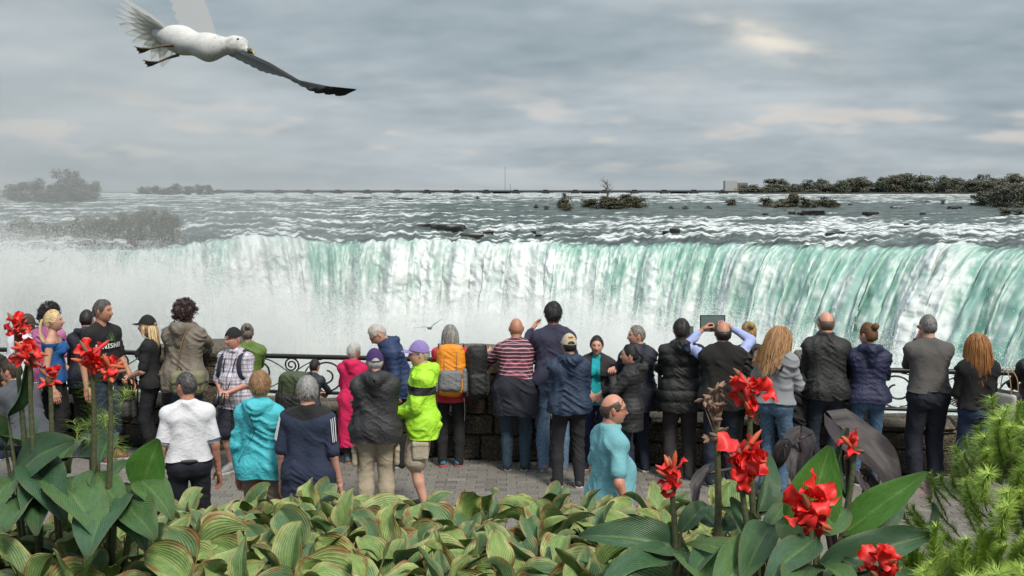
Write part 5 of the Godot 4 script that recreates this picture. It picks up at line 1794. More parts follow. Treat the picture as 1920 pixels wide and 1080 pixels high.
			tube(g, [wall_point(mid - 0.02, 0.88, back), wall_point(mid + 0.02, 0.88, back)], [0.016, 0.016], 8)
			put("collar", g.mesh(), iron, rail)
	# the rock below the wall
	g = Geo.new()
	for r in 22:
		for k in 70:
			var u := lerpf(u0 - 20.0, u1 + 20.0, k / 69.0)
			var f := r / 21.0
			var p := wall_point(u, -0.06 - 58.0 * pow(f, 1.3), 0.62 + 9.0 * f)
			if r > 0: p += Vector3(noise.get_noise_3d(p.x * 9, p.y * 9, 0), noise.get_noise_3d(p.x * 9, p.y * 9, 50) * 0.5, noise.get_noise_3d(p.x * 9, p.y * 9, 90)) * 1.6 * minf(1.0, f * 6.0)
			g.v.append(p)
	grid_faces(g, 70, 22)
	structure("cliff", flipped(g).mesh(), stone_mat("cliff_rock", Color(0.10, 0.09, 0.075)))

func build_paving() -> void:
	var g := Geo.new()
	for p in [Vector3(-16, -0.012, -4.0), Vector3(16, -0.012, -4.0), Vector3(16, -0.012, -20.0), Vector3(-16, -0.012, -20.0)]: g.v.append(p)
	# the sheet under the pavers ends at the wall
	g.v[2] = wall_point(wall_u(2350.0) + 4.0, -0.012, 0.5)
	g.v[3] = wall_point(wall_u(-420.0) - 4.0, -0.012, 0.5)
	g.quad(0, 3, 2, 1)
	var floor_ := structure("pavement", g.mesh(), grained("paving_sand", lin(0.085, 0.078, 0.07), 0.95, "sand_grain", 0.1, 2.0, 0.4, 0.2, true))
	var tones := []
	for k in 6: tones.append(grained("paver_%d" % k, lin(0.245, 0.226, 0.20) * [0.84, 1.0, 1.12, 0.95, 1.05, 0.90][k], 0.9, "paver_grain", 0.07, 1.9, 0.34, 0.5, true, 6))
	# one paver: a block with notched ends, top edges chamfered
	var shape := []
	for p in [Vector2(-0.1055, -0.0455), Vector2(-0.035, -0.044), Vector2(0.035, -0.047), Vector2(0.1055, -0.0455), Vector2(0.1060, 0.0), Vector2(0.1055, 0.0455), Vector2(0.035, 0.044), Vector2(-0.035, 0.047), Vector2(-0.1055, 0.0455), Vector2(-0.1055, 0.0)]: shape.append(p)
	var block := Geo.new()
	for lv in [[1.0, -0.012, 0.0], [1.0, 0.002, 0.0], [0.0, 0.006, 0.004]]:
		for p in shape:
			var q: Vector2 = p - p.normalized() * lv[2]
			block.v.append(Vector3(q.x, lv[1], q.y))
	for r in 2:
		for k in 10: block.quad(r * 10 + k, r * 10 + (k + 1) % 10, (r + 1) * 10 + (k + 1) % 10, (r + 1) * 10 + k)
	block.v.append(Vector3(0.005, 0.0065, 0))
	for k in 10: block.i.append_array(PackedInt32Array([30, 20 + k, 20 + (k + 1) % 10]))
	block.smooth()
	for k in range(20, 31): block.n[k] = Vector3.UP
	var bm := block.mesh()
	var windows := [Rect2(212, 838, 110, 90), Rect2(385, 835, 60, 95), Rect2(600, 838, 60, 60), Rect2(718, 868, 50, 50), Rect2(800, 868, 330, 60), Rect2(1195, 880, 120, 55), Rect2(1590, 890, 220, 80)]
	var cand := []
	var rest := Geo.new()
	var row := 0
	var z := -7.2
	while z > -13.4:
		var x := -7.4 + (0.105 if row % 2 else 0.0)
		while x < 7.4:
			var p := Vector3(x + rng.randf_range(-0.002, 0.002), rng.randf_range(-0.0025, 0.0015), z + rng.randf_range(-0.002, 0.002))
			x += 0.216
			if (p - wall_a).dot(wall_in) < 0.06: continue
			var d := p - CAM
			var v := Basis(Vector3.RIGHT, tilt) * d
			var px := Vector2(960 + FOCAL * v.x / -v.z, 540 - FOCAL * v.y / -v.z)
			if px.x < -60 or px.x > 1980: continue
			var t := Transform3D(Basis(Vector3.UP, rng.randf_range(-0.012, 0.012)) * Basis(Vector3.RIGHT, rng.randf_range(-0.01, 0.01)), p)
			var seen := false
			for w in windows: seen = seen or w.has_point(px)
			if seen: cand.append(t)
			else: rest.add(block, t)
		z -= 0.1
		row += 1
	for k in cand.size():
		if k % maxi(1, int(ceil(cand.size() / 300.0))) == 0: put("paver", bm, tones[rng.randi() % 6], floor_, cand[k])
		else: rest.add(block, cand[k])
	var o := put("pavers", rest.mesh(), tones[1], floor_)
	o.set_meta("kind", "stuff")
	print("pavers seen ", cand.size())

# ================================================================ planting
func soil_y(x: float, z: float) -> float:
	return lerpf(1.05, 1.52, clampf((z + 5.7) / 3.1, 0.0, 1.3)) + 0.03 * noise.get_noise_2d(x * 40.0, z * 40.0)

func build_bed() -> void:
	var g := Geo.new()
	for r in 40:
		for k in 90:
			var x := lerpf(-9.0, 9.0, k / 89.0)
			var z := lerpf(1.5, -5.85, r / 39.0)
			var y := soil_y(x, z) + 0.02 * fine.get_noise_2d(x * 200.0, z * 200.0)
			if r == 39:
				y = -0.2
				z = -5.87
			g.v.append(Vector3(x, y, z))
	grid_faces(g, 90, 40)
	structure("planting_bed", flipped(g).mesh(), grained("soil", lin(0.035, 0.026, 0.019), 0.96, "soil_grain", 0.09, 3.0, 0.6, 1.0, true))

# a broad blade: unit length along +z from its stalk, bent down by droop, cupped, ribbed
func blade(width: float, droop: float, cup: float, ribs: int, twist: float, sd: int, paint: Callable, heart := 0.0, rim := 0.0, cols := 11, rows := 17) -> Geo:
	var g := Geo.new()
	var a := 0.0
	var p := Vector3.ZERO
	for r in rows:
		var f := r / float(rows - 1)
		var w := width * 0.5 * pow(sin(PI * pow(clampf(f, 0.0, 1.0), 0.72 if heart == 0.0 else 0.5) * 0.97 + 0.03), 0.85)
		if r: p += Vector3(0, -sin(a), cos(a)) / (rows - 1)
		a = droop * f * f * 1.6
		var tw := twist * f
		for k in cols:
			var c := lerpf(-1.0, 1.0, k / float(cols - 1))
			var lift := cup * absf(c) * w + rim * c * c * w * sin(f * 9.0 + c * 3.0 + sd)
			var rib := 0.010 * width * sin(c * 9.0) * (1.0 - f) if ribs > 6 else 0.0
			var wob := 0.02 * fine.get_noise_3d(c * 20.0 + sd * 30.0, f * 40.0, sd)
			var q := Vector3(c * w, lift + rib + wob, -heart * 0.32 * absf(c) * exp(-f * 4.0) + 0.10 * (1.0 - c * c) * 0.0)
			q = Basis(Vector3.BACK, tw) * q
			g.v.append(p + Basis(Vector3.RIGHT, a) * q)
			g.c.append(paint.call(c, f, sd))
			g.uv.append(Vector2(c * 0.5 + 0.5, f))
	grid_faces(g, cols, rows)
	return g

func hosta_paint(c: float, f: float, sd: int) -> Color:
	var n := fine.get_noise_3d(c * 45.0 + sd * 31.0, f * 60.0, 3.0)
	var n2 := noise.get_noise_3d(c * 60.0 + sd * 13.0, f * 90.0, 9.0)
	var ageing := fposmod(sd * 0.377, 1.0)
	var col := Color(0.115, 0.225, 0.075).lerp(Color(0.30, 0.42, 0.115), clampf(ageing + n * 0.5, 0, 1))
	col = col.lerp(Color(0.075, 0.15, 0.085), 0.5 * smooth01(0.55, 0.2, ageing))
	var margin := maxf(absf(c), smooth01(0.55, 1.0, f) * 0.9)
	col = col.lerp(Color(0.55, 0.54, 0.21), smooth01(0.55, 0.98, margin + n * 0.35) * (0.35 + 0.65 * ageing))
	col = col.lerp(Color(0.30, 0.16, 0.06), smooth01(0.92, 1.08, margin + n2 * 0.55 + ageing * 0.10))
	return Color(col.r, col.g, col.b)

func canna_paint(c: float, f: float, sd: int) -> Color:
	var n := fine.get_noise_3d(c * 40.0 + sd * 17.0, f * 40.0, 5.0)
	var fresh := fposmod(sd * 0.283, 1.0)
	var col := Color(0.062, 0.14, 0.068).lerp(Color(0.10, 0.20, 0.055), clampf(fresh * fresh * 1.1 + n * 0.4, 0, 1))
	col = col.lerp(Color(0.13, 0.22, 0.08), smooth01(0.09, 0.02, absf(c)))
	return col.lerp(Color(0.16, 0.13, 0.05), smooth01(0.9, 1.05, maxf(absf(c), f) + n * 0.3) * 0.6)

func dark_paint(c: float, f: float, sd: int) -> Color:
	var n := fine.get_noise_3d(c * 40.0 + sd * 17.0, f * 40.0, 5.0)
	var col := Color(0.020, 0.013, 0.016).lerp(Color(0.040, 0.028, 0.030), clampf(0.5 + n * 1.5, 0, 1))
	var vein := smooth01(0.06, 0.01, absf(c)) + smooth01(0.85, 1.0, absf(sin((absf(c) * 0.55 - f) * 17.0))) * 0.6
	return col.lerp(Color(0.010, 0.006, 0.008), clampf(vein, 0, 0.8))

func pale_paint(c: float, f: float, sd: int) -> Color:
	var col := Color(0.20, 0.145, 0.135)
	return col.lerp(Color(0.06, 0.035, 0.04), clampf(smooth01(0.05, 0.01, absf(c)) + smooth01(0.88, 1.0, absf(sin((absf(c) * 0.6 - f) * 15.0))) * 0.6, 0, 0.8))

# the veins of a leaf: along the blade (slant 0) or branching from the midrib
func veined(m: StandardMaterial3D, key: String, count: float, slant: float, relief: float, depth := 0.3) -> StandardMaterial3D:
	if m.albedo_texture: return m
	var n := 256
	var im := Image.create(n, n, false, Image.FORMAT_RGB8)
	var hm := Image.create(n, n, false, Image.FORMAT_RGB8)
	for y in n:
		for x in n:
			var c := absf(x / (n - 1.0) * 2.0 - 1.0)
			var f := y / (n - 1.0)
			var w := absf(sin(PI * (c * count if slant == 0.0 else (f - c * slant) * count) + fine.get_noise_2d(x * 0.2, y * 0.2) * 0.5))
			var mid := smooth01(0.035, 0.0, c)
			var fleck := 0.5 + 0.5 * noise.get_noise_2d(x * 1.2, y * 1.2 + count * 100.0)
			var h := pow(w, 0.5)
			var v := 1.0 - depth * (1.0 - h) - 0.18 * fleck
			im.set_pixel(x, y, Color(v, v, v).lerp(Color(1, 1, 0.9), mid * 0.7))
			h = clampf(h * (1.0 - mid * 0.5) - 0.1 * fleck, 0, 1)
			hm.set_pixel(x, y, Color(h, h, h))
	m.albedo_texture = ImageTexture.create_from_image(im)
	m.heightmap_enabled = true
	m.heightmap_texture = ImageTexture.create_from_image(hm)
	m.heightmap_scale = relief
	return m

func leaf_mat(key: String, rough: float, back: Color) -> StandardMaterial3D:
	var m := mat(key, Color.WHITE, rough, true)
	m.backlight_enabled = true
	m.backlight = back
	return m

func build_hostas() -> void:
	var m := veined(leaf_mat("hosta_leaf", 0.52, Color(0.25, 0.3, 0.1)), "hosta", 8.0, 0.0, 0.22, 0.09)
	var kinds := []
	for k in 26:
		var r := RandomNumberGenerator.new()
		r.seed = 900 + k
		kinds.append(blade(r.randf_range(0.44, 0.70), r.randf_range(0.1, 1.3), r.randf_range(0.10, 1.0), 34, r.randf_range(-0.8, 0.8), k, hosta_paint, 0.0, r.randf_range(0.08, 0.42), 15, 17))
		# the stalk belongs to the leaf
		var g: Geo = kinds[k]
		var n := g.v.size()
		tube(g, [Vector3(0, 0.005, 0.08), Vector3(0, -0.03, -0.12), Vector3(0, -0.30, -0.45), Vector3(0, -0.95, -0.75)], [0.014, 0.02, 0.022, 0.024], 5)
		for q in g.v.size() - n:
			g.c.append(Color(0.14, 0.17, 0.06))
			g.uv.append(Vector2(0.3, 0.5))
		kinds[k] = g.mesh()
	var label := "hosta clump with ribbed green leaves yellowing and browning at their edges"
	var z := -5.45
	var row := 0
	while z < -3.55:
		var halfw := -z * 0.48 + 0.35
		var x := -halfw + (0.17 if row % 2 else 0.0)
		while x < halfw:
			var where := Vector3(x + rng.randf_range(-0.09, 0.09), 0, z + rng.randf_range(-0.09, 0.09))
			x += 0.31
			if where.x > 0.145 * -z + 0.25 and z > -4.6: continue
			if where.x > 0.17 * -z + 0.3: continue
			if where.x < -0.34 * -z and z < -4.95: continue
			where.y = soil_y(where.x, where.z)
			var clump := thing("hosta", label, "hosta", where, rng.randf() * TAU, "hostas filling the planting bed")
			var n := rng.randi_range(13, 17)
			for k in n:
				var f := k / float(n - 1)
				var az := k * 2.4 + rng.randf_range(-0.3, 0.3)
				var size := lerpf(0.17, 0.27, f) * rng.randf_range(0.75, 1.25)
				var pitch := lerpf(-1.15, 0.02, pow(f, 0.8)) + rng.randf_range(-0.3, 0.3)
				var rad := lerpf(0.02, 0.19, f)
				var hgt := lerpf(0.30, 0.15, f) + rng.randf_range(-0.04, 0.07)
				var b := Basis(Vector3.UP, az) * Basis(Vector3.RIGHT, pitch) * Basis(Vector3.BACK, rng.randf_range(-0.6, 0.6))
				put("leaf", kinds[rng.randi() % kinds.size()], m, clump, Transform3D(b.scaled_local(Vector3.ONE * size), Basis(Vector3.UP, az) * Vector3(0, hgt, rad)))
		z += 0.29
		row += 1

# a leaf given by where its stalk end and its tip stand in the bed
func set_leaf(parent: Node, mesh: Mesh, m: Material, base: Vector3, tip: Vector3, face: Vector3, width := 1.0) -> void:
	var l := (tip - base).length()
	var zz := (tip - base).normalized()
	var yy := (face - zz * face.dot(zz)).normalized()
	var xx := yy.cross(zz)
	put("leaf", mesh, m, parent, parent.global_transform.affine_inverse() * Transform3D(Basis(xx, yy, zz).scaled_local(Vector3(l * width, l, l)), base))

func petal_geo(sd: int) -> Geo:
	return blade(0.95, 0.6 + 0.8 * sin(sd * 2.0), 0.35 * cos(sd * 3.0), 5, 0.5 * sin(sd * 1.3), sd, func(c: float, f: float, q: int) -> Color:
		var n := fine.get_noise_3d(c * 30.0 + q * 9.0, f * 30.0, 1.0)
		return Color(0.62, 0.006, 0.012).lerp(Color(0.78, 0.05, 0.03), clampf(0.4 + n, 0, 1)), 0.0, 0.5, 7, 9)

var petals := []
func flower_head(plant: Node3D, at_: Vector3, size: float, n: int, buds: int, r: RandomNumberGenerator) -> void:
	if petals.is_empty():
		for k in 6: petals.append(petal_geo(k).mesh())
	var pm := leaf_mat("red_petal", 0.5, Color(0.5, 0.05, 0.03))
	var fl := Node3D.new()
	fl.name = "flower"
	plant.add_child(fl, true)
	fl.position = plant.global_transform.affine_inverse() * at_
	for k in int(n * 1.15):
		var az := r.randf() * TAU
		var el := r.randf_range(-0.5, 1.3)
		var b := Basis(Vector3.UP, az) * Basis(Vector3.RIGHT, -el) * Basis(Vector3.BACK, r.randf() * TAU)
		var off := Vector3(r.randf_range(-0.22, 0.22), r.randf_range(-0.35, 0.3), r.randf_range(-0.22, 0.22)) * size
		put("petal", petals[r.randi() % 6], pm, fl, Transform3D(b.scaled(Vector3.ONE * size * r.randf_range(0.28, 0.46)), off))
	var g := Geo.new()
	for k in buds:
		var d := Vector3(r.randf_range(-0.6, 0.6), r.randf_range(-0.3, 1.0), r.randf_range(-0.6, 0.6)).normalized()
		var p := Vector3(0, r.randf_range(-0.5, 0.2) * size, 0)
		tube(g, [p, p + d * size * 0.25, p + d * size * 0.42, p + d * size * 0.55], [0.004, 0.009, 0.008, 0.002], 6)
		while g.c.size() < g.v.size(): g.c.append([Color(0.55, 0.12, 0.05), Color(0.22, 0.10, 0.06), Color(0.60, 0.04, 0.04)][k % 3])
	if buds: put("bud", g.mesh(), mat("bud", Color.WHITE, 0.6, true), fl)

func canna(label: String, foot: Vector3, top: Vector3, size: float, petals_n: int, buds: int, sd: int, leaves := []) -> Node3D:
	var r := RandomNumberGenerator.new()
	r.seed = sd
	var o := thing("canna", label, "canna", foot)
	var g := Geo.new()
	var pts := []
	for k in 7: pts.append((top - foot) * (k / 6.0) + Vector3(sin(k * 1.3 + sd), 0, cos(k + sd)) * 0.008)
	tube(g, pts, [0.017, 0.016, 0.015, 0.014, 0.012, 0.010, 0.008], 8)
	put("stem", g.mesh(), grained("canna_stem", lin(0.12, 0.13, 0.06), 0.55, "stem_grain", 0.04, 5.0, 0.4), o)
	if petals_n: flower_head(o, top, size, petals_n, buds, r)
	return o

func build_cannas() -> void:
	var lm := veined(leaf_mat("canna_leaf", 0.42, Color(0.16, 0.28, 0.08)), "canna", 22.0, 0.55, 0.2, 0.10)
	var kinds := []
	for k in 12:
		var r := RandomNumberGenerator.new()
		r.seed = 300 + k
		kinds.append(blade(r.randf_range(0.42, 0.56), r.randf_range(0.1, 0.7), r.randf_range(0.15, 0.6), 46, r.randf_range(-0.35, 0.35), k, canna_paint, 0.0, r.randf_range(0.0, 0.12), 15, 19).mesh())
	var fresh := blade(0.56, 0.05, 0.18, 40, 0.1, 7, func(c: float, f: float, q: int) -> Color: return Color(0.085, 0.22, 0.035).lerp(Color(0.14, 0.26, 0.06), smooth01(0.07, 0.01, absf(c))), 0.0, 0.05, 15, 19).mesh()
	var P := func(px: float, py: float, d: float) -> Vector3: return at(px, py, d)
	var plants := {}
	var list := [
		# name, label, foot, top, depth, flower size, petals, buds
		["a", "red canna with spent brown buds below its flower, beside the man in white shirt", 60, 960, 30, 610, 4.3, 0.125, 13, 8],
		["b", "red canna with a ragged cluster of half open flowers beside the blonde in blue", 70, 950, 55, 665, 4.2, 0.14, 12, 12],
		["c", "short canna with narrow red buds standing before the blonde woman's leggings", 110, 950, 92, 705, 4.2, 0.10, 7, 10],
		["d", "canna with two full scarlet blooms in front of the man in printed T-shirt", 178, 960, 172, 680, 4.1, 0.155, 17, 6],
		["e", "canna stalk with scarlet bloom and dry seed pods in front of the camera holder", 190, 950, 207, 695, 4.0, 0.11, 8, 10],
		["f", "low red canna flower among hosta leaves beside the balding man in teal", 1268, 1085, 1262, 893, 3.5, 0.13, 12, 8],
		["g", "canna with the fullest scarlet flower head below the charcoal vest", 1440, 1080, 1392, 868, 3.3, 0.175, 24, 5],
		["h", "tallest canna with scarlet and orange bloom before the grey sweatshirt", 1430, 1080, 1408, 738, 3.45, 0.15, 13, 12],
		["i", "canna with upright scarlet flower head over broad bluish leaves", 1525, 1085, 1520, 955, 3.0, 0.165, 20, 5],
		["j", "slender canna with a single half opened bud before the dark elephant ear leaf", 1560, 1060, 1598, 835, 3.4, 0.10, 6, 5],
		["k", "scarlet canna flower at the foot of the feathery shrub", 1655, 1120, 1650, 1060, 2.9, 0.13, 14, 4],
		["l", "spent canna stalk with withered brown buds in front of the puffer jacket", 1340, 1080, 1345, 775, 3.5, 0.12, 0, 0],
	]
	for a in list:
		var foot: Vector3 = P.call(a[2], a[3], a[6])
		foot.y = minf(foot.y, soil_y(foot.x, foot.z)) - 0.02
		plants[a[0]] = canna(a[1], foot, P.call(a[4], a[5], a[6]), a[7], a[8], a[9], a[0].hash() % 1000)
	# withered buds on the spent stalk and on a side shoot
	var g := Geo.new()
	var r2 := RandomNumberGenerator.new()
	r2.seed = 4
	for k in 46:
		var c: Vector3 = P.call(1345 + r2.randf_range(-15, 15) - (12 if k % 3 == 0 else 0), 765 + r2.randf_range(-40, 75), 3.5)
		var d := Vector3(r2.randf_range(-1, 1), r2.randf_range(-0.3, 1), r2.randf_range(-1, 1)).normalized() * 0.035
		tube(g, [c, c + d * 0.5, c + d], [0.003, 0.008, 0.002], 5)
		tube(g, [c, P.call(1345, minf(870.0, 800.0 + k), 3.5)], [0.002, 0.002], 3)
		while g.c.size() < g.v.size(): g.c.append(Color(0.17, 0.10, 0.07).lerp(Color(0.30, 0.20, 0.15), r2.randf()))
	put("withered_buds", g.mesh(), mat("withered", Color.WHITE, 0.9, true), plants["l"], plants["l"].transform.affine_inverse()).set_meta("kind", "stuff")
	# leaves: plant, stalk end, tip, depths, which way the blade faces, kind (-1 fresh), width
	var lv := [
		["a", 20, 905, 4.3, 108, 812, 4.0, Vector3(-0.3, 0.8, 0.8), 0, 1.0], ["a", 15, 780, 4.3, 70, 668, 4.2, Vector3(0.9, 0.2, 0.6), 1, 0.5], ["a", 10, 840, 4.4, -40, 760, 4.2, Vector3(0.3, 0.8, 0.6), 2, 0.9], ["a", 30, 900, 4.3, -30, 930, 3.9, Vector3(0, 1, 0.4), 3, 1.0],
		["b", 60, 880, 4.2, 120, 950, 3.8, Vector3(0.2, 1, 0.5), 4, 0.9], ["b", 60, 830, 4.3, 20, 800, 4.6, Vector3(0, 1, 0.6), 5, 1.0], ["b", 70, 920, 4.2, 10, 985, 3.7, Vector3(-0.2, 1, 0.4), 6, 1.0], ["b", 75, 860, 4.2, 130, 800, 4.4, Vector3(-0.2, 0.7, 0.8), 8, 0.8],
		["c", 105, 880, 4.2, 150, 800, 4.5, Vector3(0, 0.6, 1), 7, 0.9], ["c", 105, 900, 4.2, 60, 960, 3.8, Vector3(0, 1, 0.5), 8, 1.0], ["c", 110, 900, 4.1, 190, 985, 3.6, Vector3(0.2, 1, 0.4), 10, 0.9],
		["d", 178, 880, 4.1, 140, 960, 3.85, Vector3(-0.5, 0.8, 0.8), 9, 1.0], ["d", 178, 885, 4.1, 232, 955, 3.85, Vector3(0.5, 0.8, 0.8), 10, 1.0], ["d", 170, 860, 4.2, 110, 850, 4.6, Vector3(0, 1, 0.6), 11, 0.9], ["d", 180, 940, 4.1, 260, 985, 3.7, Vector3(0.1, 1, 0.5), 2, 1.0], ["d", 185, 870, 4.1, 215, 790, 4.3, Vector3(0.3, 0.5, 0.9), 5, 0.8],
		["e", 262, 925, 4.0, 296, 824, 3.95, Vector3(-0.15, 0.35, 1), -1, 1.25], ["e", 262, 900, 4.0, 318, 945, 3.8, Vector3(0.4, 0.6, 0.8), 3, 1.2], ["e", 215, 930, 4.0, 160, 1010, 3.5, Vector3(0, 1, 0.5), 0, 1.0], ["e", 220, 930, 4.0, 290, 1000, 3.6, Vector3(0.1, 1, 0.5), 6, 0.9], ["e", 205, 900, 4.05, 245, 850, 4.2, Vector3(0.2, 0.6, 0.9), 9, 0.8],
		["f", 1290, 1030, 3.5, 1085, 985, 3.5, Vector3(0.1, 0.7, 0.8), 1, 0.85], ["f", 1270, 1050, 3.5, 1130, 1085, 3.2, Vector3(-0.1, 1, 0.6), 4, 0.9], ["f", 1275, 1000, 3.5, 1330, 930, 3.6, Vector3(-0.2, 0.7, 0.8), 5, 0.9], ["f", 1280, 1040, 3.4, 1350, 1090, 3.1, Vector3(0.1, 0.9, 0.6), 7, 1.0],
		["g", 1440, 1040, 3.3, 1370, 930, 3.35, Vector3(-0.3, 0.5, 0.9), 2, 0.9], ["g", 1440, 1020, 3.3, 1340, 1080, 3.0, Vector3(-0.3, 0.9, 0.6), 3, 1.0], ["g", 1430, 1010, 3.3, 1485, 925, 3.45, Vector3(0.2, 0.7, 0.8), 6, 0.9], ["g", 1440, 1050, 3.3, 1290, 1010, 3.3, Vector3(-0.1, 0.9, 0.6), 10, 0.8], ["g", 1445, 985, 3.3, 1390, 1070, 3.05, Vector3(-0.4, 0.7, 0.8), 9, 1.0],
		["h", 1420, 970, 3.45, 1455, 830, 3.6, Vector3(0.3, 0.5, 0.9), 8, 0.6], ["h", 1425, 1000, 3.45, 1360, 945, 3.5, Vector3(-0.2, 0.8, 0.7), 9, 1.0], ["h", 1420, 960, 3.45, 1475, 905, 3.6, Vector3(0.2, 0.8, 0.6), 11, 0.9],
		["i", 1500, 1010, 3.15, 1557, 836, 3.15, Vector3(-0.12, 0.3, 1), -1, 1.0], ["i", 1530, 1010, 3.0, 1440, 1075, 2.8, Vector3(-0.2, 0.8, 0.7), 0, 1.0], ["i", 1530, 1075, 3.0, 1755, 990, 3.05, Vector3(0.1, 0.75, 0.75), 4, 0.72], ["i", 1530, 1040, 3.0, 1450, 955, 3.2, Vector3(-0.3, 0.5, 0.9), 7, 1.0], ["i", 1540, 1060, 2.95, 1610, 1085, 2.75, Vector3(0.2, 0.9, 0.6), 3, 1.1], ["i", 1520, 1060, 2.95, 1480, 1100, 2.7, Vector3(-0.2, 0.9, 0.6), 6, 1.1], ["i", 1535, 1000, 3.05, 1600, 945, 3.25, Vector3(0.2, 0.7, 0.8), 10, 0.9],
		["j", 1575, 1005, 3.4, 1737, 884, 3.35, Vector3(0.0, 0.85, 0.6), -1, 0.62], ["j", 1590, 940, 3.4, 1562, 800, 3.45, Vector3(-0.9, 0.2, 0.4), 1, 0.25], ["j", 1640, 1000, 3.4, 1695, 930, 3.5, Vector3(0.1, 0.6, 0.9), 5, 0.9], ["j", 1735, 1000, 3.4, 1760, 940, 3.45, Vector3(0.6, 0.5, 0.6), 2, 0.8], ["j", 1590, 1020, 3.3, 1655, 1060, 3.1, Vector3(0.1, 0.9, 0.6), 8, 1.0],
		["k", 1640, 1100, 2.95, 1580, 1040, 3.0, Vector3(-0.2, 0.8, 0.7), 11, 1.0], ["k", 1660, 1110, 2.95, 1720, 1060, 3.0, Vector3(0.2, 0.8, 0.7), 9, 1.0],
		["l", 1345, 990, 3.5, 1290, 930, 3.7, Vector3(-0.2, 0.7, 0.8), 0, 0.9], ["l", 1345, 1000, 3.5, 1400, 960, 3.6, Vector3(0.2, 0.8, 0.7), 4, 0.9], ["l", 1345, 1020, 3.4, 1300, 1060, 3.2, Vector3(-0.2, 0.8, 0.7), 8, 0.9],
	]
	for a in lv: set_leaf(plants[a[0]], fresh if a[8] < 0 else kinds[a[8]], lm, P.call(a[1], a[2], a[3]), P.call(a[4], a[5], a[6]), a[7], a[9] * (1.0 if a[8] < 0 else 0.82))
	# leaf stalks run from each leaf down to the root
	for k in plants:
		var n := 0
		for ch in plants[k].get_children():
			if ch.name.begins_with("leaf"):
				var b: Vector3 = ch.position
				g = Geo.new()
				tube(g, [b, b * 0.6 + Vector3(0, 0.02, 0), Vector3(b.x * 0.15, b.y * 0.15 - 0.02, b.z * 0.15)], [0.006, 0.009, 0.012], 6)
				put("leaf_stalk", g.mesh(), mats["canna_stem"], plants[k])
	# elephant ears
	var dm := veined(leaf_mat("dark_leaf", 0.6, Color(0.05, 0.02, 0.03)), "ear", 4.0, 0.8, 0.06, 0.05)
	var big := []
	for k in 4: big.append(blade(0.80, 0.35 + 0.25 * k, 0.30, 9, 0.3 * sin(k * 2.0), k, dark_paint, 1.0, 0.14, 17, 19).mesh())
	var palem := blade(0.86, 0.6, 0.4, 9, 0.2, 6, pale_paint, 1.0, 0.3, 17, 19).mesh()
	var ear := thing("elephant_ear", "elephant ear plant with huge drooping blackish purple leaves", "plant", Vector3(P.call(1600, 1000, 4.1).x, soil_y(1.3, -4.1), -4.1))
	for a in [[1585, 790, 4.15, 1712, 925, 4.0, Vector3(0.2, 0.75, 0.6), 0, 1.0], [1500, 800, 4.15, 1492, 890, 4.0, Vector3(-0.2, 0.35, 0.9), 1, 1.0], [1472, 815, 4.1, 1450, 872, 4.1, Vector3(-0.5, 0.3, 0.8), 2, 1.0], [1625, 880, 4.0, 1680, 965, 3.9, Vector3(-0.4, 0.4, 0.9), 3, 0.6], [1325, 865, 4.1, 1292, 940, 3.95, Vector3(-0.6, 0.3, 0.7), 1, 0.6]]:
		set_leaf(ear, big[a[7]], dm, P.call(a[0], a[1] + 22, a[2]), P.call(a[3], a[4] + 12, a[5]), a[6], a[8] * 0.74)
	set_leaf(ear, palem, dm, P.call(1712, 905, 4.0), P.call(1752, 935, 3.95), Vector3(-0.2, 0.5, 0.9), 1.0)
	g = Geo.new()
	for ch in ear.get_children():
		var b: Vector3 = ch.position
		tube(g, [b, Vector3(b.x * 0.8, b.y + 0.02, b.z), Vector3(b.x * 0.35, b.y * 0.55, b.z * 0.4), Vector3(0, -0.05, 0)], [0.007, 0.009, 0.012, 0.016], 6)
	put("stalks", g.mesh(), mat("dark_stalk", lin(0.03, 0.018, 0.02), 0.5), ear)
	# the bright feathery shrub
	var spray := func(sd: int, blades: int, len_: float, curl: float) -> Geo:
		var r := RandomNumberGenerator.new()
		r.seed = sd
		var q := Geo.new()
		var spine := []
		for k in 7: spine.append(Vector3(0.03 * sin(k * 0.8 + sd), k / 6.0 * 0.95 - 0.02 * k * k * 0.4, 0.05 * k * k / 12.0))
		tube(q, spine, [0.012, 0.01, 0.009, 0.007, 0.005, 0.004, 0.002], 4)
		while q.c.size() < q.v.size(): q.c.append(Color(0.13, 0.12, 0.05))
		for k in blades:
			var f := r.randf_range(0.08, 1.0)
			var i := mini(5, int(f * 6.0))
			var p: Vector3 = (spine[i] as Vector3).lerp(spine[i + 1], f * 6.0 - i)
			var az := r.randf() * TAU
			var d := Vector3(cos(az), r.randf_range(0.7, 1.8), sin(az)).normalized()
			var l := len_ * r.randf_range(0.6, 1.2) * (1.1 - 0.4 * f)
			var side := d.cross(Vector3.UP).normalized() * 0.0065
			var b := q.v.size()
			var c := Color(0.19, 0.32, 0.045).lerp(Color(0.40, 0.53, 0.085), r.randf())
			for j in 4:
				var t := j / 3.0
				var m := p + d * l * t + Vector3(cos(az) * curl, -curl * 0.6, sin(az) * curl) * t * t
				q.v.append(m - side * (1.0 - t * 0.9))
				q.v.append(m + side * (1.0 - t * 0.9))
				q.c.append(c)
				q.c.append(c)
			for j in 3: q.quad(b + j * 2, b + j * 2 + 1, b + j * 2 + 3, b + j * 2 + 2)
		return q
	var sm := leaf_mat("feather_leaf", 0.6, Color(0.3, 0.4, 0.08))
	var sprays := []
	for k in 4: sprays.append((spray.call(k + 1, 330, 0.19, 0.07) as Geo).mesh())
	var r3 := RandomNumberGenerator.new()
	r3.seed = 77
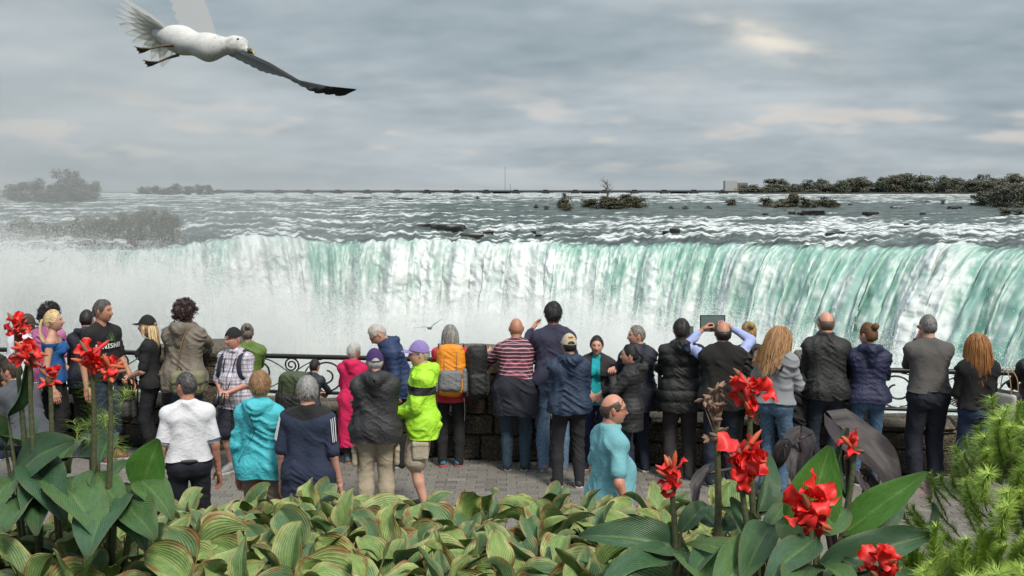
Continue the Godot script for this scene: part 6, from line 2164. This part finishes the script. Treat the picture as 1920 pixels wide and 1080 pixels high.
	for sh in [[1950, 3.35, 1.0, 1.25, "tall bright green feathery evergreen shrub beside the leopard print boots"], [1850, 3.0, 0.8, 0.72, "low spreading feathery evergreen shrub at the foot of the taller one"]]:
		var centre: Vector3 = P.call(sh[0], 1000, sh[1])
		var shrub := thing("feathery_shrub", sh[4], "shrub", Vector3(centre.x, soil_y(centre.x, centre.z), centre.z), 0.0, "feathery shrubs")
		for k in 270:
			var d := Vector3(r3.randf_range(-1, 1), r3.randf_range(-0.4, 1.0), r3.randf_range(-1, 1)).normalized()
			var rad := r3.randf_range(0.5, 1.0)
			var p := Vector3(d.x * 0.36 * sh[2], 0.26 * sh[3] + d.y * 0.44 * sh[3], d.z * 0.34 * sh[2]) * Vector3(rad, 1.0, rad)
			var up := (d + Vector3(0, 0.45, 0) + Vector3(r3.randf_range(-.3, .3), r3.randf_range(-.2, .3), r3.randf_range(-.3, .3))).normalized()
			var xx := up.cross(Vector3(0.3, 0.1, 0.9)).normalized()
			put("branch", sprays[k % 4], sm, shrub, Transform3D(Basis(xx, up, xx.cross(up)).scaled_local(Vector3(0.9, 1.0, 0.9) * r3.randf_range(0.17, 0.30)), p))
	# fine leaved plant among the cannas
	var wisp := []
	for k in 3: wisp.append((spray.call(k + 20, 46, 0.42, 0.26) as Geo).mesh())
	var fw: Vector3 = P.call(205, 930, 4.25)
	var feather := thing("feathery_plant", "wispy plant with threadlike pale green leaves among the cannas", "plant", Vector3(fw.x, soil_y(fw.x, fw.z), fw.z))
	for k in 26:
		var p: Vector3 = P.call(r3.randf_range(140, 235), r3.randf_range(745, 900), r3.randf_range(4.15, 4.4)) - feather.position
		put("branch", wisp[k % 3], sm, feather, Transform3D((Basis(Vector3.UP, r3.randf() * TAU) * Basis(Vector3.RIGHT, r3.randf_range(-0.7, 0.7))).scaled_local(Vector3.ONE * r3.randf_range(0.08, 0.14)), p))
	g = Geo.new()
	for k in 5: tube(g, [Vector3((k - 2) * 0.02, -0.02, 0), Vector3((k - 2) * 0.05, 0.2, 0.02 * sin(k)), Vector3((k - 2) * 0.055, 0.42, 0)], [0.006, 0.005, 0.003], 5)
	put("stems", g.mesh(), mats["canna_stem"], feather)

# ================================================================ islands, far bank, dam, birds
func foliage(sd: int, lumps: int, leaves: int, leaf: float, wide: float, tall: float, a: Color, b: Color, ragged := 0.3) -> Geo:
	# a crown of unit size (width about 1, height about 1, foot at the origin) made of small leaf faces in clumps
	var r := RandomNumberGenerator.new()
	r.seed = sd
	var g := Geo.new()
	for k in lumps:
		var az := r.randf() * TAU
		var c := Vector3(cos(az) * r.randf_range(0.0, 0.36) * wide, r.randf_range(0.06, 0.84) * tall, sin(az) * r.randf_range(0.0, 0.36) * wide)
		var rad := r.randf_range(0.12, 0.24) * (1.15 - 0.4 * c.y / tall)
		var tint := a.lerp(b, r.randf())
		for q in leaves / lumps:
			var d := Vector3(r.randf_range(-1, 1), r.randf_range(-1, 1), r.randf_range(-1, 1)).normalized()
			var p := c + d * rad * pow(r.randf(), 0.4) * Vector3(1.1, 0.9, 1.1) * (1.0 + ragged * r.randf_range(-0.5, 0.9))
			p.y = maxf(p.y, 0.0)
			var u := Vector3(r.randf_range(-1, 1), r.randf_range(-1, 1), r.randf_range(-1, 1)).normalized() * leaf * r.randf_range(0.6, 1.3)
			var w := u.cross(d).normalized() * leaf * 0.6
			var i0 := g.v.size()
			g.v.append_array(PackedVector3Array([p - u, p + w, p + u, p - w]))
			var shade_of_leaf := tint * r.randf_range(0.75, 1.25)
			for m in 4: g.c.append(shade_of_leaf)
			g.quad(i0, i0 + 1, i0 + 2, i0 + 3)
	return g

func trunk(sd: int, branches: int, bare := false) -> Geo:
	var r := RandomNumberGenerator.new()
	r.seed = sd
	var g := Geo.new()
	tube(g, [Vector3(0, -0.03, 0), Vector3(0.01, 0.3, 0), Vector3(-0.01, 0.6, 0.01), Vector3(0.02, 0.9 if bare else 0.75, 0)], [0.030, 0.024, 0.016, 0.006], 6)
	for k in branches:
		var y := r.randf_range(0.25, 0.75)
		var az := r.randf() * TAU
		var d := Vector3(cos(az), r.randf_range(0.4, 1.2), sin(az)).normalized() * r.randf_range(0.15, 0.36)
		var p := Vector3(0, y, 0)
		tube(g, [p, p + d * 0.5 + Vector3(0, 0.02, 0), p + d], [0.011, 0.008, 0.003], 4)
		if bare:
			for q in 3:
				var e := p + d * r.randf_range(0.4, 1.0)
				tube(g, [e, e + Vector3(r.randf_range(-.1, .1), r.randf_range(0.02, .14), r.randf_range(-.1, .1))], [0.005, 0.002], 3)
	return g

func build_far() -> void:
	var fm := leaf_mat("far_leaves", 0.75, Color(0.1, 0.12, 0.05))
	var bark := mat("far_bark", lin(0.05, 0.042, 0.034), 0.9)
	var dark_a := Color(0.075, 0.085, 0.060)  # tree leaf colours lightened, distance haze put into the tone
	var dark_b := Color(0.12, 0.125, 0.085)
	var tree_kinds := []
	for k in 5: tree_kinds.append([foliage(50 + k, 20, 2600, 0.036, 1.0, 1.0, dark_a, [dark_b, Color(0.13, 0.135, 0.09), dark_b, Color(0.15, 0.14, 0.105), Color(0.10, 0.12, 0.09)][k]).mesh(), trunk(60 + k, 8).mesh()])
	var shrub_kinds := []
	for k in 4: shrub_kinds.append(foliage(80 + k, 16, 2200, 0.040, 1.15, 0.95, Color(0.045, 0.046, 0.026), Color(0.11, 0.10, 0.055), 0.5).mesh())
	var reed_kinds := []
	for k in 3: reed_kinds.append(foliage(90 + k, 16, 2200, 0.024, 1.2, 1.0, Color(0.085, 0.092, 0.050), Color(0.16, 0.155, 0.09), 0.7).mesh())
	var stems := trunk(70, 7).mesh()
	var plant := func(called: String, label: String, cat: String, group: String, px: float, base: float, top: float, wide_px: float, crown: Mesh, stem: Mesh, d := 0.0) -> void:
		var p: Vector3 = river_point(px, base) if d == 0.0 else at(px, base, d)
		var m := -p.z / FOCAL
		var o := thing(called, label, cat, p - Vector3(0, 0.3, 0), rng.randf() * TAU, group)
		var sc := Basis.from_scale(Vector3(wide_px * m, (base - top) * m, wide_px * m))
		put("crown", crown, fm, o, Transform3D(sc, Vector3.ZERO))
		put("trunk", stem, bark, o, Transform3D(sc, Vector3.ZERO))
	# islet ground
	var islet := func(px: float, py: float, wide_px: float, deep: float) -> void:
		var p := river_point(px, py)
		var m := -p.z / FOCAL
		var g := Geo.new()
		for r in 9:
			for k in 24:
				var f := r / 8.0
				var a := TAU * k / 24.0
				var rr := f * (1.0 + 0.25 * noise.get_noise_2d(cos(a) * 60 + px, sin(a) * 60))
				g.v.append(p + Vector3(cos(a) * rr * wide_px * 0.5 * m, 1.3 * (1.0 - f * f) - 0.9 + 0.5 * noise.get_noise_2d(k * 9.0 + px, r * 13.0), sin(a) * rr * deep))
		grid_faces(g, 24, 9, 0, true)
		var o := structure("river_island", flipped(g).mesh(), stone_mat("island_ground", Color(0.07, 0.062, 0.045)))
	islet.call(105, 379, 190, 30)
	islet.call(325, 366, 150, 40)
	islet.call(215, 452, 300, 14)
	islet.call(1150, 391, 130, 12)
	islet.call(1500, 388, 170, 14)
	islet.call(1880, 388, 150, 16)
	# wooded island in the mist
	var hazy := "tree standing on the misty wooded island above the falls"
	for a in [[40, 378, 335, 62], [68, 379, 330, 58], [100, 379, 338, 50], [128, 379, 312, 62], [148, 379, 316, 50], [172, 378, 336, 44], [20, 377, 350, 40], [88, 380, 352, 60], [150, 380, 350, 60]]:
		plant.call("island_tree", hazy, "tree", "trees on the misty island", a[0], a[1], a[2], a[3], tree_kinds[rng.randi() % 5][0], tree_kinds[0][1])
	for a in [[268, 365, 348, 34], [290, 365, 346, 36], [312, 366, 350, 40], [328, 365, 342, 36], [352, 366, 347, 40], [378, 366, 343, 30], [392, 366, 345, 22]]:
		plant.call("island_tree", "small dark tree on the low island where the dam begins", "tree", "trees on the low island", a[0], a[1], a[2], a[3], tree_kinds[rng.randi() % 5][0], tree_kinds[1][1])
	# reedy island at the brink
	for k in 16:
		var px := lerpf(20.0, 325.0, k / 15.0)
		var top := along([[20, 412], [60, 405], [110, 418], [150, 402], [220, 394], [260, 386], [300, 384], [325, 392]], px)
		plant.call("brink_shrub", "brown green willow shrub on the reedy island at the brink of the falls", "shrub", "shrubs on the island at the brink", px, along([[20, 440], [150, 448], [325, 456]], px), top, 62.0, reed_kinds[k % 3], stems)
	# middle islet with a dead tree
	for a in [[1110, 391, 366, 46], [1140, 392, 362, 50], [1170, 391, 360, 50], [1195, 391, 364, 40], [1155, 393, 372, 60]]:
		plant.call("islet_bush", "dark rounded bush on the islet with the dead tree", "bush", "bushes on the dead tree islet", a[0], a[1], a[2], a[3], shrub_kinds[rng.randi() % 4], stems)
	var p0 := river_point(1138, 388)
	var snag := thing("dead_tree", "bare dead tree with pale branches on the rapids islet", "tree", p0)
	put("trunk", trunk(5, 16, true).mesh(), mat("dead_bark", lin(0.16, 0.14, 0.12), 0.9), snag, Transform3D(Basis.from_scale(Vector3.ONE * 58.0 * -p0.z / FOCAL), Vector3.ZERO))
	for a in [[1058, 392, 357, 30, "tall olive bush beside the islet with the dead tree"], [1062, 395, 374, 26, "small round bush at the foot of the tall olive bush"], [1005, 392, 381, 13, "tiny dark bush alone in the rapids"], [1024, 394, 383, 14, "tiny dark bush alone in the rapids"], [895, 374, 366, 14, "tiny dark bush alone in the rapids"], [1258, 392, 384, 16, "tiny dark bush alone in the rapids"], [1285, 393, 384, 16, "tiny dark bush alone in the rapids"], [1370, 386, 371, 28, "round black bush between two islets"], [1328, 392, 384, 18, "tiny dark bush alone in the rapids"], [1595, 386, 380, 14, "tiny dark bush alone in the rapids"], [1768, 384, 372, 10, "tiny dark bush alone in the rapids"]]:
		plant.call("rapids_bush", a[4], "bush", "bushes in the rapids", a[0], a[1], a[2], a[3], shrub_kinds[rng.randi() % 4], stems)
	for a in [[1435, 389, 366, 36], [1465, 390, 370, 40], [1490, 390, 358, 42], [1515, 390, 370, 40], [1545, 389, 366, 54], [1560, 390, 372, 34]]:
		plant.call("islet_bush", "scrubby brown bush on the long islet in front of the far bank", "bush", "bushes on the long islet", a[0], a[1], a[2], a[3], shrub_kinds[rng.randi() % 4], stems)
	for a in [[1842, 388, 356, 56], [1868, 388, 350, 52], [1888, 389, 334, 60], [1915, 389, 338, 60], [1940, 390, 330, 70], [1885, 404, 385, 40], [1915, 404, 388, 34]]:
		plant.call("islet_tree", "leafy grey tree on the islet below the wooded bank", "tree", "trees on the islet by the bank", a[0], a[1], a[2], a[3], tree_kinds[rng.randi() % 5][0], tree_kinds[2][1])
	# far bank
	var g := Geo.new()
	for r in 4:
		for k in 40:
			var px := lerpf(1385.0, 2300.0, k / 39.0)
			g.v.append(at(px, 364.5 - [0.0, 3.0, 4.0, 4.5][r], [1250.0, 1256.0, 1300.0, 1700.0][r]))
	grid_faces(g, 40, 4)
	structure("far_bank", flipped(g).mesh(), stone_mat("bank_ground", Color(0.05, 0.05, 0.035)))
	var skyline := [[1400, 345], [1420, 350], [1440, 338], [1460, 337], [1490, 333], [1520, 342], [1560, 336], [1600, 327], [1640, 332], [1690, 323], [1740, 331], [1800, 326], [1860, 322], [1920, 328], [2200, 325]]
	for k in 64:
		var px := lerpf(1398.0, 2080.0, k / 63.0) + rng.randf_range(-5, 5)
		var dd := 1270.0 + rng.randf_range(0, 160)
		var top := along(skyline, px) + rng.randf_range(-6, 12) + (7 if k % 3 == 0 else 0)
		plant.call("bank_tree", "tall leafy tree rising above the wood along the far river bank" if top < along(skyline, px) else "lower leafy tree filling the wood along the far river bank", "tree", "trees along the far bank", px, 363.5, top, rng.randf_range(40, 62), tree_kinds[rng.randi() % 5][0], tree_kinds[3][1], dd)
	# the dam across the river: deck and piers
	var conc := grained("dam_concrete", lin(0.055, 0.053, 0.052), 0.9, "dam_grain", 0.05, 0.05, 0.3, 0.0, true)
	var dam := thing("river_dam", "long low concrete control dam with evenly spaced gate piers across the river", "dam")
	var d0 := 1520.0
	var a0 := at(396, 358.6, d0)
	var a1 := at(1372, 358.6, d0)
	g = Geo.new()
	bevel_box(g, (a0 + a1) * 0.5, Vector3(a1.x - a0.x, 2.2, 8), 0.1)
	put("deck", g.mesh(), conc, dam)
	g = Geo.new()
	bevel_box(g, (a0 + a1) * 0.5 + Vector3(0, 1.6, 3.6), Vector3(a1.x - a0.x, 0.25, 0.25), 0.02)
	put("handrail", g.mesh(), conc, dam)
	var pier := Geo.new()
	bevel_box(pier, Vector3(0, -2.6, 2), Vector3(11, 4.6, 14), 0.4)
	bevel_box(pier, Vector3(0, -1.3, 1), Vector3(22, 1.3, 11), 0.3)
	bevel_box(pier, Vector3(0, 1.5, 2), Vector3(7, 1.6, 5), 0.2)
	var pm := pier.mesh()
	var gate := Geo.new()
	bevel_box(gate, Vector3(0, -2.6, -3), Vector3(26, 3.0, 1.0), 0.1)
	var gm := gate.mesh()
	for k in 18:
		var x := lerpf(a0.x + 12, a1.x - 12, k / 17.0)
		put("pier", pm, conc, dam, Transform3D(Basis(), Vector3(x, a0.y, a0.z)))
		if k > 8 and k % 3 == 0: put("gate", gm, mat("gate_steel", lin(0.05, 0.05, 0.05), 0.6), dam, Transform3D(Basis(), Vector3(x + 22, a0.y, a0.z)))
	# building at the dam's end
	var pb := at(1380, 361, 1480)
	var bd := thing("control_building", "pale concrete control building at the end of the dam", "building", pb)
	var pale := grained("pale_concrete", lin(0.5, 0.5, 0.5), 0.9, "dam_grain", 0.05, 0.08, 0.2, 0.0, true)
	for a in [["block", Vector3(-8, 8.2, 0), Vector3(17, 16.4, 14), pale], ["block", Vector3(7.5, 6.8, 1), Vector3(14, 13.6, 13), grained("pink_concrete", lin(0.27, 0.25, 0.24), 0.9, "dam_grain", 0.05, 0.08, 0.2, 0.0, true)], ["annex", Vector3(17, 2.4, 0), Vector3(5, 4.8, 8), pale], ["base", Vector3(0, 1.2, 2), Vector3(36, 2.4, 16), conc]]:
		g = Geo.new()
		bevel_box(g, a[1], a[2], 0.15)
		put(a[0], g.mesh(), a[3], bd)
	for k in 4:
		g = Geo.new()
		bevel_box(g, Vector3(3 + k * 3.2, 10.0, 7.6), Vector3(1.8, 1.6, 0.3), 0.05)
		put("window", g.mesh(), mat("far_glass", lin(0.05, 0.06, 0.07), 0.2), bd)
		g = Geo.new()
		bevel_box(g, Vector3(3 + k * 3.2, 5.4, 7.6), Vector3(1.8, 1.6, 0.3), 0.05)
		put("window", g.mesh(), mats["far_glass"], bd)
	# masts
	for a in [[947, 312, 1700.0, "thin tall radio mast rising behind the dam"], [957, 345, 1700.0, "short mast beside the tall radio mast behind the dam"], [1725, 322, 1290.0, "slim mast above the wood on the far bank"]]:
		var foot := at(a[0], 360, a[2])
		var mast := thing("radio_mast", a[3], "mast", foot)
		g = Geo.new()
		var hh: float = at(a[0], a[1], a[2]).y - foot.y
		tube(g, [Vector3(0, -2, 0), Vector3(0, hh, 0)], [0.35, 0.22], 5)
		put("pole", g.mesh(), mat("mast_steel", lin(0.12, 0.12, 0.12), 0.6), mast)
		for k in 3:
			g = Geo.new()
			bevel_box(g, Vector3(0, hh * (0.5 + 0.2 * k), 0), Vector3(1.6, 0.2, 1.6), 0.02)
			put("platform", g.mesh(), mats["mast_steel"], mast)
	# rocks awash
	var rocks := []
	for k in 6: rocks.append(stone_mesh(k + 10))
	var rm := mat("wet_rock", lin(0.016, 0.014, 0.012), 0.35)
	for a in [[840, 427, 62, 9], [800, 424, 36, 5], [885, 442, 44, 7], [915, 438, 20, 5], [1000, 437, 10, 4], [860, 430, 20, 8], [1265, 434, 20, 7], [1248, 437, 12, 4], [1560, 441, 26, 5], [1575, 439, 16, 5], [1550, 443, 14, 4], [1525, 400, 42, 8], [1632, 401, 26, 5], [1505, 402, 18, 5], [1790, 392, 12, 4], [1485, 401, 14, 4], [1730, 402, 10, 3], [1435, 403, 10, 3], [1700, 423, 10, 3], [680, 372, 30, 3], [760, 374, 26, 3], [1010, 443, 12, 3], [1720, 380, 40, 3], [1790, 390, 26, 4], [1480, 396, 20, 3], [1680, 390, 20, 3]]:
		var p := river_point(a[0], a[1] + a[3] * 0.5)
		var m := -p.z / FOCAL
		var o := put("river_rock", rocks[rng.randi() % 6], rm, self, Transform3D(Basis(Vector3.UP, rng.randf_range(-0.5, 0.5)).scaled_local(Vector3(a[2] * m, a[3] * m * 2.0, a[2] * m * 0.7)), p + Vector3(0, 0.35, 0)))
		tag(o, "long black rock ledge awash in the rapids above the falls" if a[2] >= 36 else "black boulder awash in the rapids above the falls" if a[2] >= 18 else "small black rock just breaking the surface of the rapids", "rock", "rocks in the rapids")

func build_spray() -> void:
	# drops and shreds of water thrown up from the foot of the falls, in drifting puffs
	var r := RandomNumberGenerator.new()
	r.seed = 99
	var m := mat("spray_drop", lin(0.975, 0.98, 0.98), 0.8)
	m.backlight_enabled = true
	m.backlight = Color(0.9, 0.9, 0.9)
	var top := [[-300, 440], [0, 450], [180, 470], [330, 490], [470, 530], [600, 555], [760, 565], [900, 565], [1050, 560], [1200, 580], [1350, 605], [1500, 650], [1700, 700], [2200, 740]]
	var amount := [[-300, 1.0], [300, 0.95], [600, 0.85], [1000, 0.9], [1300, 0.7], [1500, 0.35], [1700, 0.12], [2200, 0.06]]
	for kind in 3:
		var puff := Geo.new()
		for q in 1150:
			var c := Vector3(r.randfn(), r.randfn(), r.randfn()) * Vector3(0.5, 0.4, 0.5)
			var e := r.randf_range(0.0062, 0.0102)
			var i0 := puff.v.size()
			for d in [Vector3.RIGHT, Vector3.LEFT, Vector3.UP, Vector3.DOWN, Vector3.BACK, Vector3.FORWARD]:
				puff.v.append(c + d * e)
				puff.n.append(d)
			for t in [[0, 4, 2], [4, 1, 2], [1, 5, 2], [5, 0, 2], [4, 0, 3], [1, 4, 3], [5, 1, 3], [0, 5, 3]]: puff.i.append_array(PackedInt32Array([i0 + t[0], i0 + t[1], i0 + t[2]]))
		var mm := MultiMesh.new()
		mm.transform_format = MultiMesh.TRANSFORM_3D
		mm.mesh = puff.mesh()
		var n := 1350
		mm.instance_count = n
		var k := 0
		while k < n:
			var px := r.randf_range(-260, 2200)
			if r.randf() > along(amount, px): continue
			var t: float = along(top, px)
			var py := lerpf(t, 775.0, pow(r.randf(), 0.62))
			var d := along(CREST_D, px) - r.randf_range(24, 80)
			var s := r.randf_range(4.0, 9.5)
			mm.set_instance_transform(k, Transform3D(Basis(Vector3.UP, r.randf() * TAU) * Basis(Vector3.RIGHT, r.randf() * TAU) * Basis.from_scale(Vector3.ONE * s), at(px, py, d)))
			k += 1
		var o := MultiMeshInstance3D.new()
		o.name = numbered("spray")
		o.multimesh = mm
		o.material_override = m
		add_child(o)
		tag(o, "cloud of white spray drops hanging before the falls", "spray", "spray before the falls", "stuff")

# ---------------------------------------------------------------- gulls
func gull(label: String, where: Vector3, basis: Basis, size: float, wings: Array, legs: bool) -> void:
	# own axes: bill to +z, back to +y; unit: metres for a gull 0.45 m long
	var o := thing("gull", label, "gull", where)
	o.transform = Transform3D(basis.scaled(Vector3.ONE * size), where)
	var g := Geo.new()
	var f := Field.new(Vector3(-0.12, -0.14, -0.24), Vector3(0.12, 0.14, 0.30), 0.006 if legs else 0.02)
	f.cap(Vector3(0, 0, -0.10), Vector3(0, -0.008, 0.05), 0.036, 0.047, 0.05)
	f.cap(Vector3(0, 0.005, -0.19), Vector3(0, 0, -0.08), 0.022, 0.046, 0.05)
	f.cap(Vector3(0, -0.004, 0.05), Vector3(0, 0.024, 0.135), 0.044, 0.029, 0.03)
	f.cap(Vector3(0, 0.030, 0.148), Vector3(0, 0.034, 0.165), 0.035, 0.032, 0.015)
	f.cap(Vector3(0, 0.020, 0.185), Vector3(0, 0.017, 0.205), 0.016, 0.012, 0.012)
	f.net(g)
	for p in g.v:
		var n := fine.get_noise_3d(p.x * 900, p.y * 900, p.z * 900)
		var c := Color(0.60, 0.60, 0.59) * (0.92 + 0.16 * n)
		if p.z > 0.08: c = c.lerp(Color(0.22, 0.20, 0.17), smooth01(0.0, 0.4, n) * 0.55)
		g.c.append(c)
	put("body", g.mesh(), mat("gull_plumage", Color.WHITE, 0.85, true), o)
	g = Geo.new()
	tube(g, [Vector3(0, 0.020, 0.196), Vector3(0, 0.018, 0.222), Vector3(0, 0.014, 0.236), Vector3(0, 0.006, 0.243)], [0.011, 0.0095, 0.008, 0.002], 8)
	for q in g.v: g.c.append(Color(0.035, 0.03, 0.02) if q.z > 0.218 and q.z < 0.234 else Color(0.36, 0.28, 0.12))
	put("bill", g.mesh(), mat("gull_bill", Color.WHITE, 0.4, true), o)
	for sd in [-1, 1]:
		g = Geo.new()
		tube(g, [Vector3(sd * 0.026, 0.034, 0.168), Vector3(sd * 0.033, 0.035, 0.169)], [0.0065, 0.004], 10)
		put("eye", g.mesh(), mat("gull_eye", lin(0.01, 0.008, 0.006), 0.1), o)
	# wings: a feathered surface between the leading edge line and the trailing edge
	for w in wings:
		g = Geo.new()
		var n: int = (w[0] as Array).size()
		var lead := Curve3D.new()
		var trail := Curve3D.new()
		for k in n:
			for q in 2:
				var list: Array = w[q]
				var t: Vector3 = (list[mini(k + 1, n - 1)] - list[maxi(k - 1, 0)]) / 6.0
				(lead if q == 0 else trail).add_point(list[k], -t, t)
		var cols := 46
		for side in 2:
			for r in 9:
				for k in cols:
					var f2 := k / float(cols - 1)
					var a := lead.sample_baked(lead.get_baked_length() * f2)
					var b := trail.sample_baked(trail.get_baked_length() * f2)
					var v := r / 8.0
					var saw := 0.30 * absf(fposmod(f2 * 15.0, 1.0) - 0.5) * (0.5 + f2)
					var p := a.lerp(b, v * (1.0 - saw))
					p += (b - a).length() * 0.10 * sin(v * PI * 0.8) * Vector3(0, 1, 0) * (1.0 - f2 * 0.6)
					p.y += (0.5 - side) * 0.016 * (1.0 - v) * (1.0 - 0.7 * f2)
					g.v.append(p)
					var c := Color(0.25, 0.255, 0.265)
					c = c.lerp(Color(0.012, 0.012, 0.013), smooth01(0.80, 0.86, f2 + 0.10 * v + 0.02 * sin(f2 * 140.0)))
					g.c.append(c)
		grid_faces(g, cols, 9)
		grid_faces(g, cols, 9, cols * 9)
		put("wing", g.mesh(), mat("gull_plumage", Color.WHITE, 0.85, true), o)
	# tail fan
	var tail := Node3D.new()
	tail.name = "tail"
	o.add_child(tail)
	for k in 10:
		var a := lerpf(-1.0, 1.0, k / 9.0)
		g = blade(0.30, 0.05, 0.1, 1, 0.0, k, func(c: float, f3: float, q: int) -> Color: return Color(0.80, 0.80, 0.78).lerp(Color(0.5, 0.5, 0.49), smooth01(0.15, 0.0, absf(c)) * 0.6 + smooth01(0.8, 1.0, absf(c)) * 0.5), 0.0, 0.0, 5, 9)
		put("feather", g.mesh(), leaf_mat("gull_feather", 0.85, Color(1.0, 1.0, 1.0)), tail, Transform3D((Basis(Vector3.UP, PI + a) * Basis(Vector3.RIGHT, 0.06)).scaled_local(Vector3.ONE * 0.21), Vector3(0, 0.004 + 0.001 * k, -0.14)))
	if legs:
		for sd in [-1, 1]:
			g = Geo.new()
			var h := Vector3(sd * 0.025, -0.05, -0.07)
			var k1 := h + Vector3(sd * 0.006, -0.022, -0.040)
			var ft := k1 + Vector3(sd * 0.004, -0.024, -0.030)
			tube(g, [h, k1, ft], [0.007, 0.0045, 0.004], 6)
			for t in 3: tube(g, [ft, ft + Vector3((t - 1) * 0.010, -0.014, -0.026), ft + Vector3((t - 1) * 0.018, -0.020, -0.050)], [0.004, 0.003, 0.0015], 5)
			var i0 := g.v.size()
			g.v.append_array(PackedVector3Array([ft, ft + Vector3(-0.016, -0.018, -0.044), ft + Vector3(0, -0.019, -0.046), ft + Vector3(0.016, -0.018, -0.044)]))
			g.i.append_array(PackedInt32Array([i0, i0 + 1, i0 + 2, i0, i0 + 2, i0 + 3]))
			put("leg", g.mesh(), mat("gull_leg", lin(0.10, 0.075, 0.045), 0.6), o)

func build_gulls() -> void:
	# the large one: bill towards the right and a little towards the garden, seen from below
	var where := at(372, 82, 4.0)
	var fwd := Vector3(0.90, -0.22, 0.34).normalized()
	var up := Vector3(0.05, 0.80, -0.60)
	up = (up - fwd * up.dot(fwd)).normalized()
	var B := Basis(up.cross(fwd), up, fwd)
	var inv := Transform3D(B, where).affine_inverse()
	var L := func(px: float, py: float, d: float) -> Vector3: return inv * at(px, py, d)
	var far_wing := [[L.call(408, 80, 4.02), L.call(385, 10, 4.22), L.call(355, -60, 4.4), L.call(330, -140, 4.5), L.call(290, -210, 4.55)], [L.call(340, 78, 4.0), L.call(312, 0, 4.2), L.call(285, -60, 4.4), L.call(270, -130, 4.5), L.call(275, -205, 4.55)]]
	var near_wing := [[L.call(440, 92, 3.95), L.call(505, 120, 3.82), L.call(560, 152, 3.72), L.call(615, 163, 3.66), L.call(669, 168, 3.62)], [L.call(425, 104, 3.98), L.call(490, 137, 3.88), L.call(535, 147, 3.78), L.call(585, 176, 3.70), L.call(640, 183, 3.66)]]
	gull("large white gull flying with spread wings and dangling legs", where, B, 1.0, [far_wing, near_wing], true)
	var plain := [[[Vector3(0.03, 0.03, 0.07), Vector3(0.22, 0.10, 0.09), Vector3(0.40, 0.14, 0.03), Vector3(0.58, 0.16, -0.08)], [Vector3(0.03, 0.02, -0.06), Vector3(0.22, 0.09, -0.06), Vector3(0.40, 0.13, -0.07), Vector3(0.57, 0.16, -0.10)]]]
	var mir := []
	for q in 2:
		var l := []
		for p in plain[0][q]: l.append(Vector3(-p.x, p.y, p.z))
		mir.append(l)
	plain.append(mir)
	for a in [["small grey gull gliding low before the white falls", 806, 615, 22.0, Basis(Vector3.BACK, 0.25) * Basis(Vector3.UP, 0.5), 0.60], ["tiny distant gull high over the misty island", 130, 233, 90.0, Basis(Vector3.BACK, 1.2) * Basis(Vector3.RIGHT, 0.5), 0.55], ["tiny gull wheeling before the misty curtain of the falls", 82, 489, 75.0, Basis(Vector3.BACK, 0.5) * Basis(Vector3.RIGHT, 0.8), 0.65]]:
		gull(a[0], at(a[1], a[2], a[3]), a[4], a[5], plain, false)

func _ready() -> void:
	seed_all()
	var t0 := Time.get_ticks_msec()
	set_up_view()
	print("sky ", Time.get_ticks_msec() - t0)
	build_water()
	build_mist()
	build_spray()
	print("water ", Time.get_ticks_msec() - t0)
	build_wall()
	build_paving()
	build_bed()
	build_far()
	print("site ", Time.get_ticks_msec() - t0)
	write_cast()
	place_people()
	add_extras()
	print("people ", Time.get_ticks_msec() - t0)
	build_hostas()
	build_cannas()
	build_gulls()
	print("plants ", Time.get_ticks_msec() - t0)
